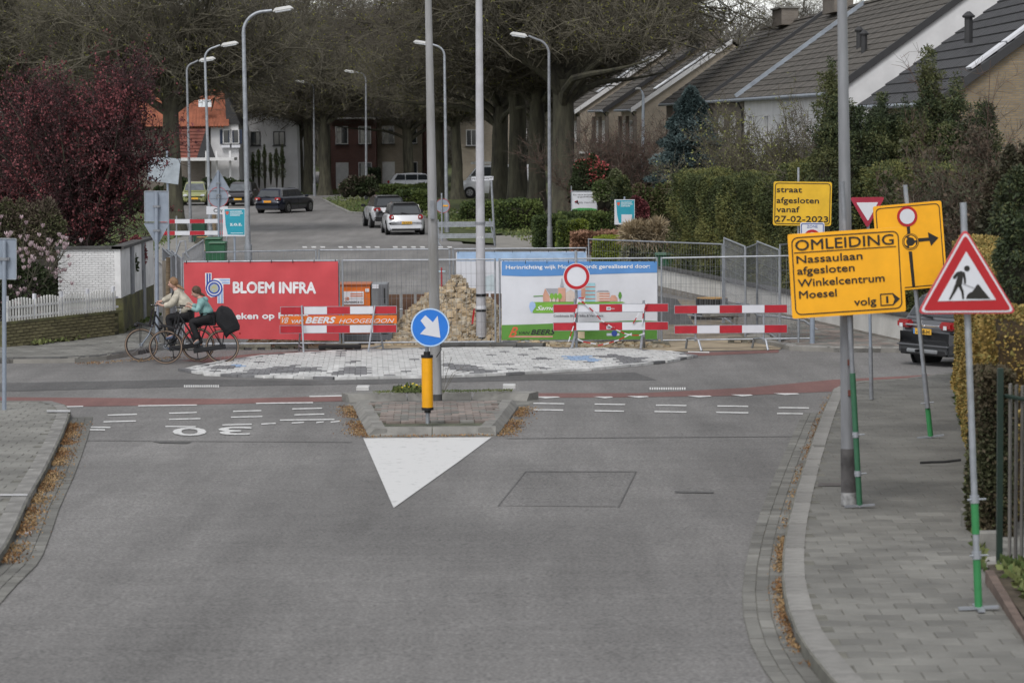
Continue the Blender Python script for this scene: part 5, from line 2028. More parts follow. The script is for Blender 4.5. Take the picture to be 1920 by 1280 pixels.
man.prism(T([(640, 378), (672, 370), (702, 380), (712, 430), (712, 470), (698, 474), (694, 430), (688, 410), (682, 470), (672, 488), (625, 480), (640, 430), (648, 405), (626, 432), (608, 430), (612, 410)], zf), *yk)
man.prism(T([(624, 478), (655, 486), (632, 530), (588, 598), (576, 596), (606, 530)], zf), *yk)
man.prism(T([(650, 484), (675, 482), (694, 530), (697, 592), (684, 593), (674, 535)], zf), *yk)
man.build('worker_symbol', signk, t)
MB().prism(T([(690, 468), (775, 500), (772, 508), (688, 476)], zf), *yk).build('shovel_symbol', M('faded shovel print', (.35, .35, .37)), t)
MB().prism(T([(714, 590), (722, 560), (745, 540), (762, 535), (802, 475), (815, 478), (850, 525), (880, 560), (905, 590)], zf), *yk).build('heap_symbol', signk, t)
zt = P.q(1806, 380)[1]
MB().tube([(0, 0, 0), (0, 0, zt)], .026, 12).build('pole', galv, t, smooth=True)
grn = M('green painted tube', (.035, .21, .07), .5, .12)
for va, vb in ((1142, 1045), (1000, 935)):
    MB().tube([(0, 0, max(.01, P.q(1835, va)[1])), (0, 0, P.q(1835, vb)[1])], .031, 12).build('green_sleeve', grn, t, smooth=True)
for v in (1040, 935):
    z = P.q(1835, v)[1]
    MB().tube([(0, 0, z - .03), (0, 0, z + .03)], .038, 12).tube([(-.06, -.02, z), (.09, -.02, z)], .008, 6).build('clamp', galv, t, smooth=True)
MB().box((0, 0, .015), (.32, .05, .02)).box((0, 0, .014), (.05, .32, .018)).build('foot_cross', galv, t)


# --- yellow plate helper: coordinates in photo pixels of the plate's own frame
class Plate:
    def __init__(s, P, tl, ang, k):
        s.P, s.k, s.a = P, k, ang
        s.o = P.q(*tl)

    def __call__(s, u, v):
        x, z = u * s.k, -v * s.k
        return (s.o[0] + x * math.cos(s.a) - z * math.sin(s.a), s.o[1] + x * math.sin(s.a) + z * math.cos(s.a))


def ytext(t, pl, txt, u0, vb, u1, cap, bold=.022, y=Y0 - .006, shear=0, mat=signk):
    x0, z0 = pl(u0, vb)
    text(t, txt, x0, z0, x0 + (u1 - u0) * pl.k, cap * pl.k, mat, y=y, bold=bold, rot=pl.a, shear=shear)


def yborder(t, pl, w, h, i=5, th=1.8, r=12):
    q = MB()
    ring(q, T(rrect(i, i, w - i, h - i, r, 5), pl), T(rrect(i + th, i + th, w - i - th, h - i - th, r - th, 5), pl), Y0 - .005, Y0)
    q.build('border_line', signk, t)


# OMLEIDING
P = Post(1612, 950, (1593, 600), zo=.13)
t = pthing('detour_sign', 'yellow OMLEIDING detour sign fixed by a green footed pole to the right lamp post', 'traffic sign', P)
pl = Plate(P, (1475, 439), R(3.3) + P.lean, P.k)
W_, H_ = 213, 158
MB().prism(T(rrect(0, 0, W_, H_, 4), pl), Y0, Y0 + .03).build('sign_plate', yel, t)
yborder(t, pl, W_, H_, 6, 2)
ytext(t, pl, 'OMLEIDING', 13, 31, 197, 19.5, .015)
MB().prism(T([(10, 34.5), (201, 34.5), (201, 36.2), (10, 36.2)], pl), Y0 - .005, Y0).build('rule_line', signk, t)
ytext(t, pl, 'Nassaulaan', 14, 55, 137, 14)
ytext(t, pl, 'afgesloten', 14, 76, 121, 14)
ytext(t, pl, 'Winkelcentrum', 14, 99, 176, 14)
ytext(t, pl, 'Moesel', 15, 121, 85, 14)
ytext(t, pl, 'volg', 117, 141, 158, 14)
q = MB()
o = [(166, 122), (190, 122), (203, 133.5), (190, 145), (166, 145)]
ring(q, T(o, pl), T([(168, 124), (189, 124), (193, 133.5), (189, 143), (168, 143)], pl), Y0 - .005, Y0)
q.build('arrow_box', signk, t)
ytext(t, pl, '1', 177, 140, 181, 13, .01)
MB().tube([(0, 0, 0), (0, 0, P.q(0, 440)[1])], .026, 12).build('pole', galvd, t, smooth=True)
MB().tube([(0, 0, .02), (0, 0, P.q(0, 800)[1])], .031, 12).build('green_sleeve', M('dark green painted tube', (.035, .12, .065), .5, .15), t, smooth=True)
for v in (800, 873):
    z = P.q(1835, v)[1]
    MB().tube([(0, 0, z - .03), (0, 0, z + .03)], .038, 12).tube([(-.04, -.02, z), (.09, -.02, z)], .008, 6).build('clamp', galv, t, smooth=True)
MB().box((0, 0, .015), (.32, .05, .02)).build('foot_cross', galvd, t)

# roundabout detour sign
P = Post(1745, 820, (1697, 348), zo=.13)
t = pthing('roundabout_detour_sign', 'yellow detour diagram sign with roundabout symbol and arrow right, on a leaning pole', 'traffic sign', P)
ang = R(4.6) + P.lean
pl = Plate(P, (1635, 387), ang, P.k)
W_, H_ = 128, 161
MB().prism(T(rrect(0, 0, W_, H_, 4), pl), Y0, Y0 + .03).build('sign_plate', yel, t)
yborder(t, pl, W_, H_, 4, 1.6, 9)


def fz(x, y):
    return P.q(1400 + x / 3.369, 300 + y / 3.369)


c = fz(1007, 355)
MB().prism(circ(c[0], c[1], 19 * P.k, 28), Y0 - .008, Y0).build('closed_symbol_rim', red, t)
MB().prism(circ(c[0], c[1], 14 * P.k, 28), Y0 - .012, Y0 - .0085).build('closed_symbol', white, t)
q = MB()
q.prism(T([(1004, 415), (1024, 415), (1028, 470), (1008, 470)], fz), Y0 - .005, Y0)
q.prism(T([(1016, 575), (1038, 575), (1058, 798), (1040, 800)], fz), Y0 - .005, Y0)
q.prism(T([(1078, 492), (1142, 488), (1138, 454), (1204, 489), (1158, 540), (1148, 508), (1080, 515)], fz), Y0 - .005, Y0)
q.build('route_arrow', signk, t)
c = fz(1028, 514)
MB().prism(circ(c[0], c[1], 15.5 * P.k, 28), Y0 - .006, Y0).build('roundabout_symbol', signk, t)
q = MB()
r1, r2 = 11.5 * P.k, 8.0 * P.k
for i in range(3):
    a0 = R(120 * i + 10)
    arc = [(c[0] + r1 * math.cos(a0 + a), c[1] + r1 * math.sin(a0 + a)) for a in np.linspace(0, 1.3, 6)] + [(c[0] + (r1 + r2) / 2 * math.cos(a0 + 1.75), c[1] + (r1 + r2) / 2 * math.sin(a0 + 1.75))] + [(c[0] + r2 * math.cos(a0 + a), c[1] + r2 * math.sin(a0 + a)) for a in np.linspace(1.3, 0, 6)]
    q.prism(arc, Y0 - .010, Y0 - .0065)
ring(q, circ(c[0], c[1], 14.3 * P.k), circ(c[0], c[1], 13.4 * P.k), Y0 - .010, Y0 - .0065)
q.build('circling_arrows', yel, t)
MB().tube([(0, 0, 0), (0, 0, P.q(1697, 347)[1])], .03, 12).build('pole', galv, t, smooth=True)
MB().tube([(0, 0, .02), (0, 0, P.q(1735, 765)[1])], .036, 12).build('green_sleeve', grn, t, smooth=True)
MB().tube([(0, 0, P.q(1735, 768)[1]), (0, 0, P.q(1735, 700)[1])], .036, 12).build('sleeve', galvd, t, smooth=True)
MB().box((0, 0, .015), (.36, .05, .02)).build('foot_cross', galv, t)
z = P.q(1735, 755)[1]
MB().tube([(-.09, -.02, z), (.09, -.02, z)], .008, 6).build('clamp', galv, t)

# yield sign
P = Post(1634, 748, (1628, 420), zo=.13)
t = pthing('yield_sign', 'inverted red and white give way triangle behind the yellow detour signs', 'traffic sign', P)
tri = [P.q(1592, 370), P.q(1658, 369), P.q(1625, 428)]
MB().prism(rtri(tri, .03), Y0, Y0 + .02).build('sign_plate', M('weathered red foil', (.33, .02, .045), .5), t)
MB().prism(rtri([P.q(1604, 379.5), P.q(1645, 379), P.q(1626, 414)], .01), Y0 - .005, Y0).build('white_field', white, t)
MB().tube([(0, 0, 0), (0, 0, P.q(1628, 380)[1])], .026, 10).build('pole', alu, t, smooth=True)
MB().tube([(0, 0, 0), (0, 0, P.q(1632, 650)[1])], .035, 10).build('base_sleeve', galvd, t, smooth=True)

# straat afgesloten + zone
P = Post(1521, 645, (1499, 315), zo=.1)
P = Post(1523, 645, None, zo=.1)
t = pthing('zone_sign', 'white ZONE sign on a grey post, partly behind the OMLEIDING sign', 'traffic sign', P)
MB().prism(T(rrect(1499.5, 417, 1545, 470, 3), P.q), Y0, Y0 + .02).build('sign_plate', white, t)
q = MB()
ring(q, T(rrect(1501, 418.5, 1543.5, 468, 3), P.q), T(rrect(1502.5, 420, 1542, 466.5, 2), P.q), Y0 - .005, Y0)
q.build('border_line', M('blue print', (.05, .1, .3)), t)
a, b = P.q(1512, 427), P.q(1532, 427)
text(t, 'ZONE', a[0], a[1], b[0], 5.2 * P.k, M('blue print', (.05, .1, .3)), y=Y0 - .006, bold=.01)
c = P.q(1522, 446)
q = MB()
ring(q, circ(c[0], c[1], 16 * P.k), circ(c[0], c[1], 11 * P.k), Y0 - .006, Y0)
q.build('red_ring', red, t)
MB().tube([(0, 0, 0), (0, 0, P.q(1520, 420)[1])], .055, 12).build('pole', alu, t, smooth=True)
y2 = P.b.y + .5
P = Post(1497, 400, None, y=y2, z=.1)
t = pthing('street_closed_sign', 'yellow sign reading straat afgesloten vanaf 27-02-2023 in front of the thuja hedge', 'traffic sign', P)
pl = Plate(P, (1450, 340), R(-1.2), P.k)
MB().prism(T(rrect(0, 0, 109, 82, 4), pl), Y0, Y0 + .03).build('sign_plate', yeld, t)
yborder(t, pl, 109, 82, 2.5, 1.4, 6)
ytext(t, pl, 'straat', 6, 20, 53, 10.5)
ytext(t, pl, 'afgesloten', 6, 40, 85, 10.5)
ytext(t, pl, 'vanaf', 6, 57, 49, 10.5)
ytext(t, pl, '27-02-2023', 4, 75, 103, 11)
MB().tube([(0, 0, 0), (0, 0, P.q(1499, 314)[1])], .025, 10).build('pole', galv, t, smooth=True)


# --- sign backs on the left
def back(label, base, top, plates, r=.03, zo=0.0, y=None, name='sign_post'):
    P = Post(base[0], base[1], top, zo=zo) if y is None else Post(base[0], base[1], None, y=y, z=0)
    t = pthing(name, label, 'traffic sign', P)
    MB().tube([(0, 0, 0), (0, 0, P.q(*top)[1])], r, 10).build('pole', alu, t, smooth=True)
    for i, (kind, pts) in enumerate(plates):
        if kind == 'tri':
            poly = rtri(T(pts, P.q), .03)
        elif kind == 'rect':
            poly = rrect(*(P.q(pts[0], pts[3]) + P.q(pts[2], pts[1])), .02)
        else:
            c = P.q(pts[0], pts[1])
            poly = circ(c[0], c[1], pts[2] * P.k)
        mt = alu
        q = MB()
        q.prism(poly, r + .02 + .003 * i, r + .035 + .003 * i)
        q.build('sign_back', mt, t)
        q = MB()
        ring(q, poly, scalepoly(poly, .955), r + .004 + .003 * i, r + .02 + .003 * i)
        q.build('folded_rim', galv if kind != 'disc' else red, t)
        zc = sum(p[1] for p in poly) / len(poly)
        MB().box((0, r * .6, zc), (.16, .05, .05)).box((0, -r - .004, zc), (.11, .012, .045)).build('bracket', galvd, t)
    return t, P


back('grey backs of a rectangular and a triangular sign beside the left white wall', (295, 642), (293, 360), [('rect', (270, 358, 316, 416)), ('tri', [(268, 418), (318, 417), (294, 462)])], .045, .1)
back('grey sign back at the left picture edge on a pole by the near pavement', (8, 768), (8, 450), [('rect', (-14, 447, 30, 524))], .035, .12)
t, P = back('grey back of an upright triangle sign with plate before the z.o.z. notice', (411, 500), (409, 320), [('tri', [(409, 317), (387, 357), (432, 357)]), ('rect', (392, 358, 428, 372)), ('disc', (409, 370, 19))], .04)
P2 = Post(308, 0, None, y=100, z=0)
t = pthing('tilted_sign', 'large tilted pale sign back behind the purple leaves, on a thin pole', 'traffic sign', P2)
MB().prism(T([(277, 293), (339, 298), (334, 346), (276, 338)], P2.q), -.02, .03).build('sign_back', M('pale sign back', (.34, .38, .42), .5, .12), t)
MB().tube([(0, .06, 0), (0, .06, P2.q(308, 278)[1])], .04, 10).build('pole', alu, t, smooth=True)
P2 = Post(408, 0, None, y=104, z=0)
t = pthing('site_notice', 'white board with the letters Om behind the triangle sign', 'sign', P2)
MB().prism(T([(387, 387), (427, 387), (427, 402), (387, 402)], P2.q), 0, .03).build('board', white, t)
a, b = P2.q(400.5, 398.5), P2.q(419, 398.5)
text(t, 'Om', a[0], a[1], b[0], 7.5 * P2.k, signk, y=-.005, bold=.015)
MB().tube([(0, .05, 0), (0, .05, P2.q(408, 389)[1])], .03, 8).build('pole', galv, t)
# brown wooden post
P2 = Post(402, 440)
MB().tube([(0, 0, 0), (0, 0, P2.q(402, 372)[1])], .09, 8).build('wooden_post', wood, smooth=True, label='short brown wooden post behind the green bins', cat='post', loc=P2.b)
# far blue direction sign
P2 = Post(427, 346)
t = pthing('far_blue_sign', 'small round blue sign on a yellow post above the dark hatchback', 'traffic sign', P2)
c = P2.q(426, 327)
MB().prism(circ(c[0], c[1], 5.5 * P2.k, 20), -.05, -.02).build('blue_face', blue, t)
MB().prism(T([(423, 325), (428, 325), (430, 330), (425, 329)], P2.q), -.06, -.051).build('arrow', white, t)
MB().box((0, 0, P2.q(0, 335)[1]), (.3, .1, .12)).build('yellow_band', yel, t)
MB().tube([(0, 0, 0), (0, 0, c[1])], .04, 8).build('pole', galvd, t)
# round sign back with red edge by grey barrier
P2 = Post(829, 452)
t = pthing('round_sign', 'grey back of a round red-edged sign beside the grey barrier', 'traffic sign', P2)
c = P2.q(830, 386)
MB().prism(circ(c[0], c[1], 13.5 * P2.k), .03, .05).build('sign_back', alu, t)
q = MB()
ring(q, circ(c[0], c[1], 13.5 * P2.k), circ(c[0], c[1], 12.7 * P2.k), .02, .03)
q.build('red_edge', red, t)
MB().box((c[0] + .12, .015, c[1]), (.22, .01, .06)).build('yellow_sticker', yel, t)
MB().tube([(0, 0, 0), (0, 0, P2.q(829, 362)[1])], .035, 8).build('pole', galv, t)

# --- street name sign
P2 = Post(928, 461, (921, 332))
t = pthing('street_name_sign', 'white street name plate on a thin post right of the tall white column', 'street sign', P2)
MB().prism(T([(884, 332), (925, 330.5), (925, 337.5), (884, 339)], P2.q), -.06, -.03).build('name_plate', white, t)
a, b = P2.q(885, 338), P2.q(924, 338)
text(t, 'Moeselkapel', a[0], a[1], b[0], 4.2 * P2.k, signk, y=-.065, bold=.01, rot=R(1.8))
MB().tube([(0, 0, 0), (0, 0, P2.q(921, 330)[1])], .045, 8).build('pole', galv, t, smooth=True)

# --- teal notices
teal = M('teal printed notice', (.025, .30, .40), .5, .08, 3)


def notice(label, Pq, box, big=None, paper=None, tilt=0, pole=None):
    t = pthing('notice_board', label, 'notice', Pq)
    u0, v0, u1, v1 = box
    f = lambda u, v: Pq.q(u, v)
    MB().prism(T([(u0, v0 + tilt), (u1, v0), (u1, v1), (u0, v1 - tilt)], f), -.07, -.05).build('board', white, t)
    w = u1 - u0
    MB().prism(T([(u0 + w * .08, v0 + 1.5 + tilt), (u1 - 1, v0 + 1.3), (u1 - 1, v1 - 2.8), (u0 + w * .22, v1 - 3.2), (u0 + w * .13, v0 + (v1 - v0) * .6)], f), -.074, -.0705).build('teal_print', teal, t)
    q = MB()
    q.prism(T([(u0 + w * .13, v0 + 5), (u0 + w * .27, v0 + 5), (u0 + w * .27, v0 + 9), (u0 + w * .20, v0 + 12), (u0 + w * .13, v0 + 9)], f), -.078, -.0745)
    q.build('crest', M('crest red', (.6, .12, .08)), t)
    lm = M('white print', (.75, .8, .82))
    q = MB()
    for i, ww in enumerate((.53, .58, .45)):
        a = f(u0 + w * .32, v0 + 5.4 + i * 3.6)
        q.box((a[0] + w * ww * Pq.k / 2, -.0765, a[1]), (w * ww * Pq.k, .003, 1.2 * Pq.k))
    a = f(u0 + w * .35, v1 - 6)
    q.box((a[0] + w * .28 * Pq.k, -.0765, a[1]), (w * .55 * Pq.k, .003, .8 * Pq.k))
    q.build('small_print', lm, t, kind='stuff')
    if big:
        a, b = f(u0 + w * .33, v0 + 32), f(u1 - w * .14, v0 + 32)
        text(t, big, a[0], a[1], b[0], 6.5 * Pq.k, lm, y=-.0765, bold=.04)
    if paper:
        MB().prism(T(paper, f), -.079, -.0745).build('paper', white, t)
    pu = pole or (u0 + u1) / 2
    x = f(pu, v0)[0]
    MB().tube([(x, 0, 0), (x, 0, f(0, v0 + 4)[1])], .035, 10).build('pole', alu, t, smooth=True)
    return t


notice('teal z.o.z. notice board tied next to the tall left street lamp', Post(438, 0, None, y=94, z=0), (418, 391, 460, 443), 'z.o.z.', tilt=0)
notice('teal notice board with a white paper stuck on it, in front of the yew column', Post(1171, 484), (1152, 374, 1190, 421), None, [(1165, 402), (1185, 402), (1185, 417), (1165, 417)])
# white sign with green foot
P2 = Post(1095, 436)
t = pthing('practice_sign', 'white sign with green band and two legs in the corner garden', 'sign', P2)
MB().prism(T([(1071, 358), (1120, 358), (1120, 399), (1071, 399)], P2.q), -.05, -.02).build('board', white, t)
q = MB()
ring(q, T([(1071, 358), (1120, 358), (1120, 399), (1071, 399)], P2.q), T([(1072.3, 359.3), (1118.7, 359.3), (1118.7, 397.7), (1072.3, 397.7)], P2.q), -.07, -.05)
q.build('frame', galv, t)
MB().prism(T([(1073, 397), (1073, 392), (1085, 390), (1108, 390), (1119, 392), (1119, 397)], P2.q), -.056, -.0505).build('green_band', M('green print', (.06, .3, .08)), t)
for s, a0, b0, vv, cp, mt, sh in (('Een nieuw perspectief', 1075, 1116, 366.5, 3, signk, 0), ('op gezondheid', 1082, 1109, 370.5, 3, signk, 0), ('Duddy Hermsen', 1078, 1117, 381.5, 4, M('grey print', (.2, .2, .22)), 0)):
    a, b = P2.q(a0, vv), P2.q(b0, vv)
    text(t, s, a[0], a[1], b[0], cp * P2.k, mt, y=-.056, bold=.008)
MB().prism(T([(1077, 378), (1083, 375), (1083, 376), (1078, 379.5), (1086, 383), (1086, 384)], P2.q), -.056, -.0505).build('emblem', red, t)
for u in (1071.5, 1119.5):
    x = P2.q(u, 400)[0]
    MB().tube([(x, -.03, 0), (x, -.03, P2.q(0, 357)[1])], .022, 8).build('leg', galv, t)
# ================================================================== BUILDING SITE
def fence(label, A, B, h=2.0, banner=None, feet=True, group='steel mesh site fence panels', wires=True, base=.12):
    """site fence panel between ground points A and B (world xyz); local x runs A to B"""
    A, B = Vector(A), Vector(B)
    d = B - A
    L = math.hypot(d.x, d.y)
    t = thing('site_fence', label, 'fence', A, (0, 0, math.atan2(d.y, d.x)), group)
    dz = B.z - A.z
    z = lambda x: dz * x / L
    r = .021
    for x in (r, L - r):
        MB().tube([(x, 0, z(x) + base - .1), (x, 0, z(x) + h)], r, 8).build('fence_post', galv, t, smooth=True)
    for zz, n in ((h - r, 'top_rail'), (base + .03, 'bottom_rail')):
        MB().tube([(2.2 * r, 0, z(0) + zz), (L - 2.2 * r, 0, z(L) + zz)], r * .9, 8).build(n, galv, t, smooth=True)
    if wires:
        q = MB()
        n = int(L / .108)
        for i in range(1, n):
            x = L * i / n
            q.tube([(x, .004, z(x) + base + .03), (x, .004, z(x) + h - .02)], .0032, 3, cap=False)
        for zz in np.arange(base + .2, h - .1, .27):
            q.tube([(.04, -.004, zz + z(0)), (L - .04, -.004, zz + z(L))], .0032, 3, cap=False)
        q.build('wire_mesh', galvd, t, kind='stuff')
    if feet:
        foot(A.x, A.y, A.z)
    return t, L


footm = M('concrete fence foot', (.16, .15, .12), .95, .3, 5, bump=.4)
_ft = []


FL = ['at the left end of the red banner fence', 'under the open fence before the generator', 'between the rubble heap and the white green banner', 'f', 'g']


def foot(x, y, z, label=None, rz=0.0, s=1.0, mt=None):
    t = thing('fence_foot', label or 'grey concrete fence foot block ' + FL.pop(0), 'fence foot', (x, y, z), (0, 0, rz), 'concrete feet of the site fences')
    q = MB()
    q.box((0, 0, .10), (.72 * s, .24, .07))
    for a in (-.3, 0, .3):
        q.box((a * s, 0, .035), (.13, .22, .07))
    q.build('block', mt or footm, t, bevel=.008)
    return t


yF = G(640, 654).y
Gy = lambda u, y: Vector((PY(u, 640, y).x, y, 0))


def banner(t, L, x0, x1, z0, z1, mats, painter=None, amp=.02, pid=0, tl=0.0, br=0.0):
    wf = lambda x, z: -.045 - amp * (math.sin(x * 2.1 + pid) + .6 * math.sin(x * 4.7 + z * 3 + pid) + .3 * math.sin(x * 9 - z * 5)) * (1 if z < z1 - .05 else .4)
    vs, fs = [], []
    nx, nz = 40, 16
    for j in range(nz + 1):
        for i in range(nx + 1):
            x = x0 + (x1 - x0) * i / nx
            zb = z0 + br * (i / nx)
            z = zb + (z1 - zb) * j / nz
            vs.append((x, wf(x, z), z))
    for j in range(nz):
        for i in range(nx):
            a = j * (nx + 1) + i
            fs.append((a, a + 1, a + nx + 2, a + nx + 1))
    q = MB()
    q.add(vs, fs)
    for i in range(8):
        x = x0 + .06 + (x1 - x0 - .12) * i / 7
        MB().box((x, -.025, z1 + .01), (.012, .06, .07)).build('tie', black, t)
    return q.build('banner', mats, t, smooth=True), wf


def wshape(t, name, poly, mat, wf, dy):
    """flat print following the banner"""
    bm = bmesh.new()
    f = bm.faces.new([bm.verts.new((x, 0, z)) for x, z in poly])
    f.normal_update()
    bmesh.ops.triangulate(bm, faces=bm.faces[:])
    xs = [p[0] for p in poly]
    zs = [p[1] for p in poly]
    x = min(xs) + .12
    while x < max(xs):
        bmesh.ops.bisect_plane(bm, geom=bm.verts[:] + bm.edges[:] + bm.faces[:], plane_co=(x, 0, 0), plane_no=(1, 0, 0))
        x += .12
    z = min(zs) + .15
    while z < max(zs):
        bmesh.ops.bisect_plane(bm, geom=bm.verts[:] + bm.edges[:] + bm.faces[:], plane_co=(0, 0, z), plane_no=(0, 0, 1))
        z += .15
    for v in bm.verts:
        v.co.y = wf(v.co.x, v.co.z) + dy
    me = bpy.data.meshes.new(name)
    bm.to_mesh(me)
    bm.free()
    me.materials.append(mat)
    return ob(name, me, t)


def local(t):
    Mi = t.matrix_world.inverted() if False else (Matrix.Translation(t.location) @ t.rotation_euler.to_matrix().to_4x4()).inverted()
    y = t.location.y

    def q(u, v):
        p = Mi @ PY(u, v, y)
        return (p.x, p.z)
    return q


bred = M('red mesh banner', (.52, .065, .075), .7, .08, 1.5)
bwhite = M('white banner', (.60, .61, .65), .7, .05, 2)
pwhite = M('white banner print', (.72, .72, .74), .6)
pblue = M('blue banner print', (.09, .24, .52), .6, .06, 2)
pnavy = M('deep blue logo print', (.035, .075, .32), .6)
plight = M('light blue logo print', (.33, .45, .68), .6)
pgreen = M('green banner print', (.10, .26, .045), .65, .08, 2)
plime = M('lime green banner print', (.17, .38, .05), .65)
pink = M('salmon building print', (.55, .30, .22), .65)
pgrey = M('grey drawing print', (.33, .33, .36), .65)
pblack = M('black banner print', (.03, .03, .03), .65)
porange = M('orange red print', (.62, .12, .05), .6)

# ---- front line
t, L = fence('front mesh fence with the red BLOEM INFRA banner', Gy(345, yF), Gy(639, yF))
q = local(t)
x0, z0 = q(347, 633)
x1, z1 = q(634, 490)
_, wf = banner(t, L, x0, x1, z0, z1, bred, br=-.09)
D1, D2, D3 = -.006, -.010, -.014


def wtext(s, ua, vb, ub, cap_px, mat, bold=.03, shear=0, k=None, dy=D1, q=None, t=None, wf=None):
    a, b = q(ua, vb), q(ub, vb)
    text(t, s, a[0], a[1], b[0], cap_px * k, mat, y=dy, bold=bold, shear=shear, warp=wf, rot=math.atan2(b[1] - a[1], b[0] - a[0]))


kF = yF / F
zq = lambda x, y: q(220 + x / 5.333, 460 + y / 5.333)
a, b = q(438, 548.5), q(592, 553)
text(t, 'BLOEM INFRA', a[0], a[1], b[0], 20.5 * kF, pwhite, y=D1, bold=.045, warp=wf, rot=R(-.8))
a, b = q(430, 597.5), q(578, 601)
text(t, 'Reken op Bloem', a[0], a[1], b[0], 11 * kF, pwhite, y=D1, bold=.05, warp=wf)
# logo
zc = lambda x, y: q(320 + x / 4.174, 440 + y / 4.174)
cc = zc(343, 417)
px = 1 / 4.174 * kF
for nm, poly, mt, dy in (
    ('logo_band', [(273, 298), (323, 298), (323, 360), (345, 340), (467, 340), (467, 386), (415, 386), (417, 535), (368, 535), (368, 480), (320, 490), (290, 470), (275, 430)], pwhite, D1),
    ('logo_band', [(283, 302), (296, 302), (296, 430), (283, 425)], pnavy, D2), ('logo_band', [(303, 302), (316, 302), (316, 400), (303, 400)], pnavy, D2),
    ('logo_band', [(380, 346), (464, 346), (464, 360), (395, 360)], plight, D2), ('logo_band', [(400, 367), (464, 367), (464, 380), (405, 380)], plight, D2),
    ('logo_band', [(374, 470), (388, 470), (388, 532), (374, 532)], plight, D2), ('logo_band', [(396, 440), (411, 420), (411, 532), (396, 532)], plight, D2)):
    wshape(t, nm, T(poly, zc), mt, wf, dy)
for ro, ri, mt, dy in ((66, 54, pnavy, D3), (54, 47, pwhite, D3), (47, 34, pnavy, D3)):
    m = MB()
    o, i_ = circ(cc[0], cc[1], ro * px, 28), circ(cc[0], cc[1], ri * px, 28)
    n = 28
    m.add([(x, wf(x, z) + dy, z) for x, z in o + i_], [(i, (i + 1) % n, n + (i + 1) % n, n + i) for i in range(n)])
    m.build('logo_ring', mt, t)
wshape(t, 'logo_globe', circ(cc[0], cc[1], 34 * px, 20), M('yellow globe print', (.62, .55, .15), .6, .3, 30, col2=(.3, .4, .6)), wf, D3)

t, L = fence('open front mesh fence before the generator cabinet and the rubble heap', Gy(642, yF), Gy(931, yF))
t, L = fence('front mesh fence with the white green banner headed Herinrichting wijk', Gy(936, yF), Gy(1234, yF))
q = local(t)
x0, z0 = q(941, 637)
x1, z1 = q(1232, 490)
_, wf = banner(t, L, x0, x1, z0, z1, bwhite, amp=.012, pid=2)
zd = lambda x, y: q(930 + x / 5.818, 480 + y / 5.818)
wshape(t, 'blue_band', T([(62, 58), (1756, 58), (1756, 180), (1500, 184), (1000, 200), (600, 216), (300, 220), (62, 210)], zd), pblue, wf, D1)
wshape(t, 'green_band', T([(62, 750), (400, 742), (850, 722), (1200, 712), (1500, 700), (1756, 706), (1756, 905), (62, 912)], zd), pgreen, wf, D1)


def bt(s, xa, yb_, xb, cap, mat, bold=.03, shear=0, dy=D2):
    a, b = zd(xa, yb_), zd(xb, yb_)
    text(t, s, a[0], a[1], b[0], cap / 5.818 * kF, mat, y=dy, bold=bold, shear=shear, warp=wf)


bt('Herinrichting wijk Moesel wordt gerealiseerd door:', 108, 140, 1678, 41, pwhite, .03)
for nm, poly, mt, dy in (
    ('drawn_hill', [(400, 500), (1380, 496), (1410, 506), (1300, 520), (440, 620), (400, 618)], plime, D1),
    ('drawn_ribbon', [(430, 500), (640, 500), (640, 620), (410, 620), (400, 560)], plime, D1),
    ('drawn_drop', [(398, 492), (428, 512), (432, 552), (405, 590), (388, 618), (368, 580), (360, 545), (370, 505)], plight, D2),
    ('drawn_church', [(514, 496), (512, 425), (535, 352), (560, 392), (585, 440), (585, 496)], pink, D2),
    ('drawn_church', [(540, 352), (678, 352), (678, 440), (610, 445)], pgrey, D2),
    ('drawn_church', [(585, 440), (600, 420), (678, 392), (760, 392), (760, 496), (585, 496)], M('pale wall print', (.62, .52, .46)), D2),
    ('drawn_tower', [(678, 345), (758, 345), (758, 496), (678, 496)], pink, D3),
    ('drawn_spire', [(698, 335), (716, 240), (722, 240), (740, 335)], pgrey, D3),
    ('drawn_house', [(762, 400), (812, 362), (862, 400), (862, 496), (762, 496)], M('pale wall print', (.62, .52, .46)), D2),
    ('drawn_flats', [(880, 372), (930, 372), (930, 496), (880, 496)], plight, D2),
    ('drawn_flats', [(928, 330), (975, 330), (975, 470), (928, 470)], pink, D2),
    ('drawn_flats', [(975, 292), (1080, 292), (1080, 496), (975, 496)], M('turquoise print', (.3, .5, .55)), D3),
    ('drawn_flats', [(1100, 390), (1238, 390), (1238, 490), (1100, 490)], M('pale wall print', (.62, .52, .46)), D2),
    ('drawn_flats', [(1090, 392), (1115, 372), (1220, 372), (1238, 392)], pgrey, D3),
    ('drawn_house', [(1240, 490), (1240, 460), (1260, 425), (1300, 425), (1325, 462), (1325, 490)], pink, D2)):
    wshape(t, nm, T(poly, zd), mt, wf, dy)
for y_ in (330, 375, 415, 460):
    wshape(t, 'drawn_floor_line', T([(975, y_), (1080, y_), (1080, y_ + 7), (975, y_ + 7)], zd), porange, wf, D3 - .004)
for y_ in (405, 432, 460, 485):
    wshape(t, 'drawn_floor_line', T([(1125, y_), (1238, y_), (1238, y_ + 6), (1125, y_ + 6)], zd), porange, wf, D3 - .004)
for x_ in (608, 652, 696):
    wshape(t, 'drawn_tree', T([(x_ - 24, 440), (x_ - 16, 412), (x_, 402), (x_ + 16, 412), (x_ + 24, 440), (x_ + 14, 464), (x_, 472), (x_ - 14, 464)], zd), plime, wf, D3 - .004)
    wshape(t, 'drawn_tree_stem', T([(x_ - 3, 470), (x_ + 3, 470), (x_ + 3, 497), (x_ - 3, 497)], zd), pblack, wf, D3 - .004)
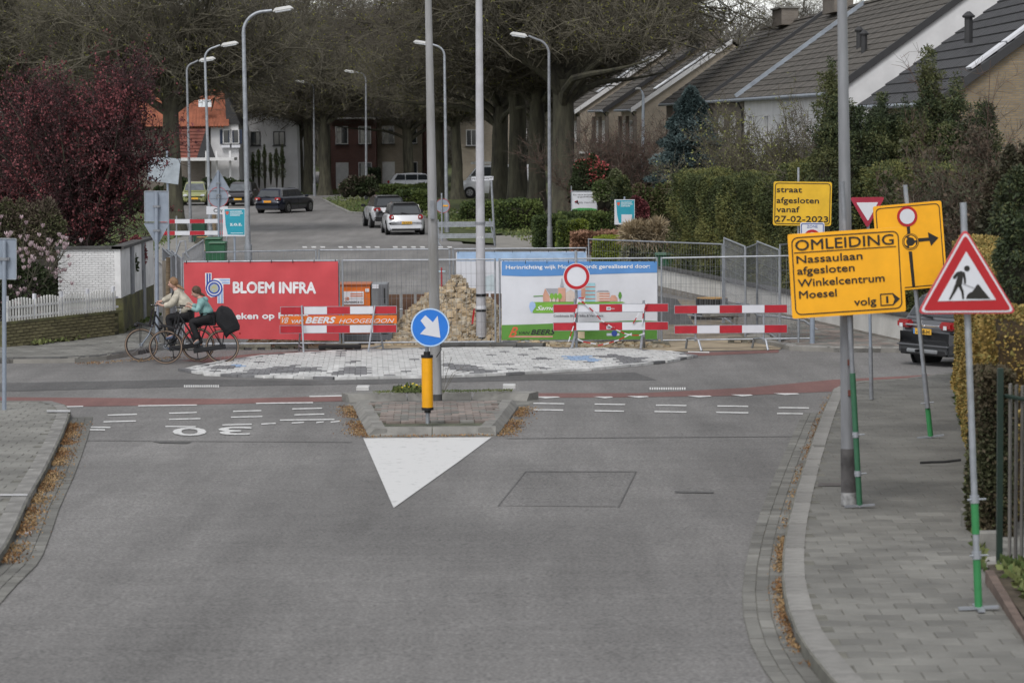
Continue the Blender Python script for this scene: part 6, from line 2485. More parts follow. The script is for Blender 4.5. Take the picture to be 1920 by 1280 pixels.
wshape(t, 'drawn_tree', T([(1332, 430), (1340, 398), (1352, 386), (1364, 398), (1372, 430), (1364, 458), (1352, 466), (1340, 458)], zd), pgreen, wf, D2)
wshape(t, 'drawn_tree_stem', T([(1349, 464), (1355, 464), (1355, 496), (1349, 496)], zd), pblack, wf, D2)
wshape(t, 'drawn_swing', T([(408, 432), (512, 428), (512, 438), (408, 442)], zd), pgreen, wf, D2)
bt('Samen', 440, 588, 690, 46, pwhite, .015, .5)
bt('Combinatie Bloem Infra & Van Beers', 628, 662, 1168, 24, M('grey print', (.2, .2, .22)), .03)
bt('B', 140, 880, 238, 110, porange, .02, .5)
bt('VAN', 250, 852, 368, 33, pblack, .02, .3)
bt('BEERS', 382, 852, 645, 52, pblack, .05, .3)
wshape(t, 'print_line', T([(140, 868), (618, 868), (618, 884), (140, 886)], zd), M('salmon print line', (.6, .3, .25)), wf, D2)
wshape(t, 'small_logo', T([(884, 822), (966, 822), (966, 896), (884, 896)], zd), M('cream print', (.62, .52, .36)), wf, D2)
wshape(t, 'small_logo', T([(1206, 838), (1345, 838), (1345, 866), (1206, 866)], zd), M('silver print', (.55, .6, .68)), wf, D2)
wshape(t, 'small_logo', T(circ(1290, 840, 32, 16), zd), pnavy, wf, D3)
a_, b_ = Gy(1239, yF), G(1523, 645, 0)
b_ = Vector((Gy(1522, yF - .4).x, yF - .4, .05))
t, L = fence('open front mesh fence right of the white green banner', a_, b_, feet=False)
foot(Gy(1238, yF).x, yF - .15, 0, s=.5)

# ---- rear line
yR = 5333 / 71.0
zb = 0
for (ua, ub, lab, va, vb_) in [(385, 596, 'rear mesh fence above the left half of the red banner', 0, 0), (599, 846, 'rear mesh fence above the generator cabinet', 0, 0), (850, 1102, 'rear mesh fence carrying the reversed blue and white banner', 0, 0)]:
    A = Gy(ua, yR - (.8 if ua == 385 else 0))
    B = Gy(ub, yR)
    h = CAMZ - (466 - 230 - 2) * yR / F
    t, L = fence(lab, (A.x, A.y, -.05), (B.x, B.y, -.05), h=h + .05, feet=False)
    if ua == 850:
        q = local(t)
        x0, z0 = q(856, 592)
        x1, z1 = q(1100, 471)
        _, wf = banner(t, L, x0, x1, z0, z1, bwhite, amp=.01, pid=4)
        zz = lambda u, v: q(u, v)
        wshape(t, 'blue_band', T([(857, 472), (1099, 472), (1099, 489), (857, 489)], zz), M('pale blue banner back', (.34, .48, .68), .7), wf, D1)
        wshape(t, 'faded_print', T([(905, 520), (925, 514), (930, 545), (905, 545)], zz), M('faint print', (.45, .52, .55)), wf, D1)
A = Gy(1104, yR)
yH = 5333 / 76
B = Gy(1356, yH)
t, L = fence('rear mesh fence rising to the right in front of the tall hedge', (A.x, A.y, -.05), (B.x, B.y, .0), h=CAMZ - (459 - 230) * yH / F, feet=False)
pts = [(1358, yH), (1398, 65.2), (1420, 67.5), (1462, 62.9), (1500, 64.0)]
hs_ = [450, 460, 465, 459, 459]
lab = ['first', 'second', 'third', 'last']
for i in range(4):
    A, B = Gy(*pts[i]), Gy(*pts[i + 1])
    B = A + (B - A) * .985
    t, L = fence('%s of the zigzag mesh fences under the tall hedge' % lab[i], (A.x, A.y, 0), (B.x, B.y, 0), h=CAMZ - ((hs_[i] + hs_[i + 1]) / 2 - 230) * (A.y + B.y) / 2 / F, feet=False)
# left bundle
for i, (u0, y0, u1, y1) in enumerate([(343, 63.6, 325, 67.5), (333, 64.5, 316, 68.2), (324, 65.0, 308, 69.0)]):
    A, B = Gy(u0, y0), Gy(u1, y1)
    fence('mesh fence panel %s the bundle left of the red banner' % ('at the front of', 'in the middle of', 'at the back of')[i], (A.x, A.y, .1), (B.x, B.y, .1), h=1.95, feet=False)
A, B = Gy(384, yR - .8), Gy(346, 66.5)
fence('short angled mesh fence joining the two rows at the left', (A.x, A.y, 0), (B.x, B.y, 0), h=2.02, feet=False)
P = Post(303, 0, None, y=64.8, z=.1)
MB().tube([(0, 0, 0), (.05, 0, 1.9)], .05, 8).build('wooden_post', wood, smooth=True, label='brown timber post leaning against the mesh fence bundle at the left', cat='post', loc=P.b)
# coiled tube on the bundle
P = Post(330, 0, None, y=65.5, z=1.85)
MB().tube([(-.35, 0, .05), (-.1, .02, .2), (.0, .02, .48), (.12, .0, .5), (.14, 0, .2), (.2, 0, .1)], .022, 8).build('bent_rail', galv, smooth=True, label='bent galvanised rail hooked over the left mesh fence bundle', cat='rail', loc=P.b)
# grey timber planks behind the cyclists
P = Post(325, 0, None, y=66.9, z=0)
t = thing('plank_stack', 'upright grey weathered boards behind the cyclists, left of the red banner', 'boards', P.b)
gw = M('grey weathered board', (.15, .135, .115), .9, .3, 4, stretch=(6, 6, .5), rnd_=.2)
for i in range(7):
    MB().box((-.32 + i * .1, (i % 2) * .02, .9), (.095, .03, 1.85 - .04 * (i % 3))).build('plank', gw, t)

# blocks
foot(Gy(639, yF).x, yF - .35, 0, 'dark fence foot block before the generator trailer', s=1.3, mt=dark)
foot(Gy(1495, yF).x, 63.6, .02, 'long pale concrete foot block at the right end of the front fences', rz=.05, s=1.45)
foot(Gy(1402, yF).x, 64.0, 0, 'foot')['label'] = 'concrete foot block in the sand behind the right striped barrier'
foot(Gy(478, yF).x, yF, 0, 'foot')['label'] = 'fence foot block under the red banner, hidden partly by the rear bicycle wheel'
foot(Gy(545, yF).x, yF + .2, 0, 'foot')['label'] = 'fence foot block under the red banner beside the orange sign barrier'

# ---- barriers


def barrier(label, P, boards, legs, n=5, name='barrier', first=0, group=None, inv=False):
    """boards: (u0,v0,u1,v1) boxes in plane; striped red white"""
    t = pthing(name, label, 'barrier', P, group)
    for (u0, v0, u1, v1, kind) in boards:
        a, b = P.q(u0, v1), P.q(u1, v0)
        if kind == 's':
            MB().box(((a[0] + b[0]) / 2, -.03, (a[1] + b[1]) / 2), (b[0] - a[0], .025, b[1] - a[1])).build('board', galv, t)
            w = (b[0] - a[0] - .02) / n
            for i in range(n):
                mt = redp if (i + first) % 2 == 0 else white
                MB().box((a[0] + .01 + (i + .5) * w, -.0455, (a[1] + b[1]) / 2), (w - .002, .004, b[1] - a[1] - .02)).build('red_stripe' if mt is redp else 'white_stripe', mt, t)
        elif kind == 'g':
            for j in range(3):
                h = (b[1] - a[1]) / 3
                MB().box(((a[0] + b[0]) / 2, -.03 - .008 * (j % 2), a[1] + (j + .5) * h), (b[0] - a[0], .03, h - .012)).build('board', galv, t)
    for path, r in legs:
        MB().tube([(P.q(u, v)[0], y, max(0.02, P.q(u, v)[1])) for u, v, y in path], r, 8).build('leg', galv, t, smooth=True)
    return t


P = Post(635, 663)
P = Post(635, 662)
t = barrier('red and white barrier with the orange VAN BEERS HOOGELOON board, before the generator', P,
            [(526, 573, 744, 590, 's'), (525, 608, 744, 625, 's')],
            [([(566, 573, -.06), (572, 661, -.42)], .02), ([(566, 573, .02), (558, 661, .35)], .02), ([(703, 573, -.06), (692, 661, -.42)], .02), ([(703, 573, .02), (718, 661, .35)], .02),
             ([(558, 650, .32), (572, 650, -.4)], .015), ([(692, 650, -.4), (717, 650, .32)], .015)])
a, b = P.q(526, 607.5), P.q(744, 590.5)
MB().box(((a[0] + b[0]) / 2, -.03, (a[1] + b[1]) / 2), (b[0] - a[0], .03, b[1] - a[1])).build('orange_board', M('orange board', (.66, .15, .015), .5, .08), t)
zz = lambda x, y: P.q(320 + x / 4.174, 440 + y / 4.174)
for s, xa, xb, yb_, cap, bo, sh in (('VB', 872, 924, 690, 45, .0, .5), ('VAN', 948, 1042, 690, 26, .03, .2), ('BEERS', 1058, 1290, 690, 46, .06, .3), ('HOOGELOON', 1318, 1752, 690, 33, .01, .35)):
    a, b = zz(xa, yb_), zz(xb, yb_)
    text(t, s, a[0], a[1], b[0], cap / 4.174 * P.k, white, y=-.05, bold=bo, shear=sh)
P = Post(1150, 655)
t = barrier('red and white two-board barrier with hanging tape before the white green banner', P,
            [(1037, 568.5, 1253, 586, 's'), (1037, 602.5, 1253, 620, 's')],
            [([(1078, 560, 0), (1078, 632, 0)], .028), ([(1078, 630, 0), (1072, 653, .3)], .03), ([(1078, 630, 0), (1070, 656, -.35)], .03), ([(1207, 563, 0), (1207, 632, 0)], .028), ([(1207, 630, 0), (1209, 653, .3)], .03), ([(1204, 630, 0), (1200, 657, -.35)], .03)])
for v in (578, 613.5):
    a, b = P.q(1137, v + 2), P.q(1152, v + 2)
    MB().prism(T([(1137, v - 3), (1145, v - 3), (1145, v + 3), (1137, v + 3)], P.q), -.052, -.048).build('maker_label', white, t)
    a, b = P.q(1138, v + 1.6), P.q(1144, v + 1.6)
    text(t, 'VIP', a[0], a[1], b[0], 3 * P.k, signk, y=-.054, bold=.03)
    a, b = P.q(1145.5, v + 1.6), P.q(1152, v + 1.6)
    text(t, 'RON', a[0], a[1], b[0], 2.4 * P.k, white, y=-.05, bold=.02)
# warning tape
tape = thing('warning_tape', 'red and white warning tape tangled round the closed road sign and its barrier', 'tape', P.b)
kk = lambda x, y: P.q(930 + x / 5.818, 480 + y / 5.818)
runs = [[(890, 470), (870, 620), (845, 760), (790, 930)], [(900, 475), (930, 500), (975, 520), (1060, 600), (1140, 690), (1220, 745), (1310, 800), (1400, 840), (1480, 860), (1560, 860), (1620, 840)],
        [(1560, 615), (1530, 670), (1495, 730)], [(1610, 560), (1600, 680), (1590, 740)], [(1480, 840), (1400, 880), (1340, 910), (1230, 945), (1110, 972)], [(890, 900), (950, 930), (1030, 945), (1090, 955)], [(1625, 490), (1640, 520), (1610, 600)],
        [(890, 460), (905, 500), (960, 495), (965, 455), (900, 455)]]
for run in runs:
    segs = []
    for a, b in zip(run, run[1:]):
        n = max(1, int(math.hypot(b[0] - a[0], b[1] - a[1]) / 45))
        for i in range(n):
            segs.append((tuple(a[k] + (b[k] - a[k]) * i / n for k in (0, 1)), tuple(a[k] + (b[k] - a[k]) * (i + 1) / n for k in (0, 1))))
    for i, (a, b) in enumerate(segs):
        A, B = kk(*a), kk(*b)
        MB().tube([(A[0], -.085, A[1]), (B[0], -.085 + .01 * (i % 2), B[1])], .016, 4).build('tape_piece', red if i % 2 else white, tape)
P = Post(1370, 656)
barrier('worn red and white two-board barrier right of the white green banner', P,
        [(1264, 570.5, 1476, 588, 's'), (1264, 608, 1476, 625.5, 's')],
        [([(1304, 588, 0), (1304, 640, 0)], .022), ([(1432, 588, 0), (1432, 640, 0)], .022), ([(1288, 655, .35), (1290, 637, .3), (1303, 634, 0), (1308, 636, -.3), (1313, 657, -.4)], .026), ([(1413, 655, .35), (1416, 637, .3), (1428, 634, 0), (1434, 636, -.3), (1437, 657, -.4)], .026)])
P = Post(372, 470)
barrier('red and white barrier standing far behind the z.o.z. notice', P, [(300, 410, 440, 419.5, 's'), (300, 432, 440, 441.5, 's')], [([(331, 405, 0), (331, 468, 0)], .03), ([(425, 405, 0), (425, 468, 0)], .03)])
P = Post(870, 462, None)
t = barrier('bare grey metal backs of a two-board barrier between the concrete post and the white column', P, [(818, 415, 925, 426, 'g'), (818, 437, 925, 447, 'g')], [([(822, 412, .03), (822, 462, .03)], .03), ([(918, 410, .03), (928, 462, .03)], .03), ([(818, 462, .3), (822, 455, 0), (828, 462, -.3)], .02)])

# ---- generator / cabinet on skid
P = Post(678, 652)
t = pthing('generator_cabinet', 'orange generator housing with grey cabinet on a dark skid behind the mesh fence', 'generator', P)
P.b.y += .9
t.location.y += .9
P.M = Matrix.Translation(P.b)
P.Mi = P.M.inverted()


def bx(u0, v0, u1, v1, y0, y1, name, mt, bevel=.01, ta=1.0):
    a, b = P.q(u0, v1), P.q(u1, v0)
    return MB().box(((a[0] + b[0]) / 2, (y0 + y1) / 2, (a[1] + b[1]) / 2), (b[0] - a[0], y1 - y0, b[1] - a[1]), taper=ta).build(name, mt, t, bevel=bevel)


orange = M('orange painted steel', (.58, .14, .02), .45, .12, 3)
gsteel = M('grey painted steel', (.17, .18, .19), .5, .12, 3)
bx(630, 534, 694, 626, 0, .9, 'orange_housing', orange)
bx(631, 532, 695, 535.5, -.03, .93, 'housing_lid', M('dark orange lid', (.35, .09, .02), .5))
bx(642, 546, 682, 571, -.02, 0, 'white_label', white, 0)
bx(685, 541, 692, 547, -.02, 0, 'warning_label', white, 0)
bx(697, 532, 726, 626, .02, .8, 'grey_cabinet', gsteel)
bx(711, 533, 726.5, 624, -.03, .02, 'cabinet_door', M('darker grey door', (.12, .125, .135), .5, .1))
bx(720, 540, 722, 568, -.045, -.03, 'handle', black, 0)
bx(698, 533, 711, 541, .0, .02, 'white_label', white, 0)
bx(535, 626, 735, 640, .0, 1.0, 'skid', M('blue grey skid frame', (.1, .11, .125), .6, .15))
for u in (548, 600, 690):
    bx(u, 640, u + 34, 653, .1, .4, 'skid_foot', dark)
for s, xa, xb, yb_, cap, mt in (('AALMAKERS & Co', 1358, 1503, 534, 14, pblack), ('JB', 1365, 1398, 510, 22, orange)):
    a, b = P.q(320 + xa / 4.174, 440 + yb_ / 4.174), P.q(320 + xb / 4.174, 440 + yb_ / 4.174)
    text(t, s, a[0], a[1], b[0], cap / 4.174 * P.k, mt, y=-.024, bold=.03)
m = MB()
for v in (551, 555):
    a = P.q(667, v)
    m.box((a[0] + .02, -.022, a[1]), (.28, .003, .022))
m.build('small_print', orange, t, kind='stuff')

# ---- rusty plates
rust = M('rusty brown sheet pile', (.10, .052, .032), .85, .35, 3, bump=.4, col2=(.15, .085, .055))
for (ua, ub, y, lab) in ((728, 808, 70.5, 'left run of rusty brown sheet piles behind the rubble heap'), (820, 945, 70.2, 'right run of rusty brown sheet piles behind the rubble heap')):
    A = Gy(ua, y)
    B = Gy(ub, y)
    t = thing('sheet_piling', lab, 'sheet piling', A)
    n = int((B.x - A.x) / .3)
    zt = CAMZ - (549 - 230) * y / F
    me = MB().box((0, 0, zt / 2), (.28, .05, zt)).mesh('pile', rust)
    for i in range(n):
        ob('pile', me, t, loc=(.15 + i * (B.x - A.x) / n, .09 * (i % 2), rnd.uniform(-.02, .0)))
# ---- rubble heap
def heap(label, u0, u1, vt, y, prof, depth, n, mats, ground=0.0, seed=1):
    rg = np.random.default_rng(seed)
    A, B = Gy(u0, y), Gy(u1, y)
    w = B.x - A.x
    c = (A + B) / 2
    t = thing('rubble_heap', label, 'rubble', (c.x, c.y, 0))
    us = np.array([p[0] for p in prof])
    hs = np.array([p[1] for p in prof])

    def H(x, yy):
        h = np.interp(x, us, hs)
        f = 1 - (np.abs(yy) / depth) ** 1.3
        return np.maximum(h * f, 0) * (1 + .07 * np.sin(x * 5 + yy * 3) + .05 * np.sin(x * 11 - yy * 7))
    nx, ny = 90, 40
    X_, Y_ = np.meshgrid(np.linspace(-w / 2, w / 2, nx), np.linspace(-depth, depth, ny))
    Z = H(X_, Y_) + rg.normal(size=X_.shape) * .035 - .03
    vs = np.stack([X_, Y_, Z], 2).reshape(-1, 3)
    fs = [(j * nx + i, j * nx + i + 1, (j + 1) * nx + i + 1, (j + 1) * nx + i) for j in range(ny - 1) for i in range(nx - 1)]
    m = MB()
    m.add(vs.tolist(), fs)
    m.build('earth', mats[0], t)
    m = MB()
    x = rg.uniform(-w / 2, w / 2, n)
    yy = rg.uniform(-depth, depth * .3, n)
    z = H(x, yy)
    for i in range(n):
        s = .02 + .07 * rg.random() ** 3
        c8 = rg.normal(size=(8, 3)) * .28
        base = np.array([(a, b, cc) for a in (-1, 1) for b in (-1, 1) for cc in (-1, 1)]) * .8 + c8
        base = base * s * (1, 1, .75) + (x[i], yy[i], z[i] + s * .2)
        m.add(base.tolist(), [(0, 1, 3, 2), (4, 6, 7, 5), (0, 4, 5, 1), (2, 3, 7, 6), (0, 2, 6, 4), (1, 5, 7, 3)], 0 if rg.random() < .6 else 1)
    m.build('rubble_stones', mats[1:], t, kind='stuff')
    return t


rub = [M('tan rubble earth', (.30, .23, .15), .95, .35, 6, bump=1, bscale=18), M('tan rubble stone', (.38, .30, .20), .9, .3, 5), M('pale rubble stone', (.42, .37, .29), .9, .25, 5)]
hx = lambda u: (u - 838) / 85 * .95
hz = lambda v: (648 - v) / 82
heap('heap of tan broken rubble behind the round blue arrow sign', 710, 975, 540, 65.8, [(hx(u), max(0, hz(v))) for u, v in ((690, 648), (720, 632), (750, 606), (775, 580), (800, 560), (825, 545), (862, 540), (880, 556), (900, 566), (925, 568), (945, 600), (985, 650))], 1.7, 4200, rub)
t = heap('low scattered rubble strip at the foot of the front mesh fences', 930, 1250, 640, 63.2, [(-2, .06), (-1, .12), (0, .07), (1, .1), (2, .04)], .5, 900, rub, seed=3)
t = heap('low rubble strip under the red banner', 470, 640, 640, 64.3, [(-1, .1), (0, .15), (1, .12)], .5, 600, rub, seed=4)
kerb('loose_kerb_stone', [(822, 656), (902, 653), (1018, 655)], .2, .13, kerbd, None, .6, side=1, z0=0)
KL = ['leftmost of the row', 'second from the left', 'third from the left', 'fourth from the left', 'fifth from the left', 'sixth from the left', 'rightmost']
for o in sorted([o for o in bpy.data.objects if o.name.startswith('loose_kerb_stone')], key=lambda o: o.location.x):
    o['label'] = 'dark loose kerb stone at the rubble heap foot, ' + KL.pop(0)
    o['category'] = 'kerb stone'
    o['group'] = 'dark kerb stones before the heap'
# ranging rod
P = Post(829, 640, None, y=66, z=.9)
t = thing('ranging_rod', 'red and white ranging rod standing up from the rubble heap', 'ranging rod', Gy(829, 66))
zs = [CAMZ - (v - 230) * 66 / F for v in (640, 555, 536, 500)]
for i, mt in enumerate((white, white, red)):
    MB().tube([(0, 0, zs[i]), (0, 0, zs[i + 1])], .018, 8).build('rod_section', mt, t)
MB().box((0, 0, CAMZ - (507 - 230) * 66 / F), (.18, .02, .03)).build('cross_piece', M('pale blue plastic', (.4, .55, .62)), t)
# right pit things
for i, (u0, v0, u1, v1, zt, lab) in enumerate([(1325, 607, 1385, 599, .22, 'pale concrete kerb beam lying in the pit, rear one'), (1330, 616, 1405, 610, .3, 'pale concrete kerb beam lying in the pit, front one')]):
    A = Gy((u0 + u1) / 2, 68 - i)
    MB().box((0, 0, .18 + zt), (.95, .35, .16)).build('kerb_beam', conc, rz if False else None, bevel=.02, label=lab, cat='kerb stone', loc=A, rot=(0, 0, .06))
A = Gy(1335, 72)
t = thing('tree_stump', 'cut tree stump with pale top behind the right striped barrier', 'stump', A)
MB().lathe([(.55, 0), (.42, .3), (.40, .52)], 16).build('bark', dark, t, smooth=True)
MB().lathe([(.39, .522), (.39, .535)], 16).build('cut_top', M('pale cut wood', (.42, .25, .09), .8, .2, 8), t)
for (u, v, lab) in ((402, 485, 'freshly sawn tree stump in front of the green bins'), (385, 458, 'freshly sawn tree stump left of the green bins')):
    g = G(u, v)
    t = thing('tree_stump', lab, 'stump', g)
    MB().lathe([(.5, 0), (.4, .18), (.38, .3)], 16).build('bark', bark, t, smooth=True)
    MB().lathe([(.37, .302), (.37, .315)], 16).build('cut_top', M('pale cut wood', (.42, .25, .09), .8, .2, 8), t)
A = Gy(1248, 70)
t = thing('dark_sheet', 'dark grey plastic sheet propped behind the right mesh fence', 'sheet', A)
MB().add([(-.6, 0, 0), (.7, 0, 0), (.3, .2, .62), (-.5, .25, .75), (-.6, .4, 0), (.7, .4, 0)], [(0, 1, 2, 3), (4, 5, 2, 3)]).build('plastic', M('dark sheet', (.07, .072, .075), .6, .2), t)
A = Gy(1420, 66.5)
MB().tube([(-.5, 0, .75), (-.2, .05, .7), (.0, 0, .45), (.5, .1, .42), (1.1, 0, .32), (1.4, 0, .1)], .03, 8).build('bent_pipe', galv, smooth=True, label='bent galvanised pipe lying behind the right striped barrier', cat='pipe', loc=A)
g = G(1672, 628)
t = thing('utility_cabinet', 'pale grey utility cabinet by the low white wall, beside the grey car', 'cabinet', (g.x, g.y, .09))
MB().box((0, 0, .48), (.48, .35, .6)).build('housing', M('pale cabinet grey', (.33, .335, .34), .6, .1), t, bevel=.015)
MB().box((0, 0, .09), (.5, .37, .18)).build('plinth', conc, t)
MB().box((0.0, -.18, .5), (.01, .006, .5)).build('door_joint', dark, t)


# ---- wheelie bins
def bin_(label, u, y, h=1.07, rz=0.0, m=None):
    b = Gy(u, y)
    t = thing('wheelie_bin', label, 'bin', b, (0, 0, rz), 'green wheelie bins')
    m = m or M('green bin plastic', (.025, .10, .05), .45, .1)
    MB().box((0, 0, h * .48), (.5, .6, h * .84), taper=1.16).build('body', m, t, bevel=.03)
    MB().box((0, -.02, h * .94), (.62, .74, .07), taper=.9).build('lid', m, t, bevel=.02)
    MB().tube([(-.26, .36, h * .9), (.26, .36, h * .9)], .02, 6).build('handle', m, t)
    for s in (-1, 1):
        MB().lathe([(.1, -.03), (.1, .03)], 12, (s * .24, .28, .1), ax='X').build('wheel', dark, t)
    return t


bin_('front green wheelie bin behind the z.o.z. notice', 411.5, 97)
bin_('second green wheelie bin half hidden behind the front one', 404, 100, 1.1)
bin_('dark green wheelie bin at the foot of the large oak', 378, 121, 1.07, m=M('dark green bin plastic', (.015, .06, .035), .5))
bin_('green wheelie bin by the paired trunks far down the street', 563, 208)
bin_('green wheelie bin beside the parked dark car far away', 682, 205)
bin_('green wheelie bin behind the right mesh fence before the hedge', 1247, 86, 1.07)
# ================================================================== CARS
def carpaint(name, c, metal=.3):
    return M(name, c, .28, .04, 2, metal=metal, spec=.6, coat=.6)


def car(label, u, v, rz, L, Wd, H, paint, roof=None, style='hatch', plate_t=None, front=False, y=None, lights='box', bumper=None, ptext='', platem=None):
    b = G(u, v) if y is None else Gy(u, y)
    t = thing('parked_car', label, 'car', (b.x, b.y, 0), (0, 0, rz))
    roof = roof or paint
    hw = Wd / 2
    lift = .09 if style == 'suv' else 0
    prof = {
        'hatch': dict(belt=[(-.5, .44), (-.485, .60), (-.40, .64), (-.2, .635), (.1, .625), (.27, .60), (.36, .55), (.45, .48), (.485, .40), (.5, .33)],
                      gh=[(-.455, .62), (-.40, .88), (-.34, .965), (-.1, 1.0), (.08, .985), (.15, .94), (.31, .60)]),
        'suv': dict(belt=[(-.5, .40), (-.49, .60), (-.44, .66), (-.2, .655), (.1, .645), (.27, .63), (.36, .61), (.45, .56), (.485, .46), (.5, .36)],
                    gh=[(-.465, .64), (-.40, .90), (-.34, .965), (-.1, 1.0), (.06, .985), (.13, .94), (.27, .63)]),
        'estate': dict(belt=[(-.5, .44), (-.49, .60), (-.46, .645), (-.2, .64), (.1, .63), (.22, .61), (.34, .57), (.45, .50), (.485, .42), (.5, .34)],
                       gh=[(-.475, .63), (-.43, .90), (-.38, .975), (-.1, 1.0), (.04, .985), (.1, .94), (.24, .61)]),
        'van': dict(belt=[(-.5, .40), (-.498, .55), (-.49, .60), (-.2, .60), (.1, .59), (.3, .56), (.38, .52), (.46, .44), (.49, .36), (.5, .3)],
                    gh=[(-.495, .59), (-.485, .94), (-.46, .99), (-.1, 1.0), (.15, .99), (.22, .95), (.36, .55)]),
    }[style]
    wfac = [(-.5, .80), (-.485, .90), (-.40, .98), (-.2, 1), (.1, 1), (.27, .99), (.36, .97), (.45, .90), (.485, .80), (.5, .66)]
    belt = prof['belt']
    bx_ = [p[0] for p in belt]
    N = 26
    m = MB()
    rows = []
    for i in range(N):
        f = -.5 + i / (N - 1)
        zb = float(np.interp(f, bx_, [p[1] for p in belt])) * H
        w = float(np.interp(f, [p[0] for p in wfac], [p[1] for p in wfac])) * hw
        z0 = (.13 + lift + .07 * max(0, abs(f) - .42) / .08) * H
        sec = [(w * .90, z0), (w * .985, z0 + .08 * H), (w, z0 + .2 * H), (w * .995, zb - .13 * H), (w * .955, zb - .035 * H), (w * .87, zb)]
        rows.append([(f * L, a, z) for a, z in sec] + [(f * L, -a, z) for a, z in sec[::-1]])
    k = 12
    vs = [p for r_ in rows for p in r_]
    fs = []
    for i in range(N - 1):
        for j in range(k):
            fs.append((i * k + j, i * k + (j + 1) % k, (i + 1) * k + (j + 1) % k, (i + 1) * k + j))
    fs.append(tuple(range(k)))
    fs.append(tuple(range((N - 1) * k + k - 1, (N - 1) * k - 1, -1)))
    m.add(vs, fs)
    m.build('body', paint, t, smooth=True)
    gh = prof['gh']

    def gw(z):
        return np.interp(z, [.58, .95, 1.0], [.86, .70, .60]) * hw
    m = MB()
    vs = [(x * L, gw(z), z * H) for x, z in gh] + [(x * L, -gw(z), z * H) for x, z in gh]
    n = len(gh)
    fs = [tuple(range(n - 1, -1, -1)), tuple(range(n, 2 * n))] + [(i, i + 1, n + i + 1, n + i) for i in range(n - 1)]
    m.add(vs, fs, 0)
    m.build('cabin', roof, t, bevel=.04, seg=2, smooth=True)
    # windows
    def panel(name, pts, mt, off):
        pts = [Vector(p) for p in pts]
        nn = (pts[1] - pts[0]).cross(pts[2] - pts[0]).normalized()
        c = sum(pts, Vector()) / len(pts)
        if nn.dot(c - Vector((0, 0, .6 * H))) < 0:
            nn = -nn
        m = MB()
        a = [p + nn * off for p in pts]
        bq = [p - nn * .02 for p in pts]
        q = len(pts)
        m.add(a + bq, [tuple(range(q))] + [(i, i + q, (i + 1) % q + q, (i + 1) % q) for i in range(q)])
        return m.build(name, mt, t)

    def P3(x, z, s):
        return (x * L, s * gw(z), z * H)
    (rx0, rz0), (rx1, rz1) = gh[0], gh[1]
    fx0, fz0 = gh[-1]
    fx1, fz1 = gh[-2]
    lo, hi = rz0 + .035, rz1 - .0
    ix = lambda z: rx0 + (rx1 - rx0) * (z - rz0) / (rz1 - rz0)
    panel('rear_window', [(ix(lo) * L, gw(lo) * .88, lo * H), (ix(lo) * L, -gw(lo) * .88, lo * H), (ix(hi) * L, -gw(hi) * .84, hi * H), (ix(hi) * L, gw(hi) * .84, hi * H)], glass, .016)
    jx = lambda z: fx0 + (fx1 - fx0) * (z - fz0) / (fz1 - fz0)
    lo, hi = fz0 + .03, fz1 - .03
    panel('windscreen', [(jx(lo) * L, gw(lo) * .92, lo * H), (jx(lo) * L, -gw(lo) * .92, lo * H), (jx(hi) * L, -gw(hi) * .9, hi * H), (jx(hi) * L, gw(hi) * .9, hi * H)], M('windscreen glass with sky tone in its colour', (.10, .11, .12), .05, .2, spec=1), .016)  # lighter base colour than the other glass, sky reflection painted in
    zt = .925
    zl = .66
    xr = rx0 + .06
    xf = fx0 - .05
    xs = [xr, xr + (xf - xr) * .3, xr + (xf - xr) * .62, xf]
    for s in (-1, 1):
        for i in range(3):
            a, c = xs[i] + .006, xs[i + 1] - .006
            ta = max(a, gh[2][0] + .01) if i == 0 else a
            tc = min(c, gh[-2][0] - .01) if i == 2 else c
            panel('side_window', [P3(a, zl, s), P3(c, zl, s), P3(tc, zt, s), P3(ta, zt, s)], glass, .014)
        # mirror
        MB().box((xf * L - .05, s * (hw + .07), .66 * H), (.12, .2, .13)).build('wing_mirror', black if roof is not paint else paint, t, bevel=.03)
        # door joint lines
        for f in (xs[1], xs[2] + .02):
            MB().box((f * L, s * hw * .999, .42 * H), (.012, .012, .40 * H)).build('door_joint', dark, t)
    wr = .31 if style not in ('suv', 'van') else .345
    for fx in (-.31, .31):
        for s in (-1, 1):
            MB().lathe([(wr + .05, -.02), (wr + .05, .02)], 22, (fx * L, s * (hw - .005), wr), ax='Y').build('wheel_arch', M('arch black', (.015, .015, .015), .9), t)
            w = MB().lathe([(wr * .7, -.11), (wr * .97, -.1), (wr, -.06), (wr, .06), (wr * .97, .1), (wr * .7, .11)], 24, (fx * L, s * (hw - .09), wr), ax='Y').build('tyre', dark, t, smooth=True)
            rm = MB().lathe([(wr * .64, -.005), (wr * .64, .01)], 20, (fx * L, s * (hw + .022), wr), ax='Y')
            rm.build('rim', M('alloy rim', (.3, .3, .31), .35, .1, metal=.6), w)
            sp = MB()
            for j in range(5):
                a = j * 1.2566
                sp.box((fx * L + math.cos(a + .63) * wr * .38, s * (hw + .034), wr + math.sin(a + .63) * wr * .38), (wr * .3, .004, wr * .12), ry=-(a + .63))
            sp.build('rim_opening', dark, w)
    bp = bumper or paint
    # rear face
    r0 = -.5 * L
    MB().box((r0 + .08, 0, .26 * H + lift * .6), (.24, Wd * .84, .17 * H)).build('rear_bumper', bp if bumper else paint, t, bevel=.05, seg=2)
    MB().box((r0 + .06, 0, (.175 + lift * .8) * H), (.22, Wd * .74, .07 * H)).build('lower_bumper', black, t, bevel=.02)
    MB().box((.5 * L - .07, 0, .25 * H), (.22, Wd * .70, .16 * H)).build('front_bumper', paint, t, bevel=.05, seg=2)
    MB().box((.5 * L + .02, 0, .22 * H), (.06, Wd * .5, .08 * H)).build('grille', black, t, bevel=.01)
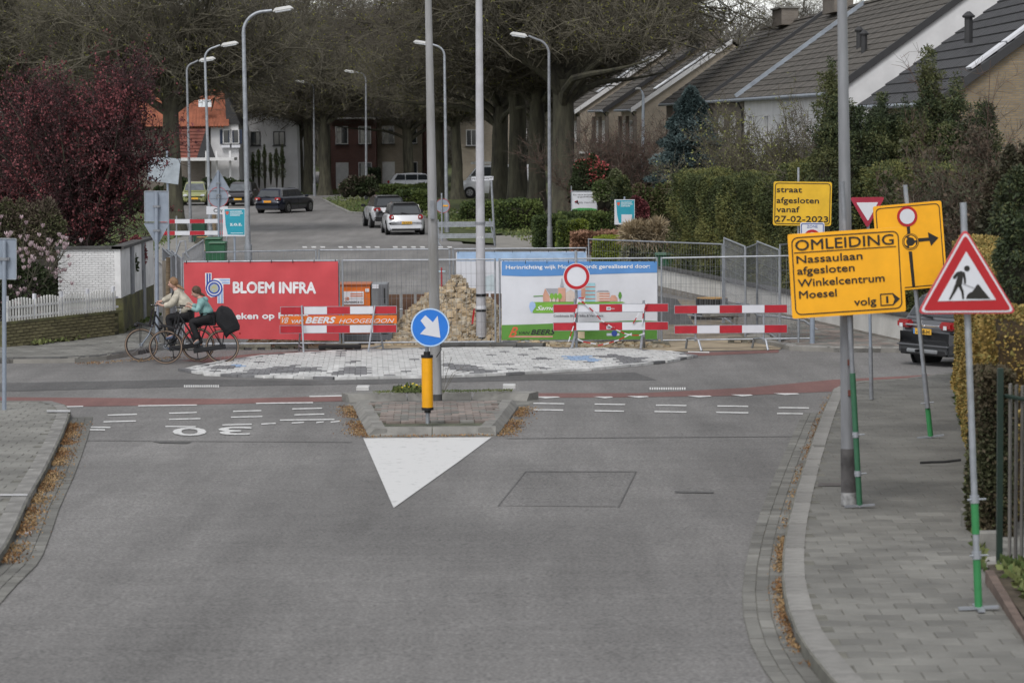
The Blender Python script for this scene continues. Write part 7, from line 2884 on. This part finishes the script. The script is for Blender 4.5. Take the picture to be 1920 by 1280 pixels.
    zl_ = .56 * H
    for s in (-1, 1):
        if lights == 'box':
            rl = MB().box((r0 + .05, s * hw * .76, zl_), (.16, hw * .26, .13 * H))
        else:
            rl = MB().box((r0 + .06, s * hw * .70, zl_ + .03), (.16, hw * .40, .10 * H))
        o = rl.build('tail_light', lens_r, t, bevel=.035, seg=2)
        MB().box((r0 - .035, s * hw * .72, zl_), (.014, hw * .10, .05 * H)).build('reversing_light', lens_w, o)
        MB().box((.5 * L - .12, s * hw * .66, .43 * H), (.26, hw * .32, .10 * H)).build('headlight', lens_w, t, bevel=.035, seg=2)
    for xx, s in ((r0 - .045, -1), (.5 * L + .06, 1)):
        zp = (.385 if s < 0 and style != 'estate' else .30) * H if style != 'suv' or s > 0 else .50 * H
        if s < 0 and style == 'estate':
            zp = .47 * H
        pm = MB().box((xx, 0, zp), (.02, .52, .115)).build('number_plate', platem or plate, t)
        MB().box((xx + s * .012, .235 if s < 0 else -.235, zp), (.004, .045, .11)).build('blue_band', pblue, pm)
        if ptext and s < 0:
            tx = text(pm, ptext, -.17, -.04, .22, .075, signk, y=0, bold=.03)
            tx.rotation_euler = (0, 0, R(-90))
            tx.location = (xx + s * .013, 0, zp)
    # grille strip and wiper, rear spoiler
    MB().box((gh[2][0] * L - .02, 0, .965 * H), (.14, gw(.95) * 1.7, .03)).build('roof_spoiler', roof, t, bevel=.01)
    MB().box((ix(.665) * L - .03, .06, .675 * H), (.02, .3, .02), rx=.15).build('rear_wiper', black, t)
    return t, r0, H, L, hw


white_c = carpaint('white car paint', (.62, .63, .66), 0)
black_c = carpaint('black car paint', (.012, .012, .014))
navy = carpaint('dark navy car paint', (.01, .013, .028))
darkc = carpaint('dark brown grey car paint', (.035, .03, .033))
limec = carpaint('lime green car paint', (.27, .29, .12), 0)
silver = carpaint('silver car paint', (.32, .33, .35), .6)
greyc = carpaint('mid grey metallic car paint', (.125, .13, .14), .45)
UP = R(90)
car('white hatchback with black roof seen from behind, nearest car in the far street', 755, 438, UP + .12, 3.95, 1.715, 1.46, white_c, black_c, 'hatch', ptext='78-XLP-8')
car('white small crossover with black roof, mostly behind the white hatchback', 722, 425, UP + .17, 4.12, 1.78, 1.56, white_c, black_c, 'suv', bumper=black, lights='wide')
car('dark navy estate car turning across the far street', 535, 398, UP - R(22), 4.5, 1.8, 1.42, navy, None, 'estate', lights='wide', platem=M('orange number plate', (.7, .3, .03)))
car('black hatchback with rear lamps, driving away beyond the navy estate', 539, 350, UP, 4.1, 1.75, 1.5, black_c, None, 'hatch')
car('dark hatchback facing us, parked left of the navy estate', 455, 385, -UP - .06, 3.97, 1.74, 1.46, darkc)
car('small lime green car facing us, beside the large oak', 367, 384, -UP + .05, 3.45, 1.63, 1.47, limec)
car('grey car half hidden behind the dark hatchback facing us', 433, 366, -UP, 4.2, 1.74, 1.48, greyc)
car('dark parked car far behind the slim trunks', 667, 352, UP + .25, 4.3, 1.75, 1.5, darkc)
car('silver car parked before the red brick house', 651, 334, R(8), 4.3, 1.75, 1.45, silver)
car('white car parked half behind the trunks near the pale brick house', 785, 326, R(2), 4.2, 1.75, 1.45, white_c, y=205)
t, r0, H_, L_, hw_ = car('white van with roof rack parked between the oak trunks', 930, 362, R(176), 5.2, 1.95, 2.2, white_c, None, 'van', y=192)
MB().box((.9, 0, 2.3), (1.3, 1.4, .14)).build('roof_rack', M('pale rack', (.6, .6, .6)), t)
# grey SUV
t, r0, H_, L_, hw_ = car('grey metallic SUV with yellow plate at the right, half hidden by the golden hedge', 1886, 690, R(33), 4.36, 1.81, 1.63, greyc, None, 'suv', bumper=M('dark grey bumper', (.045, .047, .05), .5), lights='wide', ptext='-918-H', y=57.4)
for i, a in enumerate((90, 210, 330)):
    d = Vector((math.cos(R(a)), math.sin(R(a))))
    n = Vector((-d.y, d.x)) * .022
    pts = [(0, 0), (d.x * .04 + n.x, d.y * .04 + n.y), (d.x * .085, d.y * .085), (d.x * .04 - n.x, d.y * .04 - n.y)]
    m = MB().prism(pts, -.008, .008)
    m.build('emblem_diamond', chrome, t, loc=(r0 - .06, 0, .595 * H_ ), rot=(0, 0, R(90)))
MB().box((r0 - .025, 0, .575 * H_), (.07, 1.0, .035)).build('chrome_strip', chrome, t, bevel=.01)
MB().box((r0 - .04, 0, .33 * H_), (.06, 1.5, .03)).build('bumper_edge', greyc, t, bevel=.01)
MB().box((r0 - .02, 0, .26 * H_), (.12, .9, .08)).build('skid_plate', M('silver skid plate', (.22, .23, .24), .4, .1), t, bevel=.02)
MB().lathe([(.03, -.12), (.03, .02)], 10, (r0 - .1, 0, .27 * H_), ax='X').build('tow_bar', black, t)

# ================================================================== CYCLISTS
bk = M('matt black bicycle frame', (.012, .012, .014), .45, .1)
tyre = M('bicycle tyre with tan wall', (.05, .04, .032), .8, .15)
tan = M('tan tyre wall', (.22, .16, .12), .8, .1)


def bicycle(label, y, zoff, dx, extra=True):
    """plane at distance y; coordinates read in the close-up frame (5.333 px per photo px)"""
    base = Gy(360, y)
    base.z = zg(y)
    t = thing('bicycle', label, 'bicycle', base, group='black transport bicycles')
    k = y / F / 5.333

    def q(x, z, yy=0.0):
        # metric coordinates about the base
        return ((x + dx - 747) * k, yy, (1168 - z) * k)
    fw, rw = q(482, 990), q(1050, 990)
    rr2 = .352
    for nm, c in (('front_wheel', fw), ('rear_wheel', rw)):
        c = (c[0], 0, rr2)
        ty = MB()
        R1, R2 = rr2 - .022, .022
        n, mm = 40, 8
        vs, fs = [], []
        for i in range(n):
            a = 2 * math.pi * i / n
            for j in range(mm):
                b_ = 2 * math.pi * j / mm
                r_ = R1 + R2 * math.cos(b_)
                vs.append((c[0] + r_ * math.cos(a), R2 * math.sin(b_), c[2] + r_ * math.sin(a)))
        for i in range(n):
            for j in range(mm):
                fs.append((i * mm + j, ((i + 1) % n) * mm + j, ((i + 1) % n) * mm + (j + 1) % mm, i * mm + (j + 1) % mm))
        ty.add(vs, fs)
        w = ty.build(nm, tyre, t, smooth=True)
        for s in (-1, 1):
            rg_ = MB()
            ring(rg_, circ(c[0], c[2], R1 + .010, 40), circ(c[0], c[2], R1 - .012, 40), s * .021 - .003, s * .021 + .003)
            rg_.build('tan_wall', tan, w)
        rm = MB()
        ring(rm, circ(c[0], c[2], R1 - .012, 40), circ(c[0], c[2], R1 - .034, 40), -.012, .012)
        rm.build('rim', bk, w)
        sp = MB()
        for j in range(18):
            a = 2 * math.pi * j / 18
            s = .025 if j % 2 else -.025
            sp.tube([(c[0] + .03 * math.cos(a + .8), s, c[2] + .03 * math.sin(a + .8)), (c[0] + (R1 - .02) * math.cos(a), 0, c[2] + (R1 - .02) * math.sin(a))], .0022, 3, cap=False)
        sp.build('spokes', galvd, w)
        MB().lathe([(.03, -.05), (.045, -.03), (.03, 0), (.045, .03), (.03, .05)], 12, c, ax='Y').build('hub', galv if nm == 'front_wheel' else bk, w)
        fd = MB()
        a0, a1 = (R(15), R(150)) if nm == 'front_wheel' else (R(-5), R(170))
        n = 14
        pp = [(c[0] + (rr2 + .025) * math.cos(a0 + (a1 - a0) * i / n), c[2] + (rr2 + .025) * math.sin(a0 + (a1 - a0) * i / n)) for i in range(n + 1)]
        for a_, b_ in zip(pp, pp[1:]):
            fd.add([(a_[0], -.03, a_[1]), (b_[0], -.03, b_[1]), (b_[0], .03, b_[1]), (a_[0], .03, a_[1])], [(0, 1, 2, 3)])
        fd.build('mudguard', bk, t)
    F_ = (fw[0], 0, rr2)
    R_ = (rw[0], 0, rr2)
    bb = q(800, 1000)
    bb = (bb[0], 0, .28)
    ht, hb = q(632, 660), q(600, 800)
    st = q(905, 760)
    fr = MB()
    fr.tube([ht, hb], .022, 8).tube([q(628, 690), q(720, 830), bb], .019, 8).tube([q(612, 760), q(700, 900), (bb[0] - .03, 0, bb[2] + .02)], .019, 8)
    fr.tube([bb, st], .017, 8).tube([st, q(940, 745)], .013, 6)
    fr.tube([(bb[0], .03, bb[2]), (R_[0], .06, R_[2])], .011, 6).tube([(bb[0], -.03, bb[2]), (R_[0], -.06, R_[2])], .011, 6)
    fr.tube([st, (R_[0], .06, R_[2])], .009, 6).tube([st, (R_[0], -.06, R_[2])], .009, 6)
    fr.build('frame', bk, t, smooth=True)
    fk = MB()
    for s in (-.06, .06):
        fk.tube([(hb[0], s * .6, hb[2]), (q(560, 900)[0], s, q(560, 900)[2]), (F_[0], s, F_[2])], .012, 6)
    fk.build('fork', bk if extra else alu, t, smooth=True)
    hbar = MB()
    hx_, _, hz_ = q(640, 605)
    gx, _, gz = q(560, 590)
    hbar.tube([(ht[0], 0, ht[2]), (hx_, 0, hz_)], .014, 8)
    hbar.tube([(gx + .22, -.28, gz - .01), (gx + .1, -.26, gz), (hx_ - .02, -.08, hz_), (hx_ - .02, .08, hz_), (gx + .1, .26, gz), (gx + .22, .28, gz - .01)], .011, 8)
    hbar.build('handlebar', chrome, t, smooth=True)
    for s in (-1, 1):
        MB().tube([(gx + .1, s * .265, gz), (gx + .24, s * .285, gz - .012)], .017, 8).build('grip', bk, t)
    sx_ = q(945, 735)
    MB().box((sx_[0], 0, sx_[2]), (.27, .19, .07), taper=.8).build('saddle', black, t, bevel=.025, seg=2)
    rk = MB()
    a, b = q(960, 800), q(1120, 795)
    for s in (-.07, 0, .07):
        rk.tube([(a[0], s, a[2]), (b[0], s, b[2])], .008, 6)
    for s in (-.07, .07):
        rk.tube([(b[0] - .08, s, b[2]), (R_[0], s, R_[2])], .007, 6)
        rk.tube([(a[0] + .02, s, a[2]), (R_[0], s, R_[2])], .007, 6)
    rk.build('rear_rack', bk, t)
    fc = MB()
    a, b = q(440, 775), q(600, 815)
    for s in (-.15, -.05, .05, .15):
        fc.tube([(a[0], s, a[2]), (b[0], s, b[2])], .009, 6)
    fc.tube([(a[0], -.15, a[2]), (a[0], .15, a[2])], .009, 6)
    fc.tube([(b[0], -.15, b[2]), (b[0], .15, b[2])], .009, 6)
    for s in (-.12, .12):
        fc.tube([(a[0] + .08, s, a[2]), (F_[0] - .02, s * .6, F_[2])], .007, 6)
    fc.build('front_carrier', bk, t)
    cr = MB()
    c0, c1 = q(600, 640), q(570, 800)
    for s in (-.14, -.05, .05, .14):
        cr.tube([(c0[0], s, c0[2]), (c1[0], s, c1[2])], .006, 5)
    for f_ in (0, .33, .66, 1):
        cr.tube([(c0[0] + (c1[0] - c0[0]) * f_, -.14, c0[2] + (c1[2] - c0[2]) * f_), (c0[0] + (c1[0] - c0[0]) * f_, .14, c0[2] + (c1[2] - c0[2]) * f_)], .006, 5)
    cr.build('carrier_back', bk, t)
    l_ = q(432, 800)
    MB().lathe([(.02, .05), (.045, .03), (.045, -.02), (.035, -.04)], 12, (l_[0], 0, l_[2]), ax='X').build('headlamp', bk, t)
    MB().box(((bb[0] + R_[0]) / 2, -.055, (bb[2] + R_[2]) / 2), (abs(R_[0] - bb[0]) + .16, .025, .10), ry=-math.atan2(R_[2] - bb[2], R_[0] - bb[0])).build('chain_case', bk, t, bevel=.03)
    cr = MB()
    pa_, pb_ = q(815, 1055), q(790, 945)
    cr.tube([(bb[0], -.08, bb[2]), (bb[0] + .02, -.09, bb[2] - .17)], .011, 6).tube([(bb[0], .08, bb[2]), (bb[0] - .02, .09, bb[2] + .17)], .011, 6)
    cr.box((bb[0] + .02, -.14, bb[2] - .18), (.1, .09, .022)).box((bb[0] - .02, .14, bb[2] + .18), (.1, .09, .022))
    cr.build('crank_and_pedals', black, t)
    MB().box((rw[0] + .37, 0, .62), (.03, .05, .04)).build('rear_lamp', lens_r, t)
    return t, q, bb


yB = 58.6
tb2, q2, bb2 = bicycle('farther black bicycle with silver fork, ridden by the girl in cream', yB + .75, 0, -244, False)
tb1, q1, bb1 = bicycle('nearer black bicycle with front carrier, ridden by the girl in teal', yB, 0, 0)


def skin(name, chains, mat, parent, levels=2, kind=None):
    """one continuous skinned surface; chains = list of paths of (x,y,z,r); equal points are welded"""
    vs, es, rs, idx = [], [], [], {}
    for ch in chains:
        prev = None
        for p in ch:
            key = (round(p[0], 3), round(p[1], 3), round(p[2], 3))
            if key not in idx:
                idx[key] = len(vs)
                vs.append(p[:3])
                rs.append(p[3])
            i = idx[key]
            if prev is not None and prev != i:
                es.append((prev, i))
            prev = i
    me = bpy.data.meshes.new(name)
    me.from_pydata(vs, es, [])
    o = bpy.data.objects.new(name, me)
    COL.objects.link(o)
    o.modifiers.new('s', 'SKIN')
    sv = me.skin_vertices[0].data
    for i, r in enumerate(rs):
        rr3 = r if isinstance(r, tuple) else (r, r)
        sv[i].radius = rr3
    sv[0].use_root = True
    m = o.modifiers.new('u', 'SUBSURF')
    m.levels = levels
    m.render_levels = levels
    bpy.context.view_layer.update()
    me2 = bpy.data.meshes.new_from_object(o.evaluated_get(bpy.context.evaluated_depsgraph_get()))
    bpy.data.objects.remove(o)
    me2.materials.clear()
    me2.materials.append(mat)
    me2.polygons.foreach_set('use_smooth', [True] * len(me2.polygons))
    return ob(name, me2, parent)


skinm = M('skin', (.50, .30, .235), .6, .05, 6)
def ellips(name, c, r, mat, parent, tilt=0.0, cut=None, n=16):
    prof = [(math.sin(a), -math.cos(a)) for a in np.linspace(.05, math.pi - .05, 12)]
    m = MB().lathe(prof, n)
    ct, s_ = math.cos(tilt), math.sin(tilt)
    m.v = [(c[0] + p[0] * r[0] * ct + p[2] * r[2] * s_, c[1] + p[1] * r[1], c[2] - p[0] * r[0] * s_ + p[2] * r[2] * ct) for p in m.v]
    return m.build(name, mat, parent, smooth=True)


def hand(t, q, w, h, d=-1, s=1.0, y=0.0):
    """palm + five curled fingers in chains rooted in the palm, closed round a bar at h"""
    ch = []
    wx, wy, wz = w
    hx_, hy, hz_ = h
    ch.append([(wx, wy, wz, .024), (hx_ + .03, hy, hz_ + .018, .026)])
    for i in range(4):
        f = (i - 1.5) * .018
        ln = (.9, 1.0, .95, .8)[i]
        ch.append([(hx_ + .03, hy, hz_ + .018, .026), (hx_ - .005, hy + f, hz_ + .028, .009), (hx_ - .03 * ln, hy + f, hz_ + .01, .0085), (hx_ - .024 * ln, hy + f, hz_ - .018, .008)])
    ch.append([(hx_ + .03, hy, hz_ + .018, .026), (hx_ + .02, hy + .03 * s, hz_ + .0, .010), (hx_ - .005, hy + .03 * s, hz_ - .014, .009)])
    return ch


def person(label, base, q, J, jacket, trousers, shoe, hairm, longhair, coat_open=None, y=0.0):
    t = thing('person', label, 'person', base)
    hd = J['head']
    nk = J['neck']
    ch, pv = J['chest'], J['pelvis']
    ct = J['waist']
    # body: one continuous surface
    chains = [[(*pv, .11), (*ct, .08), (*ch, .10), (*nk, .05), (hd[0] + .02, hd[1], hd[2] - .075, .052)]]
    sh = {}
    for s, sy in (('near', -1), ('far', 1)):
        shp = (ch[0] + J['sdx'] + (.0), ch[1] + sy * .15, ch[2] + .075)
        e, w, h = J['elbow_' + s], J['wrist_' + s], J['hand_' + s]
        chains.append([(*ch, .10), (*shp, .055), (*e, .038), (*w, .025)])
        chains += hand(t, q, w, h, s=-sy)
        hip = (pv[0], pv[1] + sy * .085, pv[2] - .03)
        kn, an_, toe = J['knee_' + s], J['ankle_' + s], J['toe_' + s]
        chains.append([(*pv, .11), (*hip, .08), (*kn, .05), (*an_, .03), (*toe, .022)])
        sh[s] = (shp, e, w, hip, kn, an_, toe)
    body = skin('body', chains, skinm, t)
    # head
    ellips('head', hd, (.088, .074, .112), skinm, t, tilt=J['tilt'])
    f = MB()
    ct_, st_ = math.cos(J['tilt']), math.sin(J['tilt'])

    def hp(x, yy, z):
        return (hd[0] + x * ct_ + z * st_, hd[1] + yy, hd[2] - x * st_ + z * ct_)
    MB().add([hp(-.08, -.014, -.02), hp(-.08, .014, -.02), hp(-.082, 0, .02), hp(-.112, 0, -.018), hp(-.088, 0, -.03)], [(0, 2, 3), (1, 3, 2), (0, 3, 4), (1, 4, 3)]).build('nose', skinm, t)
    for s in (-1, 1):
        ellips('eye', hp(-.071, s * .03, .012), (.012, .015, .008), M('dark eye', (.05, .035, .03), .3), t)
        ellips('ear', hp(.01, s * .074, -.005), (.02, .01, .032), skinm, t)
        MB().box(hp(-.076, s * .03, .03), (.01, .03, .006)).build('eyebrow', hairm, t)
    MB().box(hp(-.085, 0, -.052), (.012, .038, .01)).build('mouth', M('lips', (.45, .16, .15), .5), t, bevel=.003)
    # hair
    ellips('hair', hp(.022, 0, .028), (.098, .086, .108), hairm, t, tilt=J['tilt'])
    hc = [[(*hp(-.04, 0, .078), .05), (*hp(.005, 0, .065), .085), (*hp(.04, 0, .03), .088), (*hp(.055, 0, -.02), .07), (*hp(.07, 0, -.05), .035)],
          [(*hp(.005, 0, .065), .085), (*hp(-.01, -.06, .03), .03), (*hp(.02, -.066, -.03), .026)], [(*hp(.005, 0, .065), .085), (*hp(-.01, .06, .03), .03), (*hp(.02, .066, -.03), .026)]]
    pth = [(*hp(.07, 0, -.05), .035)]
    for p in longhair:
        pth.append((*q(*p[:2], p[2]), p[3]) if len(p) == 4 else p)
    hc.append(pth)
    skin('hair', hc, hairm, t)
    # clothes
    cl = [[(pv[0] + J.get('hem', 0), pv[1], pv[2] + .0, J['hemr']), (*ct, J['wr']), (*ch, .15), (nk[0] + .01, nk[1], nk[2] - .015, .075)]]
    for s in ('near', 'far'):
        shp, e, w, hip, kn, an_, toe = sh[s]
        cl.append([(*ch, .15), (*shp, .078), (*e, J['sleeve']), (w[0] + (e[0] - w[0]) * .12, w[1], w[2] + (e[2] - w[2]) * .12, J['cuff'])])
    skin('jacket', cl, jacket, t)
    tr = []
    for s in ('near', 'far'):
        shp, e, w, hip, kn, an_, toe = sh[s]
        tr.append([(*pv, .145), (*hip, .108), ((hip[0] + kn[0]) / 2, (hip[1] + kn[1]) / 2, (hip[2] + kn[2]) / 2 + .0, .09), (*kn, .078), ((kn[0] + 3 * an_[0]) / 4, an_[1], (kn[2] + 3 * an_[2]) / 4, .062), (*an_, .06)])
        a = Vector(an_)
        b_ = Vector(toe)
        d_ = (b_ - a)
        hl = a - d_ * .35
        hl.z = min(a.z, b_.z + .03) - .005
        skin('shoe', [[(hl.x, hl.y, hl.z, .036), (a.x, a.y, a.z - .035, .055), ((a.x + b_.x) / 2, a.y, (a.z - .04 + b_.z) / 2, .04), (b_.x, b_.y, b_.z, .032)]], shoe, t, levels=1)
    skin('trousers', tr, trousers, t)
    return t, sh


cream = M('cream quilted jacket', (.46, .42, .34), .85, .3, 7, bump=1, bscale=9, col2=(.58, .54, .45))
tealm = M('teal hoodie', (.15, .29, .29), .9, .3, 6, bump=1, bscale=8, col2=(.24, .41, .40))
blk = M('black trousers', (.012, .012, .014), .85, .2)
hair1 = M('light brown hair', (.20, .115, .06), .6, .3, 30, stretch=(1, 1, .2))
hair2 = M('dark brown hair', (.075, .042, .025), .6, .3, 30, stretch=(1, 1, .2))


def j(q, x, z, y):
    return q(x, z, y)


# girl 1 (far bicycle): q2 has the shift baked in, so undo it for body points
u2 = lambda x, z, y: q2(x + 244, z, y)
J = dict(head=u2(565, 385, 0), neck=u2(592, 445, 0), chest=u2(645, 520, 0), waist=u2(680, 610, 0), pelvis=u2(700, 690, 0), sdx=-.05, tilt=R(-8),
         elbow_near=u2(560, 590, -.24), wrist_near=u2(470, 600, -.25), hand_near=u2(420, 590, -.26), elbow_far=u2(510, 540, .22), wrist_far=u2(430, 572, .25), hand_far=u2(398, 582, .26),
         knee_near=u2(510, 720, -.1), ankle_near=u2(560, 900, -.1), toe_near=u2(490, 935, -.1), knee_far=u2(520, 790, .1), ankle_far=u2(560, 1010, .1), toe_far=u2(490, 1045, .1),
         hemr=.235, wr=.20, sleeve=.088, cuff=.055, hem=.03)
base2 = tb2.location.copy()
p1, _ = person('girl in a cream quilted jacket riding the farther bicycle, long light brown hair', base2, u2, J, cream, blk, M('blue shoe', (.06, .09, .16), .7), hair1, [(640, 420, -.03, .035), (670, 440, -.06, .022), (690, 452, -.07, .012)])
skin('dark_scarf', [[(*u2(582, 460, 0), .06), (*u2(572, 530, -.02), .06), (*u2(590, 600, -.03), .055)]], black, p1)
# girl 2 (near bicycle)
J = dict(head=q1(795, 452, 0), neck=q1(835, 505, 0), chest=q1(862, 580, 0), waist=q1(890, 640, 0), pelvis=q1(915, 695, 0), sdx=-.02, tilt=R(-20),
         elbow_near=q1(815, 632, -.22), wrist_near=q1(750, 592, -.24), hand_near=q1(715, 590, -.26), elbow_far=q1(800, 600, .2), wrist_far=q1(735, 580, .24), hand_far=q1(700, 577, .26),
         knee_near=q1(745, 745, -.1), ankle_near=q1(812, 925, -.12), toe_near=q1(770, 965, -.13), knee_far=q1(755, 800, .1), ankle_far=q1(835, 980, .12), toe_far=q1(790, 1025, .13),
         hemr=.18, wr=.16, sleeve=.06, cuff=.042)
base1 = tb1.location.copy()
p2, _ = person('girl in a teal hoodie riding the nearer bicycle, dark hair tied back', base1, q1, J, tealm, blk, M('grey shoe', (.09, .1, .11), .7), hair2, [(870, 478, 0, .028), (885, 490, 0, .015)])
skin('hood', [[(*q1(850, 510, 0), .06), (*q1(895, 520, 0), .065), (*q1(912, 545, 0), .04)]], tealm, p2, levels=1)
ph = q1(742, 556, -.22)
# draped black cover over child seat
t = thing('seat_cover', 'black cloth cover draped over the seat on the rear rack of the nearer bicycle', 'cover', base1)
m = MB()
prof = [(1050, 585, .10), (1020, 600, .16), (990, 650, .19), (985, 720, .2), (1000, 770, .2), (1060, 840, .19), (1090, 915, .13), (1130, 870, .17), (1225, 830, .14), (1228, 790, .15), (1190, 700, .17), (1150, 630, .17), (1110, 600, .14)]
pp = [q1(x, z) for x, z, w in prof]
cx_ = sum(p[0] for p in pp) / len(pp)
cz_ = sum(p[2] for p in pp) / len(pp)
vs = []
lay = [(-1, .55), (-.8, .85), (-.3, 1), (.3, 1), (.8, .85), (1, .55)]
for yy, s in lay:
    for (x, z, w), p in zip(prof, pp):
        vs.append((cx_ + (p[0] - cx_) * s, yy * w, cz_ + (p[2] - cz_) * s))
n = len(prof)
fs = [tuple(range(n)), tuple(range(len(lay) * n - 1, (len(lay) - 1) * n - 1, -1))]
for i in range(len(lay) - 1):
    for jj in range(n):
        fs.append((i * n + jj, i * n + (jj + 1) % n, (i + 1) * n + (jj + 1) % n, (i + 1) * n + jj))
m.add(vs, fs)
m.build('cloth', M('black cloth', (.012, .012, .014), .9, .2, 5, bump=.5, bscale=6), t, smooth=True)

# ================================================================== RIGHT EDGE: gate and plot edge
b = G(1884, 1062, .1)
t = thing('garden_gate', 'dark green framed gate with upright grey slats at the right edge', 'gate', b)
gfr = M('dark green steel frame', (.012, .028, .02), .5, .1)
kx = b.y / F
zt = PY(1875, 690, b.y).z - b.z
MB().box((-.05, 0, zt / 2), (.05, .06, zt)).build('gate_post', gfr, t)
slt = M('grey brown wooden slat', (.10, .095, .088), .85, .3, 4, stretch=(5, 5, .5), rnd_=.2)
ht_ = PY(1890, 725, b.y).z - b.z
dirv = Vector((.35, -.94, 0))
for i in range(14):
    x, y_ = .04 + i * .035, -.01 - i * .105
    MB().box((x, y_, ht_ / 2 + .06), (.02, .085, ht_ - .06), rz=math.atan2(.105, .035) - R(90)).build('slat', slt, t)
for z in (.08, ht_ * .95):
    MB().tube([(0, 0, z), (.5, -1.45, z)], .02, 6).build('gate_rail', gfr, t)
g1, g2 = G(1848, 1096, .1), G(1925, 1212, .1)
d = g2 - g1
t = thing('plot_edging', 'brown concrete edging of the planted bed at the lower right', 'edging', g1, (0, 0, math.atan2(d.y, d.x)))
for i in range(3):
    MB().box((d.length * (i + .5) / 3, .03, .02), (d.length / 3 - .012, .07, .22), ry=0).build('edging_slab', M('red brown concrete edging', (.13, .095, .078), .9, .25, 5, rnd_=.1), t)
sheet('plant_bed', [[(1850, 1094), (1895, 1090), (2050, 1110), (2050, 1240), (1930, 1212)]], .17, soil)
tufts('groundcover', [(1870, 1098), (1920, 1098), (2000, 1130), (1960, 1200)], 700, .05, gm, 'low green plants and chippings in the bed at the lower right', h=.15)
for (u, v, w, lab) in ((1855, 1035, .2, 'small concrete block at the foot of the right gate'), (1815, 990, .13, 'small stone block at the near corner of the golden hedge')):
    g = G(u, v, .1)
    MB().box((0, 0, .1), (w, .15, .2)).build('stone_block', conc, bevel=.012, label=lab, cat='block', loc=g)
sheet('threshold', [[(1842, 1072), (1925, 1068), (1925, 1090), (1850, 1092)]], .14, M('pale threshold concrete', (.3, .29, .27), .9, .15, world=True))

# label things that need singling out automatically
for pre, txt in (('fence_foot', None),):
    pass
print('objects', len(bpy.data.objects), 'tris approx', sum(len(m.polygons) * 2 for m in bpy.data.meshes))
